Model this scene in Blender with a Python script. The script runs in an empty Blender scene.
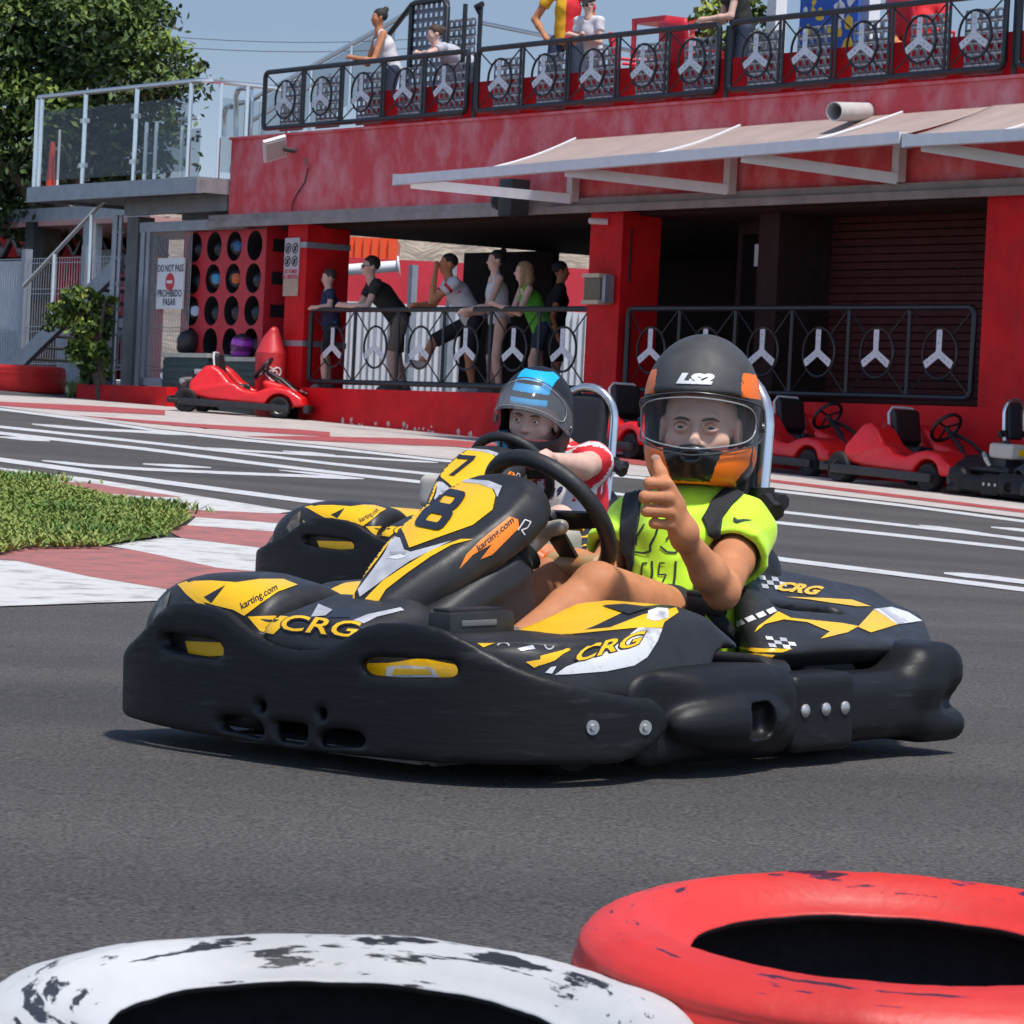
import bpy, bmesh, math, random
import numpy as np
from mathutils import Vector, Matrix, noise as mnoise
from mathutils.bvhtree import BVHTree
random.seed(7); np.random.seed(7)
S = bpy.context.scene
COL = S.collection
R = math.radians
# ------------------------------------------------------------------ camera
F = 3690.0
CAM = Vector((0, 0, .961))
PITCH, ROLL = math.atan(70/3690), math.atan(.048)
_r0, _f = Vector((1, 0, 0)), Vector((0, math.cos(PITCH), -math.sin(PITCH)))
_u0 = Vector((0, math.sin(PITCH), math.cos(PITCH)))
CR = _r0*math.cos(ROLL)+_u0*math.sin(ROLL)
CU = _u0*math.cos(ROLL)-_r0*math.sin(ROLL)
CF = _f
def ray(px, py): return (CF*F+CR*(px-512)-CU*(py-512)).normalized()
def proj(P):
    d = Vector(P)-CAM; w = d.dot(CF)
    return 512+F*d.dot(CR)/w, 512-F*d.dot(CU)/w
def at_y(px, py, Y):
    d = ray(px, py); return CAM+d*(Y/d.y)
def on_plane(px, py, P0, n):
    d = ray(px, py); return CAM+d*((Vector(P0)-CAM).dot(n)/d.dot(n))
def sstep(x, a, b):
    t = min(1, max(0, (x-a)/(b-a))); return t*t*(3-2*t)
def gz(X, Y):
    gx = .023+(-.045)*sstep(Y, 9.5, 26)
    return .226+.0222*(Y-8.5)+gx*(X-.1)-.09*math.sin(math.pi*min(1, max(0, (Y-8.5)/30)))
def on_ground(px, py, dz=0):
    d = ray(px, py); lo, hi = 1.0, 90.0
    for i in range(60):
        m = (lo+hi)/2; P = CAM+d*m
        if P.z > gz(P.x, P.y)+dz: lo = m
        else: hi = m
    return CAM+d*lo
# ------------------------------------------------------------------ materials
MATS = {}
def mat(name, col, rough=.6, metal=0, var=0, vscale=8, bump=0, bscale=60, spec=.5, coat=0, alpha=1, emit=0, trans=0, col2=None, thr=None, stretch=None, detail=4, sheen=0, sss=0):
    if name in MATS: return MATS[name]
    m = bpy.data.materials.new(name); m.use_nodes = True
    nt = m.node_tree; b = nt.nodes['Principled BSDF']
    c = (*col, 1)
    b.inputs['Base Color'].default_value = c
    b.inputs['Roughness'].default_value = rough
    b.inputs['Metallic'].default_value = metal
    b.inputs['Specular IOR Level'].default_value = spec
    b.inputs['Coat Weight'].default_value = coat
    b.inputs['Coat Roughness'].default_value = .08
    b.inputs['Alpha'].default_value = alpha
    if sss:
        b.inputs['Subsurface Weight'].default_value = sss; b.inputs['Subsurface Radius'].default_value = (.012, .005, .003); b.inputs['Subsurface Scale'].default_value = .6
    if sheen: b.inputs['Sheen Weight'].default_value = sheen
    if emit: b.inputs['Emission Color'].default_value = c; b.inputs['Emission Strength'].default_value = emit
    if trans: b.inputs['Transmission Weight'].default_value = trans; b.inputs['IOR'].default_value = 1.1
    tc = nt.nodes.new('ShaderNodeTexCoord'); co = tc.outputs['Object']
    if stretch:
        mp = nt.nodes.new('ShaderNodeMapping'); mp.inputs['Scale'].default_value = stretch
        nt.links.new(co, mp.inputs['Vector']); co = mp.outputs['Vector']
    def nz(scale, det=4):
        n = nt.nodes.new('ShaderNodeTexNoise'); n.inputs['Scale'].default_value = scale; n.inputs['Detail'].default_value = det
        n.inputs['Roughness'].default_value = .62
        nt.links.new(co, n.inputs['Vector']); return n
    if var or col2:
        n = nz(vscale, detail); rp = nt.nodes.new('ShaderNodeValToRGB')
        if col2:
            t = thr or (.45, .6)
            rp.color_ramp.elements[0].position = t[0]; rp.color_ramp.elements[1].position = t[1]
            rp.color_ramp.elements[0].color = c; rp.color_ramp.elements[1].color = (*col2, 1)
        else:
            rp.color_ramp.elements[0].position = .3; rp.color_ramp.elements[1].position = .7
            rp.color_ramp.elements[0].color = (*[x*(1-var) for x in col], 1)
            rp.color_ramp.elements[1].color = (*[min(1, x*(1+var)+.01*var) for x in col], 1)
        nt.links.new(n.outputs['Fac'], rp.inputs['Fac']); nt.links.new(rp.outputs['Color'], b.inputs['Base Color'])
        n2 = nz(vscale*2.3); mr = nt.nodes.new('ShaderNodeMapRange')
        mr.inputs['From Min'].default_value = .3; mr.inputs['From Max'].default_value = .7
        mr.inputs['To Min'].default_value = max(0, rough-.1); mr.inputs['To Max'].default_value = min(1, rough+.1)
        nt.links.new(n2.outputs['Fac'], mr.inputs['Value']); nt.links.new(mr.outputs['Result'], b.inputs['Roughness'])
    if bump:
        n = nz(bscale, 5); bp = nt.nodes.new('ShaderNodeBump'); bp.inputs['Strength'].default_value = min(1, bump); bp.inputs['Distance'].default_value = .01
        nt.links.new(n.outputs['Fac'], bp.inputs['Height']); nt.links.new(bp.outputs['Normal'], b.inputs['Normal'])
    MATS[name] = m
    return m
def glassmat(name, col, fac, rough=.05, edge=.4):
    if name in MATS: return MATS[name]
    m = bpy.data.materials.new(name); m.use_nodes = True; nt = m.node_tree
    for n in list(nt.nodes): nt.nodes.remove(n)
    o = nt.nodes.new('ShaderNodeOutputMaterial'); t = nt.nodes.new('ShaderNodeBsdfTransparent'); g = nt.nodes.new('ShaderNodeBsdfPrincipled')
    t.inputs['Color'].default_value = (.93, .95, .95, 1)
    g.inputs['Base Color'].default_value = (*col, 1); g.inputs['Roughness'].default_value = rough
    mx = nt.nodes.new('ShaderNodeMixShader'); lw = nt.nodes.new('ShaderNodeLayerWeight'); lw.inputs['Blend'].default_value = .25
    mr = nt.nodes.new('ShaderNodeMapRange'); mr.inputs['To Min'].default_value = fac; mr.inputs['To Max'].default_value = min(1, fac+edge)
    nt.links.new(lw.outputs['Facing'], mr.inputs['Value']); nt.links.new(mr.outputs['Result'], mx.inputs['Fac'])
    nt.links.new(t.outputs[0], mx.inputs[1]); nt.links.new(g.outputs[0], mx.inputs[2]); nt.links.new(mx.outputs[0], o.inputs[0])
    MATS[name] = m
    return m
# ------------------------------------------------------------------ objects
def tag(o, label=None, cat=None, group=None, kind=None):
    if label: o['label'] = label
    if cat: o['category'] = cat
    if group: o['group'] = group
    if kind: o['kind'] = kind
    return o
def thing(name, label, cat, M=None, group=None):
    o = bpy.data.objects.new(name, None); COL.objects.link(o); o.empty_display_size = .1
    if M is not None: o.matrix_world = M if isinstance(M, Matrix) else Matrix.Translation(M)
    return tag(o, label, cat, group)
def link(me, name, mats, parent=None, smooth=True, M=None):
    """mesh coordinates are in the parent's local frame (or world when top-level, or M)"""
    o = bpy.data.objects.new(name, me); COL.objects.link(o)
    for m in (mats if isinstance(mats, (list, tuple)) else [mats]): me.materials.append(m)
    if parent is not None: o.parent = parent
    if M is not None: o.matrix_world = M
    if smooth and len(me.polygons):
        me.polygons.foreach_set('use_smooth', np.ones(len(me.polygons), dtype=bool))
    return o
def copy_tree(o, parent=None, skip=()):
    c = o.copy(); COL.objects.link(c); c.parent = parent
    for ch in list(o.children):
        if ch.name.split('.')[0] not in skip: copy_tree(ch, c, skip)
    return c
def pydata(V, Fc, name='m'):
    me = bpy.data.meshes.new(name); me.from_pydata([tuple(v) for v in V], [], [tuple(f) for f in Fc]); me.update(); return me
class MB:
    """collects solids into one mesh"""
    def __init__(s): s.V = []; s.F = []; s.MI = []; s.sm = []
    def add(s, V, Fc, mi=0, smooth=False):
        o = len(s.V); s.V += [tuple(v) for v in V]; s.F += [tuple(i+o for i in f) for f in Fc]; s.MI += [mi]*len(Fc); s.sm += [smooth]*len(Fc); return s
    def hexa(s, P, mi=0):       # 8 corners: bottom ring 0-3, top ring 4-7
        return s.add(P, [(3, 2, 1, 0), (4, 5, 6, 7), (0, 1, 5, 4), (1, 2, 6, 5), (2, 3, 7, 6), (3, 0, 4, 7)], mi)
    def box(s, c, d, M=None, mi=0, bev=0):
        x, y, z = d[0]/2, d[1]/2, d[2]/2
        if bev <= 0:
            P = [(-x, -y, -z), (x, -y, -z), (x, y, -z), (-x, y, -z), (-x, -y, z), (x, -y, z), (x, y, z), (-x, y, z)]
            Fc = [(3, 2, 1, 0), (4, 5, 6, 7), (0, 1, 5, 4), (1, 2, 6, 5), (2, 3, 7, 6), (3, 0, 4, 7)]
        else:
            bm = bmesh.new(); bmesh.ops.create_cube(bm, size=1)
            for v in bm.verts: v.co = Vector((v.co.x*2*x, v.co.y*2*y, v.co.z*2*z))
            bmesh.ops.bevel(bm, geom=bm.edges[:], offset=bev, segments=2, affect='EDGES', profile=.7)
            bm.verts.index_update()
            P = [v.co.copy() for v in bm.verts]; Fc = [[v.index for v in f.verts] for f in bm.faces]; bm.free()
        c = Vector(c)
        P = [(M @ Vector(p) if M is not None else Vector(p))+c for p in P]
        return s.add(P, Fc, mi)
    def tube(s, pts, r, n=8, mi=0, cap=True, closed=False, flat=None):
        pts = [Vector(p) for p in pts]; k = len(pts)
        rs = r if isinstance(r, (list, tuple)) else [r]*k
        V = []; Fc = []; prev = None
        for i, p in enumerate(pts):
            if closed: t = pts[(i+1) % k]-pts[i-1]
            else: t = (pts[min(i+1, k-1)]-pts[max(i-1, 0)])
            t = t.normalized() if t.length > 1e-9 else Vector((0, 0, 1))
            if prev is None:
                a = Vector((0, 0, 1)) if abs(t.z) < .9 else Vector((1, 0, 0))
                x = t.cross(a).normalized()
            else:
                x = prev-t*prev.dot(t); x = x.normalized() if x.length > 1e-6 else t.orthogonal().normalized()
            prev = x; y = t.cross(x)
            for j in range(n):
                a = 2*math.pi*(j+.5)/n; V.append(p+(x*math.cos(a)+y*math.sin(a)*(flat or 1))*rs[i])
        m = k if closed else k-1
        for i in range(m):
            for j in range(n):
                a, b = i*n, ((i+1) % k)*n; Fc.append((a+j, a+(j+1) % n, b+(j+1) % n, b+j))
        if cap and not closed: Fc.append(tuple(range(n-1, -1, -1))); Fc.append(tuple((k-1)*n+j for j in range(n)))
        return s.add(V, Fc, mi, n >= 6)
    def lathe(s, prof, c=(0, 0, 0), axis=(0, 0, 1), n=24, mi=0, closed=False):
        """prof: list of (r, h)"""
        ax = Vector(axis).normalized(); x = ax.orthogonal().normalized(); y = ax.cross(x); c = Vector(c)
        V = []; Fc = []; k = len(prof)
        for (r, h) in prof:
            for j in range(n):
                a = 2*math.pi*j/n; V.append(c+ax*h+(x*math.cos(a)+y*math.sin(a))*max(r, 1e-5))
        for i in range(k if closed else k-1):
            for j in range(n):
                a, b = i*n, ((i+1) % k)*n; Fc.append((a+j, a+(j+1) % n, b+(j+1) % n, b+j))
        if not closed:
            Fc.append(tuple(range(n-1, -1, -1))); Fc.append(tuple((k-1)*n+j for j in range(n)))
        return s.add(V, Fc, mi, True)
    def prism(s, poly, M, t, mi=0):
        """2-D polygon (x,y) extruded by t along +z of M"""
        n = len(poly); V = [M @ Vector((p[0], p[1], 0)) for p in poly]+[M @ Vector((p[0], p[1], t)) for p in poly]
        return s.add(V, [tuple(range(n-1, -1, -1)), tuple(range(n, 2*n))]+[(i, (i+1) % n, n+(i+1) % n, n+i) for i in range(n)], mi)
    def grid(s, fn, nu, nv, mi=0, flip=False):
        V = [fn(i/nu, j/nv) for i in range(nu+1) for j in range(nv+1)]
        w = nv+1
        Fc = [(i*w+j, (i+1)*w+j, (i+1)*w+j+1, i*w+j+1) for i in range(nu) for j in range(nv)]
        if flip: Fc = [f[::-1] for f in Fc]
        return s.add(V, Fc, mi, True)
    def build(s, name, mats, parent=None, M=None, smooth=None, auto=True):
        me = pydata(s.V, s.F, name)
        me.polygons.foreach_set('material_index', np.array(s.MI, dtype=np.int32))
        bm = bmesh.new(); bm.from_mesh(me); bmesh.ops.recalc_face_normals(bm, faces=bm.faces[:]); bm.to_mesh(me); bm.free()
        o = link(me, name, mats, parent, False, M)
        if smooth is None: sm = np.array(s.sm, dtype=bool)
        else: sm = np.full(len(me.polygons), smooth, dtype=bool)
        me.polygons.foreach_set('use_smooth', sm)
        if auto: me.set_sharp_from_angle(angle=R(42))
        return o
def frameM(o, x, y, z):
    M = Matrix.Identity(4)
    for i, v in enumerate((x, y, z)):
        for k in range(3): M[k][i] = v[k]
    for k in range(3): M[k][3] = o[k]
    return M
# ------------------------------------------------------------------ SDF modelling
def A3(p): return np.array([p[0], p[1], p[2]], dtype=np.float64)
def smin(a, b, k):
    h = np.clip(.5+.5*(b-a)/k, 0, 1); return b+(a-b)*h-k*h*(1-h)
def smax(a, b, k): return -smin(-a, -b, k)
def d_sphere(P, c, r): return np.linalg.norm(P-A3(c), axis=1)-r
def d_ell(P, c, r, M=None):
    q = P-A3(c)
    if M is not None: q = q@M          # M columns = axes
    r = A3(r); k0 = np.linalg.norm(q/r, axis=1); k1 = np.linalg.norm(q/(r*r), axis=1)
    return k0*(k0-1)/np.maximum(k1, 1e-9)
def d_cone(P, a, b, ra, rb):
    a = A3(a); b = A3(b); ab = b-a; L2 = max(ab@ab, 1e-12)
    t = np.clip(((P-a)@ab)/L2, 0, 1)
    return np.linalg.norm(P-a-t[:, None]*ab, axis=1)-(ra+(rb-ra)*t)
def d_chain(P, pts, rs, k=.01):
    d = None
    for i in range(len(pts)-1):
        e = d_cone(P, pts[i], pts[i+1], rs[i], rs[i+1]); d = e if d is None else smin(d, e, k)
    return d
def d_box(P, c, h, r=0, M=None):
    q = P-A3(c)
    if M is not None: q = q@M
    q = np.abs(q)-(A3(h)-r)
    return np.linalg.norm(np.maximum(q, 0), axis=1)+np.minimum(q.max(axis=1), 0)-r
def d_poly(x, y, poly):
    """signed distance to a closed 2-D polygon"""
    V = np.array(poly, dtype=np.float64); n = len(V); d = np.full(len(x), 1e9); s = np.ones(len(x))
    for i in range(n):
        j = (i-1) % n; ex, ey = V[j]-V[i]; wx, wy = x-V[i, 0], y-V[i, 1]
        t = np.clip((wx*ex+wy*ey)/max(ex*ex+ey*ey, 1e-12), 0, 1)
        d = np.minimum(d, (wx-ex*t)**2+(wy-ey*t)**2)
        c1 = y >= V[i, 1]; c2 = y < V[j, 1]; c3 = ex*wy > ey*wx
        s = np.where((c1 & c2 & c3) | (~c1 & ~c2 & ~c3), -s, s)
    return s*np.sqrt(d)
def rotM(rx=0, ry=0, rz=0):
    from mathutils import Euler
    return np.array(Euler((R(rx), R(ry), R(rz))).to_matrix())
def sdf_mesh(f, lo, hi, h, relax=2, name='m'):
    lo = A3(lo); hi = A3(hi); n = np.ceil((hi-lo)/h).astype(int)+1
    B = 8; nb = -(-n//B); N = nb*B+1
    vals = np.full(tuple(N), 1e3)
    bc = np.stack(np.meshgrid(*[np.arange(k) for k in nb], indexing='ij'), -1).reshape(-1, 3)
    ctr = lo+(bc*B+B/2)*h
    dc = f(ctr); rad = B*h*.87*1.5
    off = np.stack(np.meshgrid(*[np.arange(B+1)]*3, indexing='ij'), -1).reshape(-1, 3)
    for b, d in zip(bc, dc):
        if d < -rad:
            o = b*B; vals[o[0]:o[0]+B+1, o[1]:o[1]+B+1, o[2]:o[2]+B+1] = -1e3
    act = bc[np.abs(dc) <= rad]
    for i in range(0, len(act), 400):
        bl = act[i:i+400]
        idx = (bl[:, None, :]*B+off[None]).reshape(-1, 3)
        vals[idx[:, 0], idx[:, 1], idx[:, 2]] = f(lo+idx*h)
    neg = vals < 0
    C = [neg[i:N[0]-1+i, j:N[1]-1+j, k:N[2]-1+k] for i in (0, 1) for j in (0, 1) for k in (0, 1)]
    cnt = sum(c.astype(np.int8) for c in C); active = (cnt > 0) & (cnt < 8)
    ijk = np.argwhere(active); vid = np.full(active.shape, -1, dtype=np.int64); vid[active] = np.arange(len(ijk))
    acc = np.zeros((len(ijk), 3)); num = np.zeros(len(ijk))
    cor = [(i, j, k) for i in (0, 1) for j in (0, 1) for k in (0, 1)]
    for a in range(8):
        for b in range(a+1, 8):
            if sum(abs(cor[a][q]-cor[b][q]) for q in range(3)) != 1: continue
            pa, pb = ijk+cor[a], ijk+cor[b]
            va = vals[pa[:, 0], pa[:, 1], pa[:, 2]]; vb = vals[pb[:, 0], pb[:, 1], pb[:, 2]]
            m = (va < 0) != (vb < 0)
            den = np.where(m, va-vb, 1); t = np.clip(np.where(m, va/den, 0), 0, 1)
            acc += np.where(m[:, None], pa+(pb-pa)*t[:, None], 0); num += m
    V = lo+acc/num[:, None]*h
    quads = []
    for ax in range(3):
        sl0 = [slice(1, N[q]-1) for q in range(3)]; sl1 = [slice(1, N[q]-1) for q in range(3)]
        sl0[ax] = slice(0, N[ax]-1); sl1[ax] = slice(1, N[ax])
        n0, n1 = neg[tuple(sl0)], neg[tuple(sl1)]
        e = np.argwhere(n0 != n1)
        if not len(e): continue
        dirn = n0[e[:, 0], e[:, 1], e[:, 2]]
        st = np.ones(3, dtype=int); st[ax] = 0; g = e+st
        u, v = (ax+1) % 3, (ax+2) % 3
        def cell(du, dv):
            c = g.copy(); c[:, u] += du; c[:, v] += dv; return vid[c[:, 0], c[:, 1], c[:, 2]]
        q = np.stack([cell(-1, -1), cell(0, -1), cell(0, 0), cell(-1, 0)], 1)
        q[~dirn] = q[~dirn][:, ::-1]
        quads.append(q[(q >= 0).all(1)])
    Q = np.concatenate(quads) if quads else np.zeros((0, 4), int)
    if relax and len(Q):
        E = np.concatenate([Q[:, [0, 1]], Q[:, [1, 2]], Q[:, [2, 3]], Q[:, [3, 0]]])
        for _ in range(relax):
            s_ = np.zeros_like(V); c_ = np.zeros(len(V))
            for a, b in ((0, 1), (1, 0)):
                np.add.at(s_, E[:, a], V[E[:, b]]); np.add.at(c_, E[:, a], 1)
            V = V*.5+.5*s_/np.maximum(c_, 1)[:, None]
    me = bpy.data.meshes.new(name)
    me.vertices.add(len(V)); me.vertices.foreach_set('co', V.ravel())
    me.loops.add(len(Q)*4); me.loops.foreach_set('vertex_index', Q.ravel().astype(np.int32))
    me.polygons.add(len(Q)); me.polygons.foreach_set('loop_start', np.arange(0, len(Q)*4, 4, dtype=np.int32))
    me.polygons.foreach_set('loop_total', np.full(len(Q), 4, dtype=np.int32))
    me.update(); me.validate()
    return me
def face_mats(me, fn):
    """fn(centres Nx3) -> material index per face"""
    c = np.zeros(len(me.polygons)*3); me.polygons.foreach_get('center', c); c = c.reshape(-1, 3)
    me.polygons.foreach_set('material_index', np.asarray(fn(c), dtype=np.int32))
# ------------------------------------------------------------------ stickers moulded on to a surface
def poly_mesh2d(polys, maxlen):
    bm = bmesh.new()
    for poly in polys:
        vs = [bm.verts.new((p[0], p[1], 0)) for p in poly]
        try: bm.faces.new(vs).normal_update()
        except ValueError: pass
    bm.normal_update(); bmesh.ops.triangulate(bm, faces=bm.faces[:], ngon_method='EAR_CLIP')
    return _sub(bm, maxlen)
def _sub(bm, maxlen):
    for _ in range(7):
        es = [e for e in bm.edges if e.calc_length() > maxlen]
        if not es: break
        bmesh.ops.subdivide_edges(bm, edges=es, cuts=1, use_grid_fill=False)
        bmesh.ops.triangulate(bm, faces=[f for f in bm.faces if len(f.verts) > 3])
    bm.verts.index_update()
    V = [(v.co.x, v.co.y) for v in bm.verts]; Fc = [[v.index for v in f.verts] for f in bm.faces]; bm.free()
    return V, Fc
def text_mesh2d(txt, maxlen=None, bold=0, shear=0):
    cu = bpy.data.curves.new('t', 'FONT'); cu.body = txt; cu.size = 1; cu.offset = bold; cu.shear = shear; cu.align_x = 'CENTER'; cu.align_y = 'CENTER'; cu.resolution_u = 3; cu.fill_mode = 'FRONT'
    o = bpy.data.objects.new('t', cu); COL.objects.link(o)
    dg = bpy.context.evaluated_depsgraph_get(); dg.update()
    me = bpy.data.meshes.new_from_object(o.evaluated_get(dg))
    bm = bmesh.new(); bm.from_mesh(me)
    bpy.data.objects.remove(o); bpy.data.curves.remove(cu); bpy.data.meshes.remove(me)
    if maxlen is None:
        bm.verts.index_update(); V = [(v.co.x, v.co.y) for v in bm.verts]; Fc = [[v.index for v in f.verts] for f in bm.faces]; bm.free(); return V, Fc
    return _sub(bm, maxlen)
def bvh_of(o):
    M = o.matrix_world if o.parent is None else o.parent.matrix_world @ o.matrix_local
    me = o.data; V = [M @ v.co for v in me.vertices]
    return BVHTree.FromPolygons(V, [tuple(p.vertices) for p in me.polygons])
def append_mesh(o, V, Fc, m):
    """adds world-space faces to an existing mesh object under material m"""
    W = (o.matrix_world if o.parent is None else o.parent.matrix_world @ o.matrix_local).inverted()
    me = o.data
    names = [x.name for x in me.materials]
    if m.name not in names: me.materials.append(m); names.append(m.name)
    mi = names.index(m.name)
    bm = bmesh.new(); bm.from_mesh(me)
    vs = [bm.verts.new(W @ Vector(v)) for v in V]
    for f in Fc:
        try:
            fc = bm.faces.new([vs[i] for i in f]); fc.material_index = mi; fc.smooth = True
        except ValueError: pass
    bm.to_mesh(me); bm.free()
BV = {}
def sticker(o, V2, F2, m, off=.0015, thick=0, origin=None, jump=.05):
    """V2 are photo pixels; each is dropped on to the surface of o where that sight line meets it"""
    if o.name not in BV: BV[o.name] = bvh_of(o)
    t = BV[o.name]; P = []; ok = []
    for (x, y) in V2:
        d = ray(x, y); h = t.ray_cast(CAM, d)
        if h[0] is None: P.append(Vector((0, 0, 0))); ok.append(None)
        else:
            n = h[1] if h[1].dot(d) < 0 else -h[1]
            P.append(h[0]+n*off); ok.append(h[3])
    keep = []
    for f in F2:
        ds = [ok[i] for i in f]
        if None in ds or max(ds)-min(ds) > jump: continue
        a, b, c = P[f[0]], P[f[1]], P[f[2]]
        nn = (b-a).cross(c-a)
        keep.append(f if nn.dot(a-CAM) < 0 else f[::-1])
    if keep: append_mesh(o, P, keep, m)
def stick_poly(o, poly, m, off=.0022, maxlen=3.2): sticker(o, *poly_mesh2d([poly], maxlen), m, off)
def stick_line(o, pts, w, m, off=.0015):
    for i in range(len(pts)-1):
        a, b = Vector(pts[i]), Vector(pts[i+1]); d = (b-a); n = Vector((-d.y, d.x)).normalized()*w/2
        stick_poly(o, [a-n, b-n, b+n, a+n], m, off)
def stick_text(o, txt, c, u, v, m, off=.002, bold=.02, maxlen=4, shear=0):
    """c centre pixel, u = pixel vector of one em to the right, v = one em up"""
    k = max(Vector(u).length, Vector(v).length)
    V, Fc = text_mesh2d(txt, maxlen/k, bold, shear)
    sticker(o, [(c[0]+x*u[0]+y*v[0], c[1]+x*u[1]+y*v[1]) for (x, y) in V], Fc, m, off)
def flat_text(txt, M, size, m, name, parent, bold=.0, sx=1):
    V, Fc = text_mesh2d(txt, None, bold)
    mb = MB(); mb.add([M @ Vector((x*size*sx, y*size, 0)) for x, y in V], Fc)
    return mb, m
# ------------------------------------------------------------------ colours of the place
ASPH = mat('asphalt', (.082, .08, .083), .9, var=.22, vscale=1.1, bump=.8, bscale=130, spec=.3)
def asphalt_nodes():
    nt = ASPH.node_tree; b = nt.nodes['Principled BSDF']; tc = nt.nodes.new('ShaderNodeTexCoord')
    n = nt.nodes.new('ShaderNodeTexNoise'); n.inputs['Scale'].default_value = 105; n.inputs['Detail'].default_value = 4
    v = nt.nodes.new('ShaderNodeTexVoronoi'); v.inputs['Scale'].default_value = 120
    n3 = nt.nodes.new('ShaderNodeTexNoise'); n3.inputs['Scale'].default_value = .55; n3.inputs['Detail'].default_value = 6
    mp = nt.nodes.new('ShaderNodeMapping'); mp.inputs['Scale'].default_value = (.35, 1.6, 1)
    nt.links.new(tc.outputs['Object'], mp.inputs['Vector']); nt.links.new(mp.outputs[0], n3.inputs['Vector'])
    for k in (n, v): nt.links.new(tc.outputs['Object'], k.inputs['Vector'])
    r = nt.nodes.new('ShaderNodeValToRGB'); r.color_ramp.elements[0].position = .32; r.color_ramp.elements[1].position = .72
    r.color_ramp.elements[0].color = (.034, .0325, .032, 1); r.color_ramp.elements[1].color = (.150, .141, .135, 1)
    nt.links.new(n.outputs['Fac'], r.inputs['Fac'])
    r3 = nt.nodes.new('ShaderNodeValToRGB'); r3.color_ramp.elements[0].position = .35; r3.color_ramp.elements[1].position = .68
    r3.color_ramp.elements[0].color = (.70, .70, .71, 1); r3.color_ramp.elements[1].color = (1.12, 1.1, 1.08, 1)
    nt.links.new(n3.outputs['Fac'], r3.inputs['Fac'])
    mx = nt.nodes.new('ShaderNodeMix'); mx.data_type = 'RGBA'; mx.blend_type = 'MULTIPLY'; mx.inputs['Factor'].default_value = 1
    nt.links.new(r.outputs[0], mx.inputs['A']); nt.links.new(r3.outputs[0], mx.inputs['B'])
    r2 = nt.nodes.new('ShaderNodeValToRGB'); r2.color_ramp.elements[0].position = .0; r2.color_ramp.elements[1].position = .10
    r2.color_ramp.elements[0].color = (.9, .9, .9, 1); r2.color_ramp.elements[1].color = (0, 0, 0, 1)
    nt.links.new(v.outputs['Distance'], r2.inputs['Fac'])
    m2 = nt.nodes.new('ShaderNodeMix'); m2.data_type = 'RGBA'; m2.blend_type = 'MIX'
    nt.links.new(r2.outputs[0], m2.inputs['Factor']); nt.links.new(mx.outputs['Result'], m2.inputs['A']); m2.inputs['B'].default_value = (.2, .19, .18, 1)
    nt.links.new(m2.outputs['Result'], b.inputs['Base Color'])
asphalt_nodes()
WHITE_LINE = mat('line_paint', (.52, .52, .515), .7, col2=(.2, .2, .2), thr=(.54, .78), vscale=7, detail=8)
KERB_W = mat('kerb_white', (.54, .53, .51), .75, bump=.8, bscale=22, col2=(.24, .22, .20), thr=(.50, .72), vscale=6, detail=9)
KERB_R = mat('kerb_red', (.37, .125, .11), .8, bump=.7, bscale=26, col2=(.20, .10, .09), thr=(.44, .66), vscale=6, detail=9)
PAVE = mat('pavement_concrete', (.45, .40, .37), .8, var=.18, vscale=3, bump=.2, bscale=40)
PAVE_R = mat('pavement_red', (.34, .06, .06), .75, var=.22, vscale=4, bump=.2)
SOIL = mat('soil', (.10, .085, .05), .95, var=.4, vscale=9, bump=.4)
GRASS = [mat('grass_a', (.17, .23, .035), .7, var=.25, vscale=14), mat('grass_b', (.24, .28, .06), .7, var=.2, vscale=14), mat('grass_c', (.08, .15, .025), .7, var=.2, vscale=14)]
RED_WALL = mat('red_paint_wall', (.60, .008, .012), .6, spec=.2, var=.2, vscale=2.2, bump=.15, bscale=18)
RED_PIL = mat('red_paint_pillar', (.55, .008, .011), .6, spec=.2, var=.22, vscale=2.5, bump=.1, bscale=14)
FASCIA = mat('faded_red_paint', (.64, .075, .085), .65, spec=.25, col2=(.70, .26, .27), thr=(.44, .70), vscale=2.6, detail=8, bump=.25, bscale=12, stretch=(1, 1, .7))
STEEL = mat('galvanised_steel', (.33, .345, .37), .45, .5, var=.12, vscale=5)
CHROME = mat('stainless_tube', (.62, .61, .60), .22, .9)
DKSTEEL = mat('grey_paint_steel', (.20, .20, .205), .5, .2, var=.15, vscale=3)
BLACKM = mat('black_paint_metal', (.012, .013, .016), .38, .1)
SPOKE = mat('brushed_aluminium', (.64, .64, .66), .42, .25, var=.08)
PERF = mat('perforated_sheet', (.22, .23, .26), .5, .3, var=.1, vscale=2)
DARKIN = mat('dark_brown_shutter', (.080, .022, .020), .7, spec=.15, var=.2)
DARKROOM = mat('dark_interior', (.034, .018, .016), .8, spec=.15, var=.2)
BEAM = mat('beam_grey', (.25, .215, .20), .55, var=.25, vscale=3)
DECK = mat('deck_concrete', (.28, .25, .23), .8, var=.2)
GLASS = glassmat('balustrade_glass', (.10, .13, .14), .12)
WINGLASS = mat('dark_window_glass', (.01, .011, .012), .06, spec=.8)
CREAM = mat('awning_cream', (.36, .275, .245), .8, var=.1, vscale=2)
AWHITE = mat('awning_white_metal', (.66, .66, .67), .5, var=.06)
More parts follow.
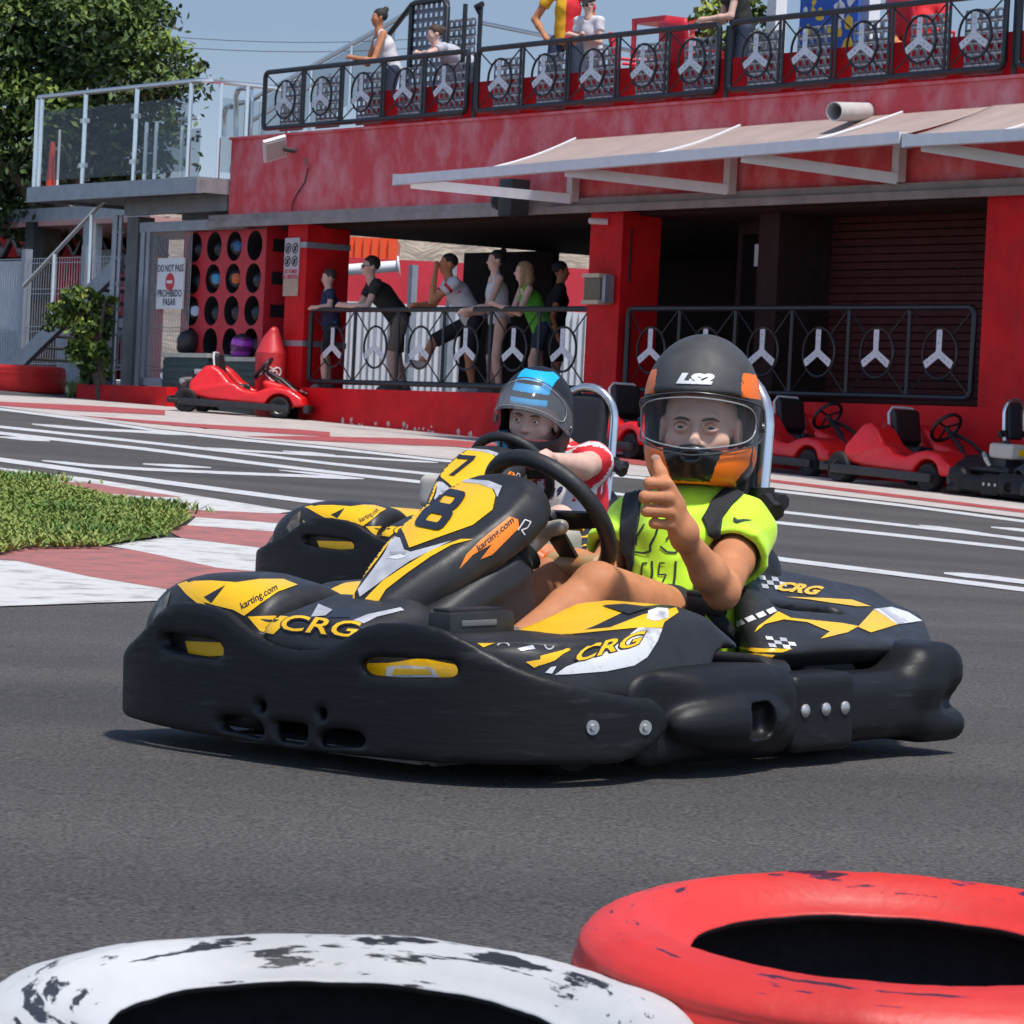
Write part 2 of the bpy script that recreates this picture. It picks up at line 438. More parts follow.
# ------------------------------------------------------------------ ground
def ground_sheet(name, poly_px, m, dz, maxlen=14, kind='structure', world=None):
    """a painted or paved patch: outline on the ground, laid dz above it"""
    V, Fc = poly_mesh2d([poly_px], maxlen)
    mb = MB(); P = []
    for v in V:
        g = on_ground(v[0], v[1], dz); P.append(g)
    mb.add(P, Fc); o = mb.build(name, m, smooth=True)
    if kind: o['kind'] = kind
    return o
def build_ground():
    ys = [-4]+[2+i*.5 for i in range(60)]+[32+i*1.5 for i in range(24)]+[70, 90, 130, 200, 400, 900]
    xs = [-500, -200, -80, -40, -25]+[-18+i*1.2 for i in range(31)]+[25, 40, 80, 200, 500]
    V = [(x, y, gz(max(-30, min(30, x)), min(y, 75))) for y in ys for x in xs]
    w = len(xs)
    Fc = [(j*w+i, j*w+i+1, (j+1)*w+i+1, (j+1)*w+i) for j in range(len(ys)-1) for i in range(w-1)]
    o = link(pydata(V, Fc), 'ground', ASPH); o['kind'] = 'structure'
build_ground()
def lines():
    L = []
    def ln(pts, w): L.append((pts, w))
    ln([(-30, 456), (0, 459.5), (80, 470.5), (160, 481.5), (300, 500), (385, 509.8), (520, 526), (640, 541), (768, 557.5), (900, 574), (1060, 594)], 4.2)
    ln([(944, 573), (985, 577), (1060, 586)], 4.5)
    ln([(-30, 405.5), (0, 409), (80, 419), (161, 431), (245, 440), (330, 448), (438, 460), (560, 471), (680, 481), (765, 489.5), (900, 505), (1060, 526)], 2.6)
    ln([(-30, 423), (0, 426.7), (97, 437), (225, 451), (330, 463.5), (430, 474), (600, 492), (766, 510), (900, 525), (1060, 543)], 2.6)
    ln([(919, 525), (960, 530), (1060, 546)], 2.2)
    ln([(32, 424), (77, 428.3), (140, 431.5), (190, 435)], 2.6)
    ln([(-30, 429), (0, 433), (145, 449), (250, 462.5), (330, 472), (407, 480.4), (600, 502), (773, 522), (900, 535.5), (1060, 553)], 3)
    ln([(0, 437), (25, 438.5), (50, 440.8)], 3.6)
    ln([(42, 460.5), (90, 465.6), (146, 469.2), (230, 473), (300, 475.7), (364, 478.6)], 2.8)
    ln([(143, 463.8), (178, 465.8), (211, 467.6)], 3)
    ln([(206, 447.7), (250, 451), (330, 455.8), (438, 462.5)], 2)
    ln([(283, 451), (310, 453), (335, 455)], 2.4)
    ln([(991, 527), (1060, 534)], 3)
    ln([(279, 470), (330, 475), (364, 478.6)], 2)
    mb = MB()
    for pts, w in L:
        fine = []
        for i in range(len(pts)-1):
            a, b = pts[i], pts[i+1]; k = max(1, int((b[0]-a[0])/18))
            fine += [(a[0]+(b[0]-a[0])*j/k, a[1]+(b[1]-a[1])*j/k) for j in range(k)]
        fine.append(pts[-1])
        V = []
        for i, (x, y) in enumerate(fine):
            ww = w if 0 < i < len(fine)-1 else w*.35
            V += [on_ground(x, y-ww/2, .004), on_ground(x, y+ww/2, .004)]
        mb.add(V, [(2*i, 2*i+1, 2*i+3, 2*i+2) for i in range(len(fine)-1)])
    o = mb.build('track_marking', WHITE_LINE, smooth=True); o['kind'] = 'structure'
lines()
def kerbs():
    W = [[(-60, 459), (0, 467.5), (88, 478), (140, 486), (187, 494), (293, 511), (278, 513.5), (164, 508), (137, 503), (102, 497), (91, 492.7), (110, 493.5), (150, 496.5), (183, 497), (88, 482.6), (38, 481), (0, 475.5), (-60, 469)],
         [(196, 517), (281, 523), (275, 531.4), (187, 525)],
         [(107, 545.5), (164, 537.6), (182, 538), (264, 548), (262, 572), (217, 567.5), (182, 560), (140, 551)],
         [(-80, 560), (0, 560), (17, 560.7), (88, 576), (167, 589), (160, 600.5), (0, 606), (-80, 609)]]
    Rr = [[(32, 484), (38, 481.2), (88, 482.8), (183, 497), (150, 496.5), (110, 493.5), (91, 492.7), (60, 487)],
          [(164, 508), (278, 513.5), (290, 514), (281, 523), (196, 517), (176, 512)],
          [(176, 528), (187, 525), (275, 531.4), (264, 548), (182, 538), (170, 532)],
          [(-80, 558), (0, 553), (29, 546), (102, 546), (140, 551), (182, 560), (217, 567.5), (262, 572), (275, 578), (205, 579), (182, 584), (167, 589), (88, 576), (17, 560.7), (0, 560), (-80, 560)]]
    for i, p in enumerate(W): ground_sheet('kerb_white_paint', p, KERB_W, .005)
    for i, p in enumerate(Rr): ground_sheet('kerb_red_paint', p, KERB_R, .006)
kerbs()
def grass():
    poly = [(-60, 466), (0, 474), (30, 479), (60, 486), (100, 495), (150, 504), (185, 514), (191, 518), (175, 528), (165, 535), (130, 540), (100, 546), (29, 547), (0, 553), (-80, 559)]
    ground_sheet('soil_bed', poly, SOIL, .008)
    V2, F2 = poly_mesh2d([poly], 500)
    rnd = random.Random(3); mb = MB()
    tri = [[V2[i] for i in f] for f in F2]
    # area-uniform on the ground, not in the picture
    G = [[on_ground(*p, .02) for p in t] for t in tri]
    ar = [((g[1]-g[0]).cross(g[2]-g[0])).length/2 for g in G]; tot = sum(ar)
    tall = [on_ground(95, 533, .02), on_ground(75, 532, .02), on_ground(150, 508, .02), on_ground(5, 480, .02), on_ground(60, 512, .02), on_ground(28, 480, .02)]
    for k in range(26000):
        r = rnd.random()*tot; i = 0
        while r > ar[i] and i < len(ar)-1: r -= ar[i]; i += 1
        a, b = rnd.random(), rnd.random()
        if a+b > 1: a, b = 1-a, 1-b
        p = G[i][0]+(G[i][1]-G[i][0])*a+(G[i][2]-G[i][0])*b
        if k < 2600:
            c = rnd.choice(tall); p = c+Vector((rnd.gauss(0, .13), rnd.gauss(0, .25), 0)); p.z = gz(p.x, p.y)+.02
        nn = mnoise.noise(Vector((p.x*1.1, p.y*.5, 3)))
        h = rnd.uniform(.014, .034)*(1+.5*nn)*(1.7 if k < 2600 else 1)
        an = rnd.uniform(0, 6.28); w = rnd.uniform(.005, .011); l = rnd.uniform(.02, .08)
        dx, dy = math.cos(an), math.sin(an)
        q = p+Vector((dx*l*.5, dy*l*.5, h*.65)); t = p+Vector((dx*l, dy*l, h))
        s = Vector((-dy, dx, 0))*w
        mi = 2 if (k < 1500) else (1 if nn+rnd.uniform(-.5, .5) > .12 else (0 if rnd.random() < .8 else 2))
        mb.add([p-s, p+s, q+s*.7, q-s*.7, t], [(0, 1, 2, 3), (3, 2, 4)], mi)
    o = mb.build('grass', GRASS, smooth=False, auto=False); tag(o, 'short yellow green grass on the island inside the kerb', 'grass', kind='stuff')
grass()
def pavement():
    ground_sheet('pavement', [(-60, 391), (0, 395), (75, 399), (165, 406), (330, 421), (500, 433), (640, 440), (800, 455), (1060, 478), (1060, 522), (900, 502.5), (765, 487), (680, 479), (560, 469), (438, 458), (330, 446), (245, 438), (161, 429), (80, 417.5), (0, 407), (-60, 400.5)], PAVE, .006)
    for p in ([(-60, 399), (0, 401.5), (80, 405), (165, 410), (165, 415), (80, 411), (0, 405.5), (-60, 402.5)],
              [(77, 415.2), (200, 424), (300, 429.5), (330, 432), (330, 436.5), (250, 431.5), (150, 423.5)],
              [(245, 436), (300, 436), (400, 438), (455, 440), (640, 456), (770, 479), (870, 491), (1060, 514), (1060, 517), (870, 494), (770, 481.8), (640, 465), (455, 446.5), (400, 444.5), (300, 440)]):
        ground_sheet('pavement_red_band', p, PAVE_R, .010)
pavement()
# ------------------------------------------------------------------ facade frame
P0 = at_y(450, 389, 42.9); UU = Vector((.5696, -.822, 0)).normalized(); NN = Vector((-UU.y*-1, -UU.x, 0))
NN = Vector((-.822, -.5696, 0)).normalized()
def FP(t, o, z): return Vector((P0.x, P0.y, 0))+UU*t+NN*o+Vector((0, 0, z))
def fac(px, py, off=0):
    P = on_plane(px, py, FP(0, off, 0), NN); return (P-P0).dot(UU), P.z
def fbox(mb, t0, t1, o0, o1, z0, z1, mi=0):
    return mb.hexa([FP(t0, o0, z0), FP(t1, o0, z0), FP(t1, o1, z0), FP(t0, o1, z0), FP(t0, o0, z1), FP(t1, o0, z1), FP(t1, o1, z1), FP(t0, o1, z1)], mi)
ZD, ZR, ZS, ZF = 1.53, 2.47, 3.68, 4.67
FM0 = lambda t, o, z: frameM(FP(t, o, z), UU, Vector((0, 0, 1)), NN)      # x along the facade, y up, z out of it
T0, T1 = -5.3, 15.0
def building():
    b = thing('clubhouse', 'long two storey red clubhouse with open ground floor and railed roof terrace', 'building', FP(4, 0, ZD))
    W = b.matrix_world.inverted()
    def part(name, m, fn, lab=None, parent=None):
        mb = MB(); fn(mb); p = parent or b; o = mb.build(name, m, None)
        o.parent = p; o.matrix_parent_inverse = Matrix.Identity(4); o.matrix_local = (b.matrix_world).inverted()
        if lab: o['label'] = lab
        return o
    part('plinth', RED_WALL, lambda m: (fbox(m, -3.35, T1, 0, -.22, .2, ZD-.02)))
    part('floor', DECK, lambda m: fbox(m, -4.6, T1, -.224, -7, ZD-.3, ZD-.035))
    def pil(t0, t1, d):
        def f(m): fbox(m, t0, t1, -.03, -d, ZD-.03, 3.53)
        return f
    for t0, t1, d in ((2.6, 3.2, .55), (9.09, 9.75, .6)):
        part('pillar', RED_PIL, pil(t0, t1, d))
    lp = part('pillar', RED_PIL, pil(-3.85, -3.38, .65))
    for z0 in (2.02, 3.24): part('band', STEEL, lambda m: fbox(m, -3.86, -3.37, -.02, -.66, z0, z0+.07))
    part('roof_slab', DECK, lambda m: fbox(m, T0+.02, T1, -.17, -7, 3.72, ZF-.06))
    fa = part('fascia', FASCIA, lambda m: (fbox(m, T0, T1, 0, -.15, 3.69, ZF-.03), fbox(m, T0-.02, T1, .03, -.16, ZF-.028, ZF+.005)))
    part('beam', BEAM, lambda m: (fbox(m, T0-.4, T1, .06, -.2, 3.56, 3.685), fbox(m, T0-.4, T1, .10, .062, 3.52, 3.60)))
    part('terrace_kerb', RED_WALL, lambda m: fbox(m, -2.6, T1, -.28, -.33, ZF-.05, 5.14))
    # dark shutters of the right bay, door and end walls
    def shut(m):
        n = 24
        for i in range(n):
            z0 = ZD+.02+i*(3.5-ZD)/n; z1 = ZD+.02+(i+1)*(3.5-ZD)/n
            m.hexa([FP(5.35, -1.2, z0), FP(T1, -1.2, z0), FP(T1, -1.3, z0), FP(5.35, -1.3, z0), FP(5.35, -1.22, z1-.012), FP(T1, -1.22, z1-.012), FP(T1, -1.3, z1-.012), FP(5.35, -1.3, z1-.012)])
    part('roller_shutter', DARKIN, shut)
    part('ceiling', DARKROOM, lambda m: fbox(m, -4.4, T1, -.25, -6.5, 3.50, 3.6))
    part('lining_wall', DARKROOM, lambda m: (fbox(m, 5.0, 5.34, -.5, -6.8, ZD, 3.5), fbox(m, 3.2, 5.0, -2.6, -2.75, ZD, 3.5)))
    d = part('door', DARKROOM, lambda m: (fbox(m, 3.75, 3.83, -1.2, -1.28, ZD, 3.49), fbox(m, 4.95, 5.0, -1.2, -1.28, ZD, 3.49), fbox(m, 3.83, 4.95, -1.2, -1.28, 3.35, 3.49), fbox(m, 4.36, 4.41, -1.2, -1.28, ZD, 3.35)))
    g = part('pane', WINGLASS, lambda m: fbox(m, 3.84, 4.94, -1.23, -1.245, ZD+.05, 3.34))
    for q in ((4.02, 4.18, 3.0, 3.24), (4.26, 4.36, 3.02, 3.25), (4.74, 4.78, 3.05, 3.22)): part('notice', AWHITE, lambda m: fbox(m, q[0], q[1], -1.222, -1.228, q[2], q[3]))
    rr = random.Random(8); PEEL = mat('bare_plaster', (.55, .47, .44), .85, var=.25, vscale=14)
    mp = MB()
    for cx, cy, n_, sp in ((341, 420, 3, 3), (362, 424, 7, 6), (385, 427, 5, 6), (408, 430, 8, 8), (428, 432, 6, 6), (462, 434, 3, 4), (700, 448, 4, 10)):
        for k in range(n_):
            t, z = fac(cx+rr.gauss(0, sp), cy+rr.gauss(0, 2.5), .003); s_ = rr.uniform(.01, .04)
            mp.prism([(s_*rr.uniform(.5, 1.3)*math.cos(a), s_*rr.uniform(.4, 1.1)*math.sin(a)) for a in np.linspace(0, 6.28, 10)[:-1]], FM0(t, .001, z), .002)
    pe = part('peeled_patch', PEEL, lambda m: m.add(mp.V, mp.F)); pe['kind'] = 'stuff'
    # back wall with a dark cabin between two open views
    tA = fac(462, 300, -4.2)[0]; tB = fac(551, 300, -4.2)[0]
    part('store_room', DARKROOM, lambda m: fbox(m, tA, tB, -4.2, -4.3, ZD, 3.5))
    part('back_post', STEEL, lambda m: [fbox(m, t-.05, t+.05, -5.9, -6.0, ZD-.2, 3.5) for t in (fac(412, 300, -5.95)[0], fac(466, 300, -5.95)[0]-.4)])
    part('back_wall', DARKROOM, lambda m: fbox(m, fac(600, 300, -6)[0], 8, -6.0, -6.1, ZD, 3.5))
    return b, fa
BLDG, FASC = building()
def tref(mb, M, r, mi=0, th=.006):
    """three-spoke steering wheel plate"""
    for k in range(3):
        a = math.pi/2+k*2*math.pi/3; c, s = math.cos(a), math.sin(a)
        w0, w1 = .16*r, .17*r
        P = [(.02*r, -w0), (r*.95, -w1), (r, -w1*.8), (r, w1*.8), (r*.95, w1), (.02*r, w0)]
        mb.prism([(x*c-y*s, x*s+y*c) for x, y in P], M, th, mi)
    mb.prism([(.21*r*math.cos(2*math.pi*i/12), .21*r*math.sin(2*math.pi*i/12)) for i in range(12)], M @ Matrix.Translation((0, 0, -.001)), th+.002, mi)
def rail_panel(name, label, group, t0, t1, z0, z1, centres, off, rr, rsx, bar=.032, double=True, posts=None, skip_ring_mat=None):
    rt = thing(name, label, 'railing', FP((t0+t1)/2, off, z0), group)
    W = rt.matrix_world.inverted()
    def P(t, z, o=0): return W @ FP(t, off+o, z)
    rc = .07
    def arc(cx, cz, a0, a1): return [P(cx+rc*math.cos(a0+(a1-a0)*i/4), cz+rc*math.sin(a0+(a1-a0)*i/4)) for i in range(5)]
    loop = arc(t1-rc, z1-rc, 0, math.pi/2)+arc(t0+rc, z1-rc, math.pi/2, math.pi)+arc(t0+rc, z0+rc, math.pi, 1.5*math.pi)+arc(t1-rc, z0+rc, 1.5*math.pi, 2*math.pi)
    MB().tube(loop, bar, 8, closed=True).build('frame', BLACKM, rt)
    edges = [t0]+[(centres[i]+centres[i+1])/2 for i in range(len(centres)-1)]+[t1]
    for e in edges[1:-1]:
        m = MB()
        for dx in ((-.03, .03) if double else (0,)):
            m.tube([P(e+dx, z0), P(e+dx, z1)], .016 if double else .02, 6)
        m.build('baluster', BLACKM, rt)
    zc = (z0+z1)/2-.01
    for i, c in enumerate(centres):
        m = MB(); n = 28
        m.tube([P(c+rr*math.cos(2*math.pi*j/n)*rsx, zc+rr*math.sin(2*math.pi*j/n)) for j in range(n)], .0145, 6, closed=True)
        for sx in (-1, 1):
            for sz in (-1, 1):
                e = edges[i] if sx < 0 else edges[i+1]
                zz = z1 if sz > 0 else z0
                m.tube([P(c+rr*rsx*.72*sx, zc+rr*.72*sz), P(e-sx*.03, zz-sz*.03)], .009, 5)
        w = m.build('wheel_ring', BLACKM, rt)
        m = MB(); tref(m, W @ frameM(FP(c, off+.012, zc), UU, Vector((0, 0, 1)), NN), rr*.93)
        for k in range(3):
            a = math.pi/2+k*2*math.pi/3
            for q in (.45, .75):
                m.lathe([(.006, 0), (.006, .003)], W @ (FP(c+rr*.93*q*math.cos(a), off+.019, zc+rr*.93*q*math.sin(a))), W.to_3x3() @ NN, 6, 1)
        m.build('spoke_plate', [SPOKE, BLACKM], rt)
    if posts:
        for t in posts: MB().tube([P(t, z0-.1, -.05), P(t, z1-.02, -.05)], .03, 6).build('post', BLACKM, rt)
    return rt
def rails():
    off = -.06
    cs = [fac(x, 350, off)[0] for x in (333, 375, 420, 466, 514, 563)]
    rail_panel('railing', 'black railing of six steering wheels in front of the spectators', 'steering wheel railings on the ground floor', fac(310, 350, off)[0], fac(588, 350, off)[0], ZD+.06, ZR, cs, off, .25, 1, double=False)
    cs = [fac(x, 350, off)[0] for x in (651, 706, 763, 819, 877, 940)]
    rail_panel('railing', 'black railing of six steering wheels in front of the dark shutter', 'steering wheel railings on the ground floor', fac(627, 350, off)[0], fac(973, 350, off)[0], ZD+.06, ZR, cs, off, .25, 1, double=False)
    t0 = fac(1018, 350, off)[0]
    rail_panel('railing', 'black railing right of the last red pillar at the picture edge', 'steering wheel railings on the ground floor', t0, t0+3, ZD+.06, ZR, [t0+.5+i for i in range(3)], off, .25, 1, double=False)
    off = -.04
    g = 'steering wheel railings on the terrace'
    A = [fac(x, 90, off)[0] for x in (285.5, 321.5, 362, 404, 444)]
    B = [fac(x, 70, off)[0] for x in (500, 544, 592, 643, 691)]
    C = [fac(x, 45, off)[0] for x in (757, 806, 862, 920, 974.5)]
    TERR = []
    labs = ('leftmost black terrace railing with five steering wheels below the woman with a bun', 'middle black terrace railing with five steering wheels below the boy in white', 'black terrace railing with five steering wheels above the grey drain pipe')
    for lab, cs, x0, x1, yy in ((labs[0], A, 265, 467, 90), (labs[1], B, 478, 718, 70), (labs[2], C, 731, 1005, 45)):
        t0, t1 = fac(x0, yy, off)[0], fac(x1, yy, off)[0]
        q = rail_panel('railing', lab, g, t0, t1, 4.76, 5.47, cs, off, .235, 1, posts=[t1+.09]); q['cs'] = cs; TERR.append(q)
    t0 = fac(1019, 40, off)[0]
    q = rail_panel('railing', 'black terrace railing cut off by the right picture edge', g, t0, t0+3.4, 4.76, 5.47, [t0+.35+i*.67 for i in range(5)], off, .235, 1); q['cs'] = [t0+.35+i*.67 for i in range(5)]; TERR.append(q)
    # perforated sheets behind the railings, one per bay
    def perf(name, lab, t0, t1, z0, z1, o, px=.105, hole=.05, frame=False):
        nx = max(1, int((t1-t0)/px)); nz = max(1, int((z1-z0)/px)); sx = (t1-t0)/nx; sz = (z1-z0)/nz
        m = MB(); h = hole/2; th = .004
        for i in range(nx):
            for j in range(nz):
                a, b, c, d = t0+i*sx, t0+(i+1)*sx, z0+j*sz, z0+(j+1)*sz
                x, z = (a+b)/2, (c+d)/2
                V = [FP(a, o, c), FP(b, o, c), FP(b, o, d), FP(a, o, d), FP(x-h, o, z-h), FP(x+h, o, z-h), FP(x+h, o, z+h), FP(x-h, o, z+h)]
                m.add(V, [(0, 1, 5, 4), (1, 2, 6, 5), (2, 3, 7, 6), (3, 0, 4, 7)])
        o_ = m.build(name, PERF); md = o_.modifiers.new('thick', 'SOLIDIFY'); md.thickness = th; md.offset = 0
        return tag(o_, lab, 'metal sheet')
    for rl_ in TERR:
        W = rl_.matrix_world.inverted()
        for c in rl_['cs']:
            ps = perf('backing_sheet', None, c-.25, c+.31, 4.72, 5.36, -.13); ps.parent = rl_; ps.matrix_local = W.copy()
            if 'group' in ps: del ps['group']
            if 'category' in ps: del ps['category']
        del rl_['cs']
    # tall gate panel with black frame at the head of the stairs
    o = -1.0
    tg0, tg1 = fac(410, 20, o)[0], fac(446, 20, o)[0]
    gt = thing('terrace_gate', 'tall perforated gate panel in a black frame behind the two women', 'gate', FP(tg0, o, 4.7))
    W = gt.matrix_world.inverted()
    t0, t1 = fac(411, 20, o)[0], fac(447, 20, o)[0]; zt = fac(430, 1, o)[1]
    MB().tube([W @ FP(fac(390, 30, o)[0]-.3, o, fac(390, 26, o)[1]-.3), W @ FP(t0, o, zt-.02), W @ FP(t0+.08, o, zt), W @ FP(t1-.1, o, zt), W @ FP(t1, o, zt-.1), W @ FP(t1, o, 4.75)], .035, 8).build('frame', BLACKM, gt)
    MB().tube([W @ FP(t0, o, zt), W @ FP(t0, o, 4.75)], .03, 6).build('post', BLACKM, gt)
    ps = perf('sheet', None, t0, t1, 4.75, zt, o-.03); ps.parent = gt; ps.matrix_local = W.copy()
    for k in ('label', 'category', 'group'):
        if k in ps: del ps[k]
    ps = perf('perforated_sheet', 'low grey perforated screen right of the tall gate panel', fac(449, 30, o-.2)[0], fac(476, 30, o-.2)[0], 4.75, fac(460, 19, o-.2)[1], o-.2)
    for x, y in ((465.5, 4), (481, 5)):
        t, z = fac(x, y, -.35)
        m = MB(); m.tube([FP(t, -.35, 4.6), FP(t, -.35, z)], .03, 8)
        if x > 470: m.tube([FP(t, -.35, z-.1), FP(t-.02, -.3, z-.02), FP(t+.1, -.3, z)], .035, 8)
        tag(m.build('terrace_post', BLACKM), 'thin black post on the terrace edge' if x < 470 else 'thick black post with a bent top on the terrace edge', 'post')
rails()
UPV = Vector((0, 0, 1))
def solve(fn, lo, hi):
    a = fn(lo)
    for _ in range(50):
        m = (lo+hi)/2
        if (fn(m) > 0) == (a > 0): lo = m
        else: hi = m
    return lo
PLASTIC_B = mat('black_plastic', (.016, .016, .018), .42, var=.3, vscale=14, bump=.12, bscale=40)
WHITEP = mat('white_paint', (.72, .72, .71), .5, var=.05)
GREENBOX = mat('dark_green_plastic', (.018, .042, .04), .5, var=.15)
BOXLID = mat('pale_lid', (.42, .43, .36), .6, var=.1)
BINRED = mat('bin_red', (.55, .03, .035), .4, var=.08)
BLACKHOLE = mat('rack_hole_black', (.006, .005, .006), .9)  # near-black colour for the rack's hole linings and side slots
# ------------------------------------------------------------------ balcony left of the building
def balcony():
    zt = fac(231.6, 179)[1]; zb = fac(231.6, 194.6)[1]
    o = solve(lambda o: proj(FP(T0, o, zt))[0]-197, 0, 4)
    tl = fac(27, 186, o)[0]; back = -2.2
    b = thing('balcony', 'steel framed viewing balcony with glass balustrade left of the red clubhouse', 'balcony', FP(T0, 0, zt)); W = b.matrix_world.inverted()
    def bx(name, m, *a):
        mb = MB(); fbox(mb, *a); mb.V = [tuple(W @ Vector(v)) for v in mb.V]; return mb.build(name, m, b)
    bx('deck', STEEL, tl+.02, T0-.02, back, o-.02, zt-.05, zt)
    bx('edge_channel', STEEL, tl, T0-.005, o-.06, o, zb, zt-.01)
    bx('edge_channel', STEEL, T0-.075, T0-.003, .0, o-.062, zb, zt-.012)
    bx('edge_channel', STEEL, tl, tl+.07, back, o-.062, zb, zt-.012)
    bx('soffit', DKSTEEL, tl+.08, T0-.08, back, o-.07, zb+.04, zt-.06)
    for k, oo in enumerate((o-.5, -.9)):
        bx('joist', DKSTEEL, tl+1.9, T0-.08, oo-.09, oo, zb-.2, zb+.03)
    # lip of the channel
    bx('lip', STEEL, tl-.02, T0, o-.08, o+.02, zb-.012, zb+.0)
    zr = fac(195, 80, o)[1]
    def L(t, oo, z): return W @ FP(t, oo, z)
    m = MB(); e = .15; t1 = T0-.04; oo = o-.06
    bend = [L(t1-e*(1-math.sin(a)), oo-e*(1-math.cos(a)), zr) for a in (0, .4, .8, 1.2, 1.57)]
    m.tube([L(tl+.12, oo, zr)]+bend+[L(t1, -.6, zr), L(t1, -.78, zr-.04), L(t1, -.85, zr-.15), L(t1, -.85, zt)], .034, 8); m.build('handrail', CHROME, b)
    px = [36.5, 41, 84.5, 135.5, 189.5]
    for x in px:
        t = fac(x, 130, oo)[0]; MB().tube([L(t, oo, zt-.03), L(t, oo, zr-.02)], .03, 8).build('post', CHROME, b)
    for q in (.12, .55): MB().tube([L(t1, o-.06-e-q*.9, zt), L(t1, o-.06-e-q*.9, zr)], .03, 8).build('post', CHROME, b)
    ts = [fac(x, 130, oo)[0] for x in (41, 84.5, 135.5, 189.5)]
    for i in range(3):
        bx('glass_pane', GLASS, ts[i]+.06, ts[i+1]-.06, oo-.006, oo+.006, zt+.08, zr-.2)
    bx('glass_pane', GLASS, t1-.006, t1+.006, -.5, oo-e-.15, zt+.08, zr-.2)
    for t in ts[1:3]:
        for z in (zt+.25, zr-.38): bx('clamp', CHROME, t-.09, t+.09, oo-.025, oo+.025, z-.03, z+.03)
    # rear rail
    ob = back+.1; zr2 = zr-.05
    tr = fac(183, 116, ob)[0]
    MB().tube([L(tl+.12, ob, zr2), L(tr-.1, ob, zr2), L(tr, ob, zr2-.1), L(tr, ob, zt)], .03, 8).build('handrail', CHROME, b)
    for x in (146, 156): MB().tube([L(fac(x, 140, ob)[0], ob, zt-.03), L(fac(x, 140, ob)[0], ob, zr2)], .028, 8).build('post', CHROME, b)
    bx('glass_pane', GLASS, tl+.2, fac(146, 140, ob)[0]-.08, ob-.006, ob+.006, zt+.08, zr2-.15)
    # column
    tc = fac(124, 300, o-.7)[0]
    m = MB(); fbox(m, tc, tc+.3, o-.95, o-.7, ZD-.05, zb-.2); m.V = [tuple(W @ Vector(v)) for v in m.V]; m.build('column', DKSTEEL, b)
    # bags and a cone on the deck
    for (x, y0, y1, lab) in ((162, 150, 183, 0),):
        pass
    tg = fac(51, 178, o-.4)[0]
    f = MB(); f.lathe([(.07, 0), (.05, .3), (.035, .62), (.02, .66)], FP(tg, o-.4, zt), (0, 0, 1), 10); f.lathe([(.13, 0), (.13, .03)], FP(tg, o-.4, zt), (0, 0, 1), 10)
    tag(f.build('barrier_post', mat('orange_red', (.62, .06, .03), .5)), 'orange red plastic marker post on the balcony deck', 'marker')
    f = MB(); f.box(FP(tg+.2, o-.4, zt+.42), (.03, .03, .8)); tag(f.build('pole', WHITEP), 'thin white pole beside the orange marker on the balcony', 'pole')
    tb = fac(218, 170, -.3)[0]
    f = sdf_mesh(lambda P: smin(d_ell(P, (0, 0, .16), (.17, .12, .18)), d_cone(P, (-.1, 0, .3), (.16, 0, .48), .035, .02), .06), (-.3, -.25, -.05), (.3, .25, .6), .03)
    tag(link(f, 'bag', mat('red_patterned_cloth', (.55, .03, .07), .7, col2=(.7, .6, .6), vscale=14, thr=(.5, .56)), M=Matrix.Translation(FP(T0-.3, -.35, zt))), 'red and white patterned bag on the balcony by the wall', 'bag')
    return o, zt, zb
BAL_O, BAL_ZT, BAL_ZB = balcony()
